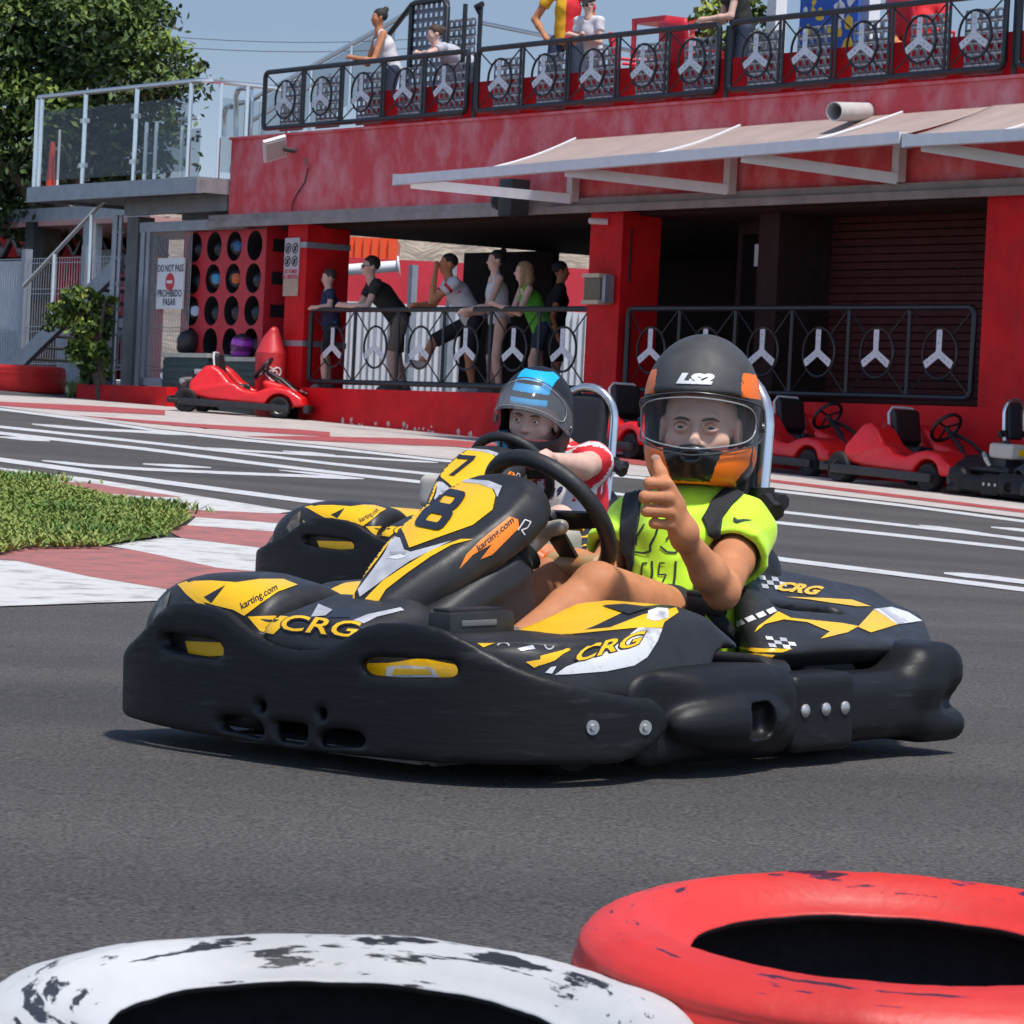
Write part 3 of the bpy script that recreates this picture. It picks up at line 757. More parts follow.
# ------------------------------------------------------------------ awnings
def awning(label, xL, xF0, xR, seams_f, posts, armsL, back0, backR, ybar):
    oB = 1.05
    (tA, zA) = fac(*back0); (tZ, zZ) = fac(*backR)
    zZ = zZ
    oB = solve(lambda o: proj(FP(fac(572, 140)[0], o, fac(xF0, 168, o)[1]))[0]-487, .1, 4)
    t0, z0 = fac(xL, ybar(xL), oB); t1, z1 = fac(xR, ybar(xR), oB)
    a = thing('awning', label, 'awning', FP(t0, oB, z0)); W = a.matrix_world.inverted()
    def L(t, o, z): return W @ FP(t, o, z)
    zb = lambda t: z0+(z1-z0)*(t-t0)/(t1-t0)
    h = .055
    m = MB(); m.hexa([L(t0, oB-.05, z0-h), L(t1, oB-.05, z1-h), L(t1, oB+.05, z1-h), L(t0, oB+.05, z0-h), L(t0, oB-.05, z0+h), L(t1, oB-.05, z1+h), L(t1, oB+.05, z1+h), L(t0, oB+.05, z0+h)]); m.build('front_bar', AWHITE, a)
    tf = fac(xF0, ybar(xF0), oB)[0]
    m = MB(); n = 40
    def fab(u, v):
        t = tf+(t1-tf)*u; sag = -.022*math.sin(v*math.pi)-.012*math.sin(u*60)*math.sin(v*math.pi)
        return L(t, .02+(oB-.02)*v, (zA+(zZ-zA)*u)+(zb(t)+h*.6-(zA+(zZ-zA)*u))*v+sag)
    m.grid(fab, n, 10)
    fo = m.build('canopy', CREAM, a); md = fo.modifiers.new('t', 'SOLIDIFY'); md.thickness = .006
    for x in seams_f:
        t = fac(x, ybar(x), oB)[0]; u = (t-tf)/(t1-tf)
        MB().tube([fab(u, v/10)+Vector((0, 0, .012)) for v in range(11)], .016, 6).build('seam', AWHITE, a)
    for (x, yt, yb) in posts:
        t, zlo = fac(x, yb, .1); 
        m = MB(); m.hexa([L(t-.05, .06, zlo), L(t+.05, .06, zlo), L(t+.05, .16, zlo), L(t-.05, .16, zlo), L(t-.05, .06, 4.2), L(t+.05, .06, 4.2), L(t+.05, .16, 4.2), L(t-.05, .16, 4.2)]); m.build('bracket', AWHITE, a)
    for (xa, xb, yb) in armsL:
        ta, za = fac(xa, ybar(xa)+3, oB-.08); t_, z_ = fac(xb, yb, .12)
        A, B = FP(ta, oB-.08, za-.02), FP(t_, .14, z_)
        d = (B-A).normalized(); s = d.cross(UPV).normalized()*.03; v = Vector((0, 0, .055))
        m = MB(); m.hexa([W @ q for q in (A-s-v, B-s-v, B+s-v, A+s-v, A-s+v, B-s+v, B+s+v, A+s+v)]); m.build('folding_arm', AWHITE, a)
        # upper arm back to the canopy roller
        tm, zm = fac(xa+75, ybar(xa+75)+5, oB-.1)
    # end cap
    m = MB(); m.box(L(t0-.02, oB, z0), (.1, .12, .13)); m.build('end_cap', STEEL, a)
    return a
yb1 = lambda x: 180-.0775*(x-398)-.0000125*(x-398)**2
awning('long cream folding arm awning with white front bar over the railings', 398, 487, 903, (492, 654, 814), ((573, 175, 202), (730, 160, 194), (899, 148, 182)), ((412, 573, 199), (566, 730, 190), (742, 899, 179)), (572, 140), (899, 113), yb1)
yb2 = lambda x: 141-.055*(x-910)
awning('second cream awning running out of the right picture edge', 908, 905, 1190, (1004, 1100), ((1085, 140, 168),), ((922, 1085, 172),), (900, 112.5), (1100, 100), yb2)
# ------------------------------------------------------------------ things on the fascia and pillars
def fascia_bits():
    t, z = fac(868, 112)
    m = MB(); d = (NN*.95-UU*.55).normalized(); c = FP(t, -.02, z)
    e = FP(fac(834, 112, .62)[0], .62, fac(834, 111.5, .62)[1]); d = (e-c)
    m.lathe([(.095, 0), (.095, d.length), (.085, d.length), (.085, .02)], c, d, 20, closed=True)
    tag(m.build('drain_pipe', mat('pvc_grey', (.5, .48, .46), .5, var=.1)), 'short grey plastic drain pipe sticking out of the red fascia', 'pipe')
    t, z = fac(292, 150)
    fl = thing('floodlight', 'white floodlight angled down on the red fascia with a hanging cable', 'floodlight', FP(t, .1, z)); W = fl.matrix_world.inverted()
    M = W.to_3x3() @ Matrix((UU, NN, UPV)).transposed() @ Matrix.Rotation(R(-50), 3, 'Y') @ Matrix.Rotation(R(25), 3, 'Z')
    m = MB(); m.box(W @ FP(t-.05, .22, z), (.34, .3, .05), M, bev=.01); m.build('housing', AWHITE, fl)
    m = MB(); m.box(W @ (FP(t-.05, .22, z))+M @ Vector((0, 0, -.03)), (.28, .24, .012), M); m.build('lens', mat('lamp_glass', (.45, .45, .42), .2), fl)
    m = MB(); m.tube([W @ FP(t+.12, .02, z-.02), W @ FP(t+.04, .15, z)], .03, 8); m.build('bracket', BLACKM, fl)
    pts = [(304, 158), (308, 168), (305, 182), (297, 194), (292, 204), (292, 211)]
    m = MB(); m.tube([W @ FP(fac(x, y, .02)[0], .02, fac(x, y, .02)[1]) for x, y in pts], .009, 5); m.build('cable', BLACKM, fl)
    t, z = fac(514, 198, .3)
    sp = thing('loudspeaker', 'black loudspeaker box with a round camera hanging under the fascia', 'loudspeaker', FP(t, .3, z)); 
    m = MB(); m.box((0, 0, 0), (.26, .25, .42), Matrix((UU, NN, UPV)).transposed(), bev=.02); m.build('cabinet', BLACKM, sp)
    m = MB(); m.lathe([(.001, -.13), (.1, -.09), (.13, 0), (.1, .09), (.001, .13)], -UU*.24+Vector((0, 0, -.02)), NN, 14); m.build('horn', BLACKM, sp)
    # meter box
    t, z = fac(594, 289, .1)
    mb_ = thing('meter_box', 'cream rimmed dark meter box on the middle red pillar', 'meter box', FP(t, .05, z)); A = Matrix((UU, NN, UPV)).transposed()
    m = MB(); m.box((0, 0, 0), (.3, .16, .32), A, bev=.01); m.build('casing', mat('bronze_box', (.13, .105, .06), .4), mb_)
    for s in (-1, 1):
        m = MB(); m.box(NN*.02+Vector((0, 0, s*.145)), (.32, .17, .045), A); m.build('rim', mat('cream_rim', (.52, .44, .30), .5), mb_)
    m = MB(); m.box(UU*.19, (.06, .12, .3), A); m.build('side_box', STEEL, mb_)
    pts = [(612, 282), (619, 270), (622, 250), (622, 228)]
    m = MB(); m.tube([FP(3.215, -.28, fac(x, y)[1]) + NN*(.15-.004*i) for i, (x, y) in enumerate(pts)], .012, 5); tag(m.build('cable', BLACKM), 'black cable running up the side of the middle red pillar', 'cable')
    t, z = fac(597, 221, .12); m = MB(); m.lathe([(.035, 0), (.035, .2)], FP(t, -.02, z), NN-UU*.4, 10); m.lathe([(.022, .2), (.022, .21)], FP(t, -.02, z), NN-UU*.4, 10)
    tag(m.build('security_camera', WHITEP), 'tiny white security camera at the top of the middle red pillar', 'camera')
fascia_bits()
# ------------------------------------------------------------------ entrance corner: gate, sign, helmet rack, boxes, bin
def corner():
    off = -.15
    A = Matrix((UU, NN, UPV)).transposed()
    # red plinth of the corner (left of the boxes)
    t0, t1 = fac(76, 400, .3)[0], fac(166, 400, .3)[0]
    m = MB(); fbox(m, t0, t1, .3, .05, 1.0, 1.46); tag(m.build('low_wall', RED_WALL), 'low red painted kerb wall under the balcony column', 'wall')
    # helmet rack
    ra, rb = fac(183, 290, off)[0], fac(263, 290, off)[0]; zt = fac(225, 228, off)[1]; zb = 1.6
    rk = thing('helmet_rack', 'red helmet rack with rows of round black holes beside the entrance', 'helmet rack', FP((ra+rb)/2, off, zb)); W = rk.matrix_world.inverted()
    L = lambda t, o, z: W @ FP(t, o, z)
    nx, nz = 4, 4; sx = (rb-ra)/nx; z_hi = zt-.03; sz = .415; m = MB(); mh = MB(); cells = []
    for i in range(nx):
        for j in range(nz):
            a, b = ra+i*sx, ra+(i+1)*sx; d = z_hi-j*sz; c = d-sz; x, z = (a+b)/2, (c+d)/2; r = min(sx, sz)*.465; n = 24
            cells.append((i, j, x, z, r))
            ring = []
            sq = []
            for k in range(n):
                an = 2*math.pi*k/n; ca, sa = math.cos(an), math.sin(an); ring.append(L(x+r*ca*.98, off, z+r*sa))
                q = 1/max(abs(ca), abs(sa)); sq.append(L(x+ca*q*sx/2, off, z+sa*q*sz/2))
            m.add(sq+ring, [(k, (k+1) % n, n+(k+1) % n, n+k) for k in range(n)])
            bk = [L(x+r*math.cos(2*math.pi*k/n)*.98, off-.28, z+r*math.sin(2*math.pi*k/n)) for k in range(n)]
            mh.add(ring+bk, [(k, (k+1) % n, n+(k+1) % n, n+k) for k in range(n)]+[tuple(range(n, 2*n))])
    m.build('front_board', mat('rack_red', (.50, .02, .03), .5, var=.1), rk, smooth=False)
    mh.build('hole_lining', BLACKHOLE, rk, smooth=False)
    zl = z_hi-nz*sz
    sd = MB(); 
    for o0, o1 in ((off-.02, off-.3),):
        sd.V = []; fbox(sd, rb+.002, rb+.03, off, off-.42, zl, zt)
        fbox(sd, ra-.03, ra-.002, off, off-.42, zl, zt); fbox(sd, ra-.03, rb+.03, off, off-.42, zt+.002, zt+.03)
    sd.V = [tuple(W @ Vector(v)) for v in sd.V]; sd.build('side_board', MATS['rack_red'], rk)
    for j in range(3):
        q = MB(); fbox(q, rb+.031, rb+.036, off-.1, off-.4, z_hi-.28-j*sz, z_hi-.12-j*sz); q.V = [tuple(W @ Vector(v)) for v in q.V]; q.build('slot', BLACKHOLE, rk)
    hc = {(2, 0): ((.03, .12, .3), 'blue and black helmet in the top row of the helmet rack'), (1, 1): ((.05, .3, .5), 'pale blue and black helmet in the second row of the rack'), (2, 1): ((.6, .12, .02), 'black helmet with an orange flash in the second row of the rack'), (0, 2): ((.5, .55, .7), 'white and blue helmet in the third row of the rack')}
    for i, j, x, z, r in cells:
        if (i, j) not in hc and (i, j) not in ((1, 3), (3, 0)):
            me = sdf_mesh(lambda P: d_ell(P, (0, 0, 0), (.13, .16, .135)), (-.2, -.2, -.2), (.2, .2, .2), .03)
            tag(link(me, 'helmet', [PLASTIC_B], M=frameM(FP(x, off-.17, z-.03), UU, -NN, UPV)), 'plain dark helmet tucked into a black hole of the red rack', 'helmet', 'plain dark helmets in the red rack')
        if (i, j) in hc:
            c, lab = hc[(i, j)]
            me = sdf_mesh(lambda P: d_ell(P, (0, 0, 0), (.13, .16, .14)), (-.2, -.2, -.2), (.2, .2, .2), .02)
            face_mats(me, lambda C: np.where((C[:, 0] > .03) & (np.abs(C[:, 2]) < .06), 1, 0))
            o = link(me, 'helmet', [PLASTIC_B, mat('helm_%d%d' % (i, j), c, .3)], M=frameM(FP(x, off-.12, z), UU, -NN, UPV)); tag(o, lab, 'helmet', 'helmets stored in the red rack')
    # gate frame with wire mesh and the sign
    og = -.05
    g = thing('wire_gate', 'grey framed wire mesh gate under the balcony', 'gate', FP(fac(150, 380, og)[0], og, 1.5)); W = g.matrix_world.inverted(); L = lambda t, o, z: W @ FP(t, o, z)
    ga, gb = fac(147, 300, og)[0], fac(190, 300, og)[0]; gt = fac(160, 232, og)[1]
    for (a, b, c, d) in ((ga, ga+.09, 1.48, gt), (ga-.16, ga-.05, 1.46, gt+.05), (ga-.2, fac(245, 230, og)[0], gt+.0, gt+.13), (ga, gb, 1.48, 1.58)):
        m = MB(); fbox(m, a, b, og-.05, og+.05, c, d); m.V = [tuple(W @ Vector(v)) for v in m.V]; m.build('frame', STEEL, g)
    m = MB()
    for k in range(26): t = ga+.09+(gb-ga-.09)*(k+.5)/26; m.tube([L(t, og, 1.55), L(t, og, gt)], .006, 4)
    for z in (1.7, 1.75, 2.2, 2.25, 2.7, 2.75, 3.1): m.tube([L(ga, og+.01, z), L(gb, og+.01, z)], .006, 4)
    m.build('wire_mesh', mat('wire_grey', (.34, .33, .33), .5, .4), g)
    sA, sB = fac(157.5, 285, .0)[0], fac(184, 285, .0)[0]; s0, s1 = fac(170, 309, 0)[1], fac(170, 258, 0)[1]
    sg = thing('entry_sign', 'white no entry sign with black wording in two languages and red roundel', 'sign', FP((sA+sB)/2, 0, s0)); W = sg.matrix_world.inverted()
    m = MB(); fbox(m, sA, sB, -.01, .01, s0, s1); m.V = [tuple(W @ Vector(v)) for v in m.V]; m.build('board', WHITEP, sg)
    cx = (sA+sB)/2; h = s1-s0
    for txt, zz in (('DO NOT PASS', .79), ('PROHIBIDO', .30), ('PASAR', .13)):
        mb, mm = flat_text(txt, W @ FM0(cx, .013, s0+h*zz), .13 if len(txt) > 6 else .125, BLACKM, 'lettering', sg, .02, .95 if len(txt) < 10 else .82); mb.build('lettering', mm, sg)
    m = MB(); m.lathe([(.115, 0), (.115, .006)], W @ FP(cx, .012, s0+h*.53), NN, 20); m.build('roundel', mat('sign_red', (.6, .02, .03), .5), sg)
    m = MB(); fbox(m, cx-.075, cx+.075, .019, .022, s0+h*.53-.02, s0+h*.53+.02); m.V = [tuple(W @ Vector(v)) for v in m.V]; m.build('roundel_bar', WHITEP, sg)
    # sign on the left pillar
    pA, pB = fac(284.5, 265, -.02)[0], fac(299, 265, -.02)[0]; p0, p1 = fac(290, 296, -.02)[1], fac(290, 238, -.02)[1]
    ps = thing('warning_sign', 'narrow pale sign with four prohibition symbols on the left red pillar', 'sign', FP((pA+pB)/2, -.02, p0)); W = ps.matrix_world.inverted(); hh = p1-p0
    for (nm, a, b, mm) in (('board', p0+.3*hh, p1, mat('sign_grey', (.50, .46, .45), .6, var=.08)), ('lower_panel', p0, p0+.298*hh, mat('sign_tan', (.46, .33, .24), .6, var=.1))):
        m = MB(); fbox(m, pA, pB, -.025, -.012, a, b); m.V = [tuple(W @ Vector(v)) for v in m.V]; m.build(nm, mm, ps)
    cx = (pA+pB)/2
    for dx in (-1, 1):
        for zz in (.82, .60):
            m = MB(); c = FP(cx+dx*(pB-pA)*.24, -.008, p0+hh*zz); n = 14; r = .062
            m.tube([W @ (c+UU*r*math.cos(2*math.pi*k/n)+UPV*r*math.sin(2*math.pi*k/n)) for k in range(n)], .007, 4, closed=True); m.tube([W @ (c+UU*r*.7+UPV*r*.7), W @ (c-UU*r*.7-UPV*r*.7)], .006, 4); m.tube([W @ (c-UPV*r*.55), W @ (c+UPV*r*.4)], .014, 5)
            m.build('symbol', BLACKM, ps)
    for txt, zz in (('NO FUMAR', .42), ('NO SMOKING', .33)):
        mb, mm = flat_text(txt, W @ FM0(cx, -.008, p0+hh*zz), .075, MATS['sign_red'], 'lettering', ps, .02, .8); mb.build('lettering', mm, ps)
    # storage boxes
    for (xa, xb, ya, yb, off2, lab) in ((163, 207, 353, 412, .12, 'dark green slatted storage box with a pale lid carrying the black helmet'), (220, 257, 357, 400, .10, 'dark green storage box with a pale lid carrying the purple helmet')):
        ta, tb = fac(xa, 380, off2)[0], fac(xb, 380, off2)[0]; zt_ = fac((xa+xb)/2, ya, off2)[1]; P = FP((ta+tb)/2, off2-.25, 0); z0 = gz(P.x, P.y)
        bx = thing('storage_box', lab, 'box', FP((ta+tb)/2, off2-.25, z0)); W = bx.matrix_world.inverted()
        m = MB(); fbox(m, ta, tb, off2-.5, off2, z0, zt_-.06)
        for k in range(7):
            zz = z0+.06+k*(zt_-z0-.14)/7; fbox(m, ta-.008, tb+.008, off2-.49, off2+.012, zz, zz+(zt_-z0-.14)/7-.02)
        m.V = [tuple(W @ Vector(v)) for v in m.V]; m.build('body', GREENBOX, bx)
        m = MB(); fbox(m, ta-.02, tb+.02, off2-.52, off2+.02, zt_-.055, zt_); m.V = [tuple(W @ Vector(v)) for v in m.V]; m.build('lid', BOXLID, bx)
        hx, hy, col, lab2 = ((189, 343, None, 'plain black helmet standing on the left green box'), (243, 345, (.42, .05, .50), 'purple and black full face helmet on the right green box'))[0 if xa < 200 else 1]
        th = fac(hx, hy, off2-.2)[0]
        me = sdf_mesh(lambda Q: smax(np.maximum(smin(d_ell(Q, (0, 0, .02), (.135, .165, .15)), d_ell(Q, (-.06, 0, -.07), (.13, .13, .09)), .04), -d_box(Q, (-.19, 0, .0), (.12, .13, .05), .03)), -Q[:, 2]-.14, .02), (-.25, -.22, -.2), (.22, .22, .22), .014)
        if col: face_mats(me, lambda C: np.where((np.abs(C[:, 2]+.2*C[:, 0]-.06) < .035) | (C[:, 2] < -.07), 1, np.where((C[:, 2] > .11), 0, np.where(C[:, 0] < -.1, 0, 2))))
        o = link(me, 'helmet', [PLASTIC_B, mat('helmet_purple', col or (.1, .1, .1), .25, coat=.5) if col else PLASTIC_B, mat('helmet_dark_purple', (.12, .02, .15), .25) if col else PLASTIC_B], M=frameM(FP(th, off2-.2, zt_+.142), UU, -NN, UPV)); tag(o, lab2, 'helmet')
    # bin
    tb, zt_ = fac(273, 323, .12); P = FP(tb, .1, 0); z0 = gz(P.x, P.y); r = .205; hb = zt_-z0
    c0 = FP(tb, .12, z0)
    bn = thing('litter_bin', 'red litter bin with a pointed hood and a white heart mark', 'bin', c0)
    m = MB(); m.lathe([(r*.86, 0), (r*.98, hb*.66), (r*.98, hb*.68)], (0, 0, 0), UPV, 24); bb = m.build('body', BINRED, bn)
    # hood with a scooped opening
    me = sdf_mesh(lambda Q: np.maximum(np.maximum(d_cone(Q, (0, 0, hb*.66), (0, 0, hb*.9), r*1.02, .085)*1.0, hb*.66-Q[:, 2]), -d_ell(Q, tuple(NN*.1-UU*.2+Vector((0, 0, hb*.98))), (.24, .24, .17))), (-.3, -.3, hb*.6), (.3, .3, hb*1.1), .02)
    link(me, 'hood', BINRED, bn)
    # heart mark
    hd = (CAM-c0); hd.z = 0; hd.normalize(); sx = Vector((0, 0, 1)).cross(hd)
    def hp(t, k):
        x = 16*math.sin(t)**3; y = 13*math.cos(t)-5*math.cos(2*t)-2*math.cos(3*t)-math.cos(4*t); return x*k, y*k
    m = MB()
    for k, w in ((.0065, .012), (.0032, .009)):
        pts = []
        for i in range(30):
            x, y = hp(2*math.pi*i/30, k); rr = r*.95; a = (x+.03)/rr
            pts.append(hd*(rr*math.cos(a)+.004)+sx*rr*math.sin(a)+UPV*(hb*.46+y))
        m.tube(pts, w, 4, closed=True)
    m.build('heart_mark', WHITEP, bn)
corner()
# ------------------------------------------------------------------ left background: stairs, fence, shed, bush, tyre
def leftside():
    # stairs up to the balcony; plane parallel to the facade
    off = BAL_O-.9
    A = lambda x, y, o=off: FP(fac(x, y, o)[0], o, fac(x, y, o)[1])
    st = thing('steel_stair', 'grey steel stair with tubular handrail rising to the balcony', 'stairs', A(20, 368)); W = st.matrix_world.inverted()
    for o in (off, off-1.0):
        a, b = A(16, 366, off), A(122, 262, off); a = a+NN*(o-off); b = b+NN*(o-off); v = Vector((0, 0, .13)); s = NN*.04
        m = MB(); m.hexa([W @ q for q in (a-s-v, b-s-v, b+s-v, a+s-v, a-s+v, b-s+v, b+s+v, a+s+v)]); m.build('stringer', STEEL, st)
    for k in range(9):
        f = (k+.5)/9; a = A(16, 366)+(A(122, 262)-A(16, 366))*f+Vector((0, 0, .03))
        m = MB(); m.hexa([W @ (a+UU*x+NN*y+UPV*z) for z in (-.02, .02) for x, y in ((-.13, -.98), (.13, -.98), (.13, -.03), (-.13, -.03))]); m.build('tread', DKSTEEL, st)
    m = MB(); m.tube([W @ A(24, 286), W @ A(98, 207), W @ A(108, 198)], .032, 8); m.build('handrail', CHROME, st)
    for x, y0, y1 in ((55, 252, 322), (92, 212, 290)):
        m = MB(); m.tube([W @ A(x, y0), W @ A(x-3, y1)], .03, 8); m.build('post', CHROME, st)
    for x0, x1 in ((116.5, 109), (121.5, 116.5)):
        m = MB(); a = FP(fac(x0, 215, off+.4)[0], off+.4, fac(x0, 215, off+.4)[1]); b = Vector((a.x, a.y, 1.45))
        m.tube([a, b], .05 if x0 < 118 else .03, 8)
        for k in range(6): m.tube([a+(b-a)*(.1+.15*k)-UU*.07, a+(b-a)*(.1+.15*k)+UU*.07], .025, 6)
        tag(m.build('conduit_pole', STEEL), 'thick grey vertical pole with clips beside the balcony column' if x0 < 118 else 'thin pale vertical pipe next to the balcony column', 'pole')
    # fence
    of = -1.2; B = lambda x, y, o=of: FP(fac(x, y, o)[0], o, fac(x, y, o)[1])
    fn = thing('mesh_fence', 'pale wire mesh fence with grey posts behind the stairs', 'fence', B(20, 370)); W = fn.matrix_world.inverted()
    for x in (-42, 22, 82, 128):
        m = MB(); b = B(x, 368); m.hexa([W @ (b+UU*dx+NN*dy+UPV*z) for z in (-.3, 1.75) for dx, dy in ((-.06, -.06), (.06, -.06), (.06, .06), (-.06, .06))]); m.build('post', STEEL, fn)
    b0, b1 = B(-60, 368), B(150, 368); n = 84; m = MB()
    zz0 = b0.z+.02
    for k in range(n+1):
        p = b0+(b1-b0)*k/n; p.z = 0; m.tube([W @ (p+UPV*(zz0)), W @ (p+UPV*(zz0+1.62))], .0042, 4)
    for z in (.02, .08, .55, .62, 1.1, 1.17, 1.55, 1.62):
        p, q = b0.copy(), b1.copy(); p.z = q.z = zz0+z; m.tube([W @ p, W @ q], .006, 4)
    m.build('wire_mesh', mat('fence_wire', (.55, .55, .55), .5, .2), fn)
    # shed behind
    os_ = -4.5; Cc = lambda x, y, o=os_: FP(fac(x, y, o)[0], o, fac(x, y, o)[1])
    sh = thing('shed', 'open shed with a flat grey roof edge and red trussed wall behind the fence', 'shed', Cc(50, 380)); W = sh.matrix_world.inverted()
    def quad(name, x0, x1, y0, y1, o, m, th=.06):
        ta, tb = fac(x0, (y0+y1)/2, o)[0], fac(x1, (y0+y1)/2, o)[0]; z1, z0 = fac((x0+x1)/2, y0, o)[1], fac((x0+x1)/2, y1, o)[1]
        mb = MB(); fbox(mb, ta, tb, o-th, o, z0, z1); mb.V = [tuple(W @ Vector(v)) for v in mb.V]; return mb.build(name, m, sh)
    quad('roof_edge', -60, 150, 208, 222, os_, STEEL)
    quad('roof_sheet', -60, 150, 221, 226, os_+.02, mat('pink_roof', (.5, .26, .22), .6), 3)
    quad('back_wall', -60, 165, 222, 300, os_-2.6, DARKROOM)
    quad('red_band', -60, 150, 236, 256, os_-2.5, RED_PIL)
    m = MB()
    for k in range(12):
        xa = -50+k*18; m.tube([W @ Cc(xa, 256, os_-2.3), W @ Cc(xa+9, 237, os_-2.3)], .06, 6); m.tube([W @ Cc(xa+9, 237, os_-2.3), W @ Cc(xa+18, 256, os_-2.3)], .06, 6)
    m.build('truss', BLACKM, sh)
    quad('red_door', 34, 80, 256, 350, os_-2.0, RED_PIL)
    quad('grey_panel', 80, 112, 250, 345, os_-2.0, mat('corrugated_grey', (.34, .37, .42), .5, var=.1))
    quad('red_panel', 112, 160, 256, 380, os_-2.0, RED_PIL)
    quad('white_wall', -70, 34, 262, 345, os_-2.0, mat('white_render', (.55, .55, .56), .7, var=.15))
    quad('lower_wall', -70, 112, 330, 385, os_-1.5, mat('grey_render', (.40, .40, .41), .7, var=.2))
    for x in (28, 86): quad('post', x-4, x+4, 222, 300, os_+.1, BLACKM if x < 50 else STEEL, .2)
    # red tyre lying by the kerb
    return
leftside()
def painted_tyre_mesh(Ro, Ri, H, seg=72, seed=0, lumps=.004):
    """profile of a car tyre lying flat, open inside"""
    prof = []
    w = H
    P = [(Ri, .17*w), (Ri+.012, .13*w), (Ri+.45*(Ro-Ri), -.01*w), (Ro-.03, .03*w), (Ro-.008, .12*w), (Ro, .3*w), (Ro, .7*w), (Ro-.008, .88*w), (Ro-.03, .97*w), (Ri+.45*(Ro-Ri), 1.01*w), (Ri+.012, .87*w), (Ri, .83*w), (Ri+.01, .78*w), (Ri+.05, .74*w), (Ro-.035, .8*w), (Ro-.022, .5*w), (Ro-.035, .2*w), (Ri+.05, .26*w), (Ri+.01, .22*w)]
    return P
def tyre(label, M, Ro, Ri, H, m, seed=0, group=None, finish=None):
    P = painted_tyre_mesh(Ro, Ri, H)
    # refine the profile with a smooth closed curve
    n = len(P); Q = []
    for i in range(n):
        p0, p1, p2, p3 = P[i-1], P[i], P[(i+1) % n], P[(i+2) % n]
        for t in (0, .25, .5, .75):
            Q.append(tuple(.5*((2*p1[k])+(-p0[k]+p2[k])*t+(2*p0[k]-5*p1[k]+4*p2[k]-p3[k])*t*t+(-p0[k]+3*p1[k]-3*p2[k]+p3[k])*t**3) for k in (0, 1)))
    mb = MB(); seg = 128; V = []; k = len(Q)
    for j in range(seg):
        a = 2*math.pi*j/seg
        for (r, h) in Q:
            nn = mnoise.noise(Vector((math.cos(a)*3+seed, math.sin(a)*3, h*9)))*.004+mnoise.noise(Vector((math.cos(a)*14+seed, math.sin(a)*14, r*40)))*.0012
            groove = 0
            if r > Ro-.015: groove = -.006*(1 if (h/H*5) % 1 < .16 else 0)
            rib = .0045*max(0, math.sin((r-Ri)/(Ro-Ri)*31))**3 if h > .82*H and Ri+.012 < r < Ro-.02 else 0; nn *= .45 if r < Ri+.03 else .8
            rr = r+nn+groove; V.append((rr*math.cos(a), rr*math.sin(a), h+nn+rib))
    Fc = [(j*k+i, ((j+1) % seg)*k+i, ((j+1) % seg)*k+(i+1) % k, j*k+(i+1) % k) for j in range(seg) for i in range(k)]
    mb.add(V, Fc, 0, True)
    inner = [1 if ((Q[i][0] < Ro-.012) and (.05*H < Q[i][1] < .93*H) and 4*11 <= i) else 0 for i in range(k)]
    mb.MI = [inner[f % k] for f in range(len(Fc))]
    o = mb.build('tyre', m, None, M, smooth=True, auto=False)
    return tag(o, label, 'tyre', group)
RUBBER = mat('black_rubber', (.014, .014, .015), .7, var=.3, vscale=20, bump=.2, bscale=60)
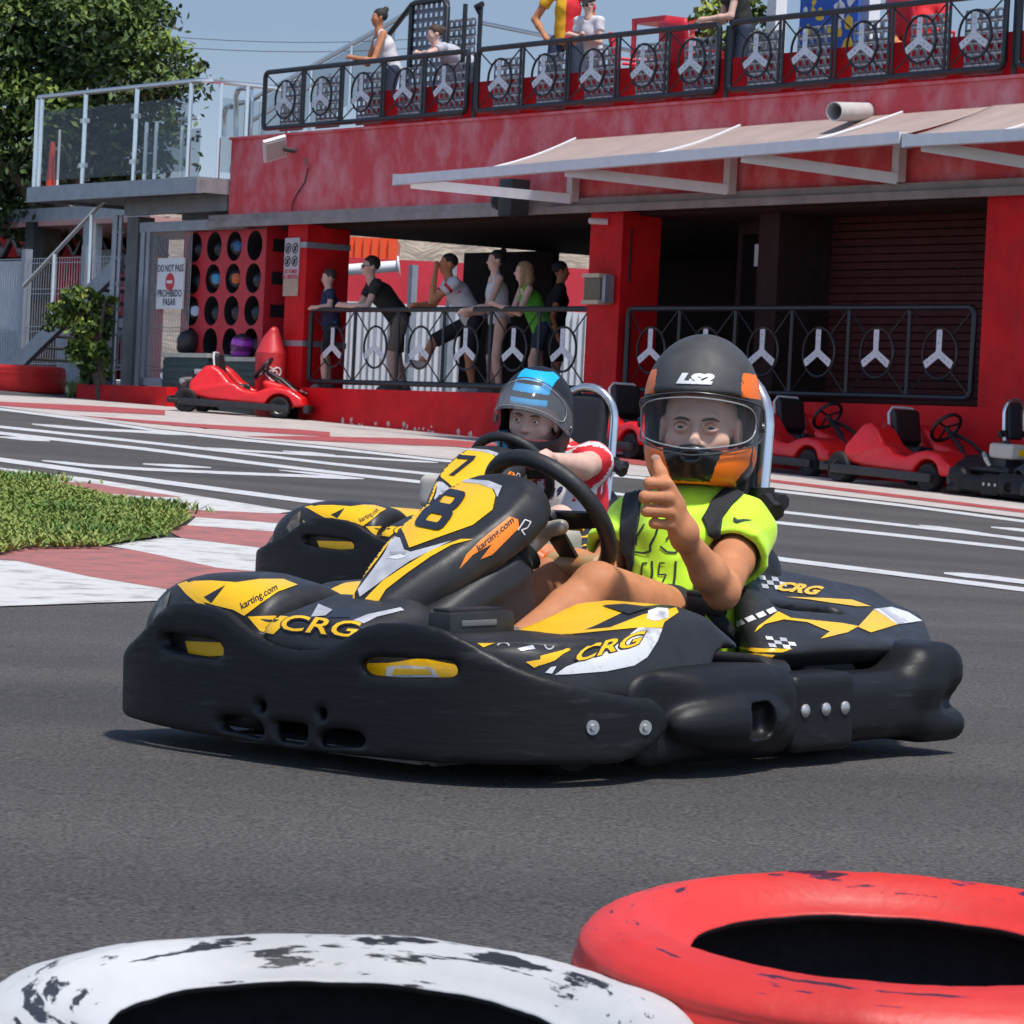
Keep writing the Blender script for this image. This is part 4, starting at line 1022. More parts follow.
def worn(name, col, thr, under=(.02, .02, .022), scale=8, rough=.5, second=None):
    m = mat(name, col, rough); nt = m.node_tree; b = nt.nodes['Principled BSDF']; tc = nt.nodes.new('ShaderNodeTexCoord')
    # patches stretched round the tyre: use polar coordinates
    sep = nt.nodes.new('ShaderNodeSeparateXYZ'); nt.links.new(tc.outputs['Object'], sep.inputs[0])
    at = nt.nodes.new('ShaderNodeMath'); at.operation = 'ARCTAN2'; nt.links.new(sep.outputs['Y'], at.inputs[0]); nt.links.new(sep.outputs['X'], at.inputs[1])
    ln = nt.nodes.new('ShaderNodeVectorMath'); ln.operation = 'LENGTH'
    cb = nt.nodes.new('ShaderNodeCombineXYZ'); nt.links.new(sep.outputs['X'], cb.inputs['X']); nt.links.new(sep.outputs['Y'], cb.inputs['Y']); nt.links.new(cb.outputs[0], ln.inputs[0])
    c2 = nt.nodes.new('ShaderNodeCombineXYZ')
    def mul(s, f):
        k = nt.nodes.new('ShaderNodeMath'); k.operation = 'MULTIPLY'; k.inputs[1].default_value = f; nt.links.new(s, k.inputs[0]); return k.outputs[0]
    nt.links.new(mul(at.outputs[0], .62), c2.inputs['X']); nt.links.new(mul(ln.outputs['Value'], 13), c2.inputs['Y']); nt.links.new(mul(sep.outputs['Z'], 7), c2.inputs['Z'])
    n = nt.nodes.new('ShaderNodeTexNoise'); n.inputs['Scale'].default_value = scale; n.inputs['Detail'].default_value = 9; n.inputs['Roughness'].default_value = .6
    nt.links.new(c2.outputs[0], n.inputs['Vector'])
    # wear collects in rings near the rim and the shoulder
    n2 = nt.nodes.new('ShaderNodeTexNoise'); n2.inputs['Scale'].default_value = 1.6; nt.links.new(c2.outputs[0], n2.inputs['Vector'])
    w = nt.nodes.new('ShaderNodeMath'); w.operation = 'SINE'; nt.links.new(mul(ln.outputs['Value'], 52), w.inputs[0])
    s1 = nt.nodes.new('ShaderNodeMath'); s1.operation = 'MULTIPLY_ADD'; s1.inputs[1].default_value = .07; nt.links.new(w.outputs[0], s1.inputs[0]); nt.links.new(n.outputs['Fac'], s1.inputs[2])
    s2 = nt.nodes.new('ShaderNodeMath'); s2.operation = 'MULTIPLY_ADD'; s2.inputs[1].default_value = .3; nt.links.new(n2.outputs['Fac'], s2.inputs[0]); nt.links.new(s1.outputs[0], s2.inputs[2])
    r = nt.nodes.new('ShaderNodeValToRGB'); e = r.color_ramp.elements; e[0].position = thr; e[1].position = thr+.025
    e[0].color = (*col, 1); e[1].color = (*under, 1)
    if second:
        x = e.new(thr+.012); x.color = (*second, 1)
    nt.links.new(s2.outputs[0], r.inputs['Fac'])
    n3 = nt.nodes.new('ShaderNodeTexNoise'); n3.inputs['Scale'].default_value = 3; n3.inputs['Detail'].default_value = 8; nt.links.new(tc.outputs['Object'], n3.inputs['Vector'])
    r3 = nt.nodes.new('ShaderNodeValToRGB'); r3.color_ramp.elements[0].color = (.72, .72, .72, 1); r3.color_ramp.elements[1].color = (1.1, 1.1, 1.1, 1); r3.color_ramp.elements[0].position = .3; r3.color_ramp.elements[1].position = .65
    nt.links.new(n3.outputs['Fac'], r3.inputs['Fac'])
    mx = nt.nodes.new('ShaderNodeMix'); mx.data_type = 'RGBA'; mx.blend_type = 'MULTIPLY'; mx.inputs['Factor'].default_value = 1
    nt.links.new(r.outputs[0], mx.inputs['A']); nt.links.new(r3.outputs[0], mx.inputs['B']); nt.links.new(mx.outputs['Result'], b.inputs['Base Color'])
    inv = nt.nodes.new('ShaderNodeValToRGB'); inv.color_ramp.elements[0].position = thr-.005; inv.color_ramp.elements[1].position = thr+.02; inv.color_ramp.elements[0].color = (1, 1, 1, 1); inv.color_ramp.elements[1].color = (0, 0, 0, 1)
    nt.links.new(s2.outputs[0], inv.inputs['Fac'])
    bp = nt.nodes.new('ShaderNodeBump'); bp.inputs['Strength'].default_value = .6; bp.inputs['Distance'].default_value = .003
    nt.links.new(inv.outputs[0], bp.inputs['Height'])
    n4 = nt.nodes.new('ShaderNodeTexNoise'); n4.inputs['Scale'].default_value = 60; n4.inputs['Detail'].default_value = 4; nt.links.new(tc.outputs['Object'], n4.inputs['Vector'])
    b2 = nt.nodes.new('ShaderNodeBump'); b2.inputs['Strength'].default_value = .25; b2.inputs['Distance'].default_value = .004; nt.links.new(n4.outputs['Fac'], b2.inputs['Height']); nt.links.new(bp.outputs[0], b2.inputs['Normal']); nt.links.new(b2.outputs[0], b.inputs['Normal'])
    return m
TYRE_W = worn('worn_white_paint', (.47, .47, .465), .74, scale=5.5)
TYRE_R = worn('worn_red_paint', (.62, .030, .022), .80, (.05, .01, .02), scale=6, second=(.06, .03, .16))
def tyres():
    # foreground stacks: two tyres high each; centre and radius taken from the rims in the photo
    def stack(px, py, Y, Ro, Ri, m, labs, tilt=(1.2, 5.0)):
        c = at_y(px, py, Y); H = .21
        g = gz(c.x, c.y); ztop = c.z
        n = 2 
        Hh = (ztop-g)/n
        for k in range(n):
            M = Matrix.Translation((c.x, c.y, g+k*Hh)) @ Matrix.Rotation(R(tilt[k]), 4, 'X') @ Matrix.Rotation(.4+k, 4, 'Z')
            tyre(labs[k], M, Ro, Ri, Hh*.995, m if k == 1 else m, seed=px*.01+k*5)
    stack(896, 927, 3.75, .328, .208, [TYRE_R, RUBBER], ('lower red painted tyre under the big red tyre at the bottom right', 'big red painted tyre lying flat at the bottom right'))
    stack(340, 1003, 3.42, .350, .214, [TYRE_W, RUBBER], ('lower white tyre under the big white tyre at the bottom left', 'big scuffed white painted tyre lying flat at the bottom left'))
    p = on_ground(28, 399); p = on_ground(28, 399-7)
    tyre('red painted tyre lying by the bush on the far left', Matrix.Translation((p.x, p.y, p.z-.02)), .52, .26, .38, [mat('tyre_red_far', (.58, .02, .016), .6, spec=.3, var=.15, vscale=5), RUBBER], 3)
tyres()
# ------------------------------------------------------------------ plants
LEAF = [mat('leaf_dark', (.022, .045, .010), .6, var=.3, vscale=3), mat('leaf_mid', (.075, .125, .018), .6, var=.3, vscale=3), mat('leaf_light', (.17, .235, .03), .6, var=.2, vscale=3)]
BARK = mat('bark', (.10, .075, .055), .9, var=.3, bump=.5, bscale=20)
def leaf_cloud(mb, blobs, n, size, rnd, light=.5):
    tot = sum(b[1][0]*b[1][1]*b[1][2] for b in blobs)
    for (c, r) in blobs:
        c = Vector(c); k = int(n*r[0]*r[1]*r[2]/tot); sub = max(5, k//26)
        for _ in range(sub):
            while True:
                d = Vector((rnd.uniform(-1, 1), rnd.uniform(-1, 1), rnd.uniform(-1, 1)))
                if .35 < d.length < 1: break
            q = c+Vector((d.x*r[0], d.y*r[1], d.z*r[2])); tone = d.z*.55+rnd.uniform(-.5, .5)  # light and shade put into leaf colour: paler towards the top, darker below
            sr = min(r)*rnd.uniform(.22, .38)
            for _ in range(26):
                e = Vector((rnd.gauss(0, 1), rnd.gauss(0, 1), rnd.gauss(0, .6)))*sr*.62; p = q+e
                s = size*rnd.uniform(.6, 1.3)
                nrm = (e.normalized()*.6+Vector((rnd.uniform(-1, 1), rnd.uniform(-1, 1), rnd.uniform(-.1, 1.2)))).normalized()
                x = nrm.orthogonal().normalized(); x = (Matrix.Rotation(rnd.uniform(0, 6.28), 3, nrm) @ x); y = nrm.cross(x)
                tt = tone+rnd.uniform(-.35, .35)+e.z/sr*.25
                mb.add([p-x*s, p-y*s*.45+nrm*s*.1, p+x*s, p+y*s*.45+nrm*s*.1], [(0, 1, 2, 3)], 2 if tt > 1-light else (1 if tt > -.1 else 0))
def tree():
    rnd = random.Random(11); Y = 62
    base = at_y(40, 395, Y); base.z = gz(base.x, 62)
    t = thing('tree', 'big dark green tree behind the glass balcony', 'tree', base); W = t.matrix_world.inverted()
    def Q(px, py, dy=0): return W @ at_y(px, py, Y+dy)
    m = MB(); m.tube([(0, 0, 0), Q(42, 300), Q(50, 230), Q(55, 150)], [.28, .24, .2, .12], 9)
    for e in ((-30, 60, -.6), (20, 10, .8), (90, 20, .3), (140, 70, -.4), (110, -40, .8), (-10, 150, -1), (100, 130, 1)): m.tube([Q(50, 230), Q((50+e[0])/2, (215+e[1])/2, e[2]*.5), Q(*e)], [.12, .08, .03], 6)
    m.build('trunk', BARK, t)
    bl = []
    for (x, y, rx, ry, dy) in ((-20, 40, 70, 60, -.4), (40, 10, 75, 60, 0), (95, 25, 70, 55, -.6), (140, 75, 58, 45, -.8), (175, 68, 36, 24, -.3), (125, 10, 45, 50, .4), (80, 100, 75, 60, .3), (30, 130, 70, 60, -.5), (-30, 120, 60, 70, 0), (30, 195, 60, 50, .5), (95, 170, 60, 50, .8), (140, 140, 50, 50, 1), (-30, -50, 80, 60, 0), (60, -60, 80, 60, .5), (120, -50, 50, 50, 0), (-20, 200, 60, 45, .6)):
        s = F/Y; bl.append((Q(x, y, dy), (rx/s, rx/s*.9, ry/s)))
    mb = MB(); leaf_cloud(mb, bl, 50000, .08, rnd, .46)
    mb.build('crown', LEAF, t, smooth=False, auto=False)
    # bush
    b0 = FP(fac(92, 388, .4)[0], .2, 0); b0.z = gz(b0.x, b0.y)
    s = thing('bush', 'clipped leafy bush on bare stems beside the grey stair', 'bush', b0); W = s.matrix_world.inverted(); Yb = b0.y
    P = lambda x, y, d=0: W @ at_y(x, y, Yb+d)
    m = MB()
    for (x, y) in ((62, 315), (75, 300), (90, 298), (105, 300), (96, 330), (70, 335)): m.tube([(rnd.uniform(-.08, .08), rnd.uniform(-.1, .1), 0), P(95+(x-95)*.3, 350), P(95+(x-95)*.75, (y+345)/2-6), P(x, y)], [.045, .04, .03, .015], 6)
    m.build('stem', BARK, s)
    k = F/Yb; bl = [(P(x, y, d), (r/k, r/k, h/k)) for x, y, r, h, d in ((60, 318, 14, 17, 0), (80, 297, 18, 12, -.1), (70, 310, 15, 14, .2), (103, 297, 10, 11, .1), (96, 320, 16, 20, .2), (100, 345, 13, 22, .3), (94, 368, 14, 16, .1), (82, 330, 14, 12, -.2), (88, 352, 16, 18, -.1), (100, 378, 12, 10, .1), (80, 345, 12, 16, .1))]
    mb = MB(); leaf_cloud(mb, bl, 6200, .058, rnd, .62); mb.build('leaves', [mat('bush_dark', (.03, .06, .012), .6, var=.3), mat('bush_mid', (.11, .17, .02), .6, var=.2), mat('bush_light', (.26, .30, .04), .6, var=.2)], s, smooth=False, auto=False)
    # weeds by the kerb
    mb = MB()
    for k in range(900):
        q = on_ground(rnd.uniform(66, 100), 397); q = q+Vector((0, rnd.uniform(0, 1.2), 0)); q.z = gz(q.x, q.y)
        h = rnd.uniform(.08, .28); a = rnd.uniform(0, 6.28); d = Vector((math.cos(a), math.sin(a), 0))
        mb.add([q-d*.012, q+d*.012, q+Vector((-d.y, d.x, 0))*h*.5+UPV*h], [(0, 1, 2)], rnd.choice((0, 1, 2)))
    tag(mb.build('weeds', GRASS, smooth=False, auto=False), 'tuft of weeds beside the far red tyre', 'weeds', kind='stuff')
tree()
# ------------------------------------------------------------------ what shows through the open bay
def beyond():
    def q(name, lab, cat, x0, x1, y0, y1, Y, m, th=.2, ribs=0, groupless=True):
        a, b = at_y(x0, y1, Y), at_y(x1, y1, Y); zt = at_y((x0+x1)/2, y0, Y).z; zb = min(a.z, b.z)
        mb = MB(); n = ribs or 1
        for i in range(n):
            xa = a.x+(b.x-a.x)*i/n; xb = a.x+(b.x-a.x)*(i+1)/n; wd = xb-xa
            if ribs:
                mb.hexa([(xa, Y-.07, zb), (xa+wd*.55, Y-.07, zb), (xa+wd*.55, Y+th, zb), (xa, Y+th, zb), (xa, Y-.07, zt), (xa+wd*.55, Y-.07, zt), (xa+wd*.55, Y+th, zt), (xa, Y+th, zt)])
                mb.hexa([(xa+wd*.551, Y, zb), (xb, Y, zb), (xb, Y+th, zb), (xa+wd*.551, Y+th, zb), (xa+wd*.551, Y, zt), (xb, Y, zt), (xb, Y+th, zt), (xa+wd*.551, Y+th, zt)])
            else: mb.hexa([(xa, Y, zb), (xb, Y, zb), (xb, Y+th, zb), (xa, Y+th, zb), (xa, Y, zt), (xb, Y, zt), (xb, Y+th, zt), (xa, Y+th, zt)])
        return tag(mb.build(name, m), lab, cat)
    q('shipping_container', 'bright orange ribbed shipping container behind the open bay', 'container', 320, 395, 237, 285, 85, mat('container_orange', (.85, .10, .02), .5), 2.4, 9)
    q('boundary_wall', 'red boundary wall seen through the open bay behind the spectators', 'wall', 250, 640, 262, 312, 74, mat('boundary_red', (.62, .03, .045), .6, var=.15, vscale=1))
    q('low_wall', 'white ribbed low wall seen between the railing and the legs of the spectators', 'wall', 250, 640, 306, 400, 66, mat('white_ribbed', (.62, .62, .63), .6, var=.06), .15, 60)
    a = at_y(318, 272, 72); b = at_y(398, 266, 72)
    m = MB(); m.tube([a, b], .11, 10); m.tube([b, b+(b-a).normalized()*.03], .2, 12)
    tag(m.build('pipe', WHITEP), 'long white pipe with a round flange behind the man in black', 'pipe')
    # white lattice in front of the wall
    # hillside
    rnd = random.Random(5); V = []; n = 90; k = 26
    for j in range(k+1):
        for i in range(n+1):
            X = -40+i*80/n; Yy = 190+j*9; h = 3+17.2*sstep(j/k, 0, .62)+1.2*mnoise.noise(Vector((X*.08, j*.2, 1)))*2+.9*mnoise.noise(Vector((X*.4, j*.7, 4)))
            V.append((X, Yy, h))
    Fc = [(j*(n+1)+i, j*(n+1)+i+1, (j+1)*(n+1)+i+1, (j+1)*(n+1)+i) for j in range(k) for i in range(n)]
    o = link(pydata(V, Fc), 'hillside', mat('dry_hillside', (.17, .135, .10), .9, col2=(.38, .31, .23), vscale=.9, thr=(.42, .62), detail=9, bump=.3, bscale=2)); o['kind'] = 'structure'
    # village on the crest
    mb = MB()
    # cables
    for y0, y1, lab in ((33, 35, 'upper thin power cable across the sky'), (43, 44, 'lower thin power cable across the sky')):
        m = MB(); a = at_y(120, y0, 110); b = at_y(480, y1, 110); m.tube([a+(b-a)*t/10-Vector((0, 0, .25*math.sin(math.pi*t/10))) for t in range(11)], .014, 4); tag(m.build('power_cable', mat('cable_grey', (.10, .10, .11), .6)), lab, 'cable')
beyond()
# ------------------------------------------------------------------ terrace stair rails and furniture
def terrace():
    o = -2.4; A = lambda x, y, o=o: FP(fac(x, y, o)[0], o, fac(x, y, o)[1])
    h = thing('stair_handrail', 'long silver handrail climbing behind the terrace railing', 'handrail', A(250, 100)); W = h.matrix_world.inverted()
    MB().tube([W @ A(236, 104), W @ A(250, 101), W @ A(300, 73), W @ A(395, 20), W @ A(430, 0)], .035, 8).build('upper_rail', CHROME, h)
    MB().tube([W @ A(250, 122), W @ A(275, 107), W @ A(330, 75)], .03, 8).build('lower_rail', CHROME, h)
    for x, y in ((262, 94), (312, 66), (352, 44)): MB().tube([W @ A(x, y), W @ (A(x, y)-Vector((0, 0, .9)))], .025, 6).build('post', CHROME, h)
    m = MB(); a, b = A(262, 98), A(395, 24); d = Vector((0, 0, .75)); m.hexa([W @ q for q in (a-d, b-d, b-d-NN*.01, a-d-NN*.01, a, b, b-NN*.01, a-NN*.01)]); m.build('glass_pane', GLASS, h)
    h2 = MB(); h2.tube([A(482, 23), A(556, 38), A(640, 52)], .03, 8); tag(h2.build('handrail', CHROME), 'short silver handrail behind the man in yellow', 'handrail')
    # curved tube ends left of the leftmost railing
    for x0, x1, lab in ((224, 231, 'inner bent chrome tube end left of the terrace railing'), (236, 250, 'outer bent chrome tube end left of the terrace railing')):
        oo = -.3; B = lambda x, y: FP(fac(x, y, oo)[0], oo, fac(x, y, oo)[1]); yt = 106 if x0 == 224 else 88
        m = MB(); m.tube([B(x0, 136), B(x0, yt+8), B(x0+2, yt+2), B(x0+7, yt), B(x1+1, yt+1)]+([B(x1+1, yt+10), B(x1, 136)] if x0 == 236 else []), .035, 8); tag(m.build('tube_end', CHROME), lab, 'handrail')
    REDP = mat('red_plastic', (.62, .015, .03), .4)
    def chair(x, y, off, lab, s=1, yaw=0):
        p = FP(fac(x, y, off)[0], off, 4.64); Mx = frameM(p, UU, -NN, UPV) @ Matrix.Rotation(yaw, 4, 'Z')
        c = thing('terrace_chair', lab, 'chair', Mx, 'red chairs on the terrace')
        for dx in (-.22, .22):
            for dy in (-.2, .2):
                MB().tube([(dx*1.1, dy*1.15, 0), (dx, dy, .45)], .018, 6).build('leg', REDP, c)
        m = MB(); m.box((0, 0, .46), (.5, .48, .035), bev=.01); m.build('seat', REDP, c)
        m = MB(); m.grid(lambda u, v: Vector(((u-.5)*.5, .22+.1*v+.05*(1-4*(u-.5)**2), .5+.5*v)), 8, 6); b = m.build('backrest', REDP, c); b.modifiers.new('t', 'SOLIDIFY').thickness = .025
        for dx in (-.26, .26):
            MB().tube([(dx, -.18, .46), (dx, -.2, .68), (dx, .22, .7)], .02, 6).build('armrest', REDP, c)
        return c
    chair(640, 40, -1.1, 'red plastic armchair on the terrace beside the boy in white', yaw=2.4)
    chair(695, 30, -.75, 'red plastic armchair on the terrace with its back to the railing', yaw=3.14)
    chair(925, 5, -.9, 'red plastic armchair at the right end of the terrace', yaw=3.0)
    # red serving cart frame
    t = fac(650, 20, -1.9)[0]
    fr = thing('red_stand', 'tall red metal stand on the terrace behind the red chairs', 'stand', FP(t, -1.9, 4.62)); W = fr.matrix_world.inverted()
    for dx in (-.3, .3): 
        for do in (0, -.4): MB().tube([W @ FP(t+dx, -1.9+do, 4.62), W @ FP(t+dx, -1.9+do, 5.95)], .03, 6).build('upright', REDP, fr)
    for z in (5.2, 5.55, 5.93):
        m = MB(); fbox(m, t-.33, t+.33, -2.32, -1.88, z, z+.06); m.V = [tuple(W @ Vector(v)) for v in m.V]; m.build('shelf', REDP, fr)
    # blue banner with yellow shapes
    ta, tb = fac(800, 10, -1.0)[0], fac(858, 10, -1.0)[0]
    bn = thing('banner', 'blue display board with yellow splashes on the terrace', 'banner', FP(ta, -1, 4.7)); W = bn.matrix_world.inverted()
    m = MB(); fbox(m, ta, tb, -1.03, -1, 4.75, 6.1); m.V = [tuple(W @ Vector(v)) for v in m.V]; m.build('board', mat('banner_blue', (.02, .10, .42), .5), bn)
    rnd = random.Random(2)
    for (mm, nn_) in ((mat('banner_yellow', (.75, .5, .02), .5), 12), (WHITEP, 8)):
        m = MB()
        for k in range(nn_):
            x, z = rnd.uniform(ta+.08, tb-.08), rnd.uniform(4.95, 6.05); s = rnd.uniform(.03, .08)
            m.prism([(s*math.cos(a)*rnd.uniform(.6, 1.4), s*math.sin(a)*rnd.uniform(.6, 1.6)) for a in np.linspace(0, 6.28, 8)[:-1]], W @ FM0(x, -.999, z), .004)
        m.build('splash', mm, bn)['kind'] = 'stuff'
    for x0, lab in ((775, 'white terrace pillar left of the blue board'), (868, 'white terrace pillar right of the blue board')):
        m = MB(); t = fac(x0, 10, -1.4)[0]; fbox(m, t-.08, t+.08, -1.5, -1.35, 4.62, 6.3); tag(m.build('terrace_pillar', WHITEP), lab, 'pillar')
    # potted plant
    t = fac(735, 10, -1.2)[0]; rr = random.Random(4); p = FP(t, -1.2, 4.62)
    pt = thing('potted_plant', 'bushy green plant in a dark pot on the terrace', 'plant', p)
    m = MB(); m.lathe([(.16, 0), (.22, .42), (.19, .42), (.18, .38)], (0, 0, 0), UPV, 14); m.build('pot', DKSTEEL, pt)
    m = MB(); leaf_cloud(m, [((0, 0, .95), (.4, .4, .5))], 1100, .06, rr, .5); m.build('leaves', [MATS['bush_dark'], MATS['bush_mid'], MATS['bush_light']], pt, smooth=False, auto=False)
terrace()
# ------------------------------------------------------------------ kart frames: x = its left, y = backwards, z = up off the track
def kart_frame(C, theta, gx=.023, gy=.0222):
    n = Vector((-gx, -gy, 1)).normalized(); t = R(theta)
    l = Vector((math.cos(t), -math.sin(t), 0)); l = (l-n*l.dot(n)).normalized(); b = n.cross(l)
    return frameM(C, l, b, n)
_c = on_ground(292, 757, .025); _c.z -= .06
K1 = kart_frame(_c, 44)
K1i = K1.inverted()
def KL(px, py, K=None, **kw):
    K = K or K1; Ki = K.inverted(); o = Ki @ CAM; d = Ki.to_3x3() @ ray(px, py)
    k, v = list(kw.items())[0]; i = 'abz'.index(k); t = (v-o[i])/d[i]; return o+d*t
# ------------------------------------------------------------------ materials of the karts
BUMP = mat('scuffed_black_plastic', (.0075, .0075, .0085), .5, spec=.3, col2=(.034, .034, .036), thr=(.58, .74), vscale=6, detail=10, bump=.14, bscale=12, stretch=(.8, .8, 4.5))
KGREY = mat('kart_charcoal', (.022, .022, .0235), .45, spec=.35, var=.25, vscale=9, bump=.05, bscale=50)
KYEL = mat('kart_yellow', (.84, .47, .008), .32, var=.06, vscale=12)
KWHT = mat('kart_white', (.66, .66, .66), .35, col2=(.25, .25, .26), thr=(.52, .72), vscale=16)
KSIL = mat('kart_silver', (.50, .50, .51), .35, .2, var=.2, vscale=20)
KORG = mat('kart_orange', (.85, .22, .01), .35)
KBLK = mat('kart_black_print', (.014, .015, .022), .4)
KHEAD = mat('headlight_print', (.20, .155, .10), .25, col2=(.06, .05, .045), vscale=26, thr=(.4, .6))
RIMRUB = mat('wheel_grip', (.014, .014, .015), .55, var=.2, bump=.2, bscale=120)
GOLD = mat('worn_tan_grip', (.42, .28, .12), .4, col2=(.55, .16, .03), vscale=7, thr=(.5, .7))
HUBM = mat('worn_cast_metal', (.52, .46, .38), .45, .4, var=.3, vscale=20)
SEATM = mat('seat_black', (.010, .010, .011), .5, var=.2, bump=.1)
PADM = mat('seat_pad', (.014, .015, .018), .6, bump=.15, bscale=90)
BOLT = mat('bolt_steel', (.45, .44, .42), .4, .7, var=.2, vscale=60)
ENGB = mat('engine_beige', (.48, .45, .39), .45, var=.12)
W_, D_, N_ = .668, .50, 3.2; W_F = .865
_t = np.linspace(0, math.pi/2, 400); _ca = W_*np.sin(_t)**(2/N_); _cb = D_-D_*np.cos(_t)**(2/N_)
_cs = np.concatenate([[0], np.cumsum(np.hypot(np.diff(_ca), np.diff(_cb)))]); S_D = _cs[-1]
def plan_dist(P):
    """signed distance to the bumper's plan curve (outside > 0) and arc length from the centre line"""
    a, b = P[:, 0], P[:, 1]; aa = np.abs(a); q = np.maximum(D_-b, 0)
    w_ = np.where(a < 0, W_F, W_)
    u, v = aa/w_, q/D_; g = (u**N_+v**N_)**(1/N_)+1e-9
    ga = (u/g)**(N_-1)/w_; gb = (v/g)**(N_-1)/D_
    d = (g-1)/np.maximum(np.hypot(ga, gb), 1e-6)
    d = np.where(b > D_, aa-w_, d)
    t = np.arctan2(u**(N_/2), v**(N_/2)); s = np.interp(t, _t, _cs); s = np.where(b > D_, S_D+b-D_, s)
    return d, s*np.sign(a)
def trace_bumper(px, py):
    o = K1i @ CAM; d = K1i.to_3x3() @ ray(px, py)
    T = np.linspace(7.0, 10.5, 3500); P = np.array(o)+T[:, None]*np.array(d); dd, s = plan_dist(P)
    i = int(np.argmax(dd < 0)) if (dd < 0).any() else int(np.argmin(dd))
    return float(s[i]), float(P[i, 2])
def bumper_mesh():
    up = [(300, 650.5), (316, 649), (333, 643.5), (344, 637), (360, 627), (377, 622.6), (400, 622), (424, 624.5), (447, 630), (470.6, 642), (494, 655), (517.5, 666.6), (541, 675), (570, 683), (598.6, 691), (634, 696.7), (655, 698), (666.5, 706.5), (671, 718), (670, 732), (657, 746), (638, 758), (620, 765), (570, 767), (540, 766.5), (400, 761.5), (330, 754), (300, 752.5)]
    near = [trace_bumper(*p) for p in up]; s0 = near[0][0]
    poly = [(max(0, p[0]), p[1]) for p in near]; poly = [(-.2, near[0][1]), (0, near[0][1])]+poly[1:-1]+[(0, near[-1][1]), (-.2, near[-1][1])]
    slotR = [trace_bumper(*p) for p in [(361.6, 669), (365, 660.4), (375, 658), (430, 660), (452, 662), (460, 670), (456, 677.5), (424, 679), (370, 675.5)]]
    midR = [trace_bumper(*p) for p in [(318, 741), (322, 731), (340, 729), (360, 733), (366, 741), (360, 747), (322, 746)]]
    mid = [(-.045, near[-1][1]+.032), (.045, near[-1][1]+.032), (.055, near[-1][1]+.066), (-.055, near[-1][1]+.066)]
    mz = sum(p[1] for p in midR)/len(midR)
    mid = [(-.04, mz-.022), (.04, mz-.022), (.05, mz+.02), (-.05, mz+.02)]
    holeR = trace_bumper(322, 713.5)
    print('bumper', near[0], near[-1], 'end s', max(p[0] for p in near), 'slot', slotR[0], slotR[5])
    th = .032
    def f(P):
        d, s = plan_dist(P); z = P[:, 2]; sa = np.abs(s); sa = np.where(s < 0, np.where(sa < .31, sa*1.14, .353+(sa-.31)*1.55), sa)
        e = smax(d, -(d+th), .008)
        q = d_poly(sa, z, poly)
        e = smax(e, q, .018)
        # shallow scuffs and a bent lip on the corners
        for h in (slotR, midR): e = smax(e, -d_poly(sa, z, h), .008)
        e = smax(e, -d_poly(s, z, mid), .006)
        e = smax(e, -(np.hypot(sa-abs(holeR[0]), z-holeR[1])-.013), .004)
        return e
    return sdf_mesh(f, (-.92, -.06, .02), (.72, .95, .52), .0085, relax=2)
def sd_poly_ext(P, poly, ax, lo, hi, r):
    """polygon in the two other axes extruded along ax"""
    u, v = [i for i in range(3) if i != ax]
    p = d_poly(P[:, u], P[:, v], poly)+r; q = np.abs(P[:, ax]-(lo+hi)/2)-(hi-lo)/2+r
    return np.hypot(np.maximum(p, 0), np.maximum(q, 0))+np.minimum(np.maximum(p, q), 0)-r
NS = np.array([0, .845, .534]); NQ = np.array([0, -.534, .845])      # nose panel: along it and out of it
def nose_sdf(P):
    q0 = P-np.array([0, .172, .386]); p = q0@NS; q = q0@NQ; a = P[:, 0]
    half = [(0, -.005), (.05, 0), (.08, .06), (.130, .2), (.160, .33), (.166, .43), (.155, .515), (.128, .565), (.08, .59), (0, .596)]
    poly = half+[(-x, y) for x, y in half[::-1]][1:-1]
    h = .05; qq = q+h+1.0*a*a+.25*(p-.35)**2-.012
    r = .042; w = d_poly(a, p, poly)+r; k = np.abs(qq)-h+r
    d = np.hypot(np.maximum(w, 0), np.maximum(k, 0))+np.minimum(np.maximum(w, k), 0)-r
    # raised rim along the legs and over the crown
    ring = np.abs(d_poly(a, p, poly)+.03)
    return d-.006*np.exp(-(ring/.016)**2)*(q > -.08)
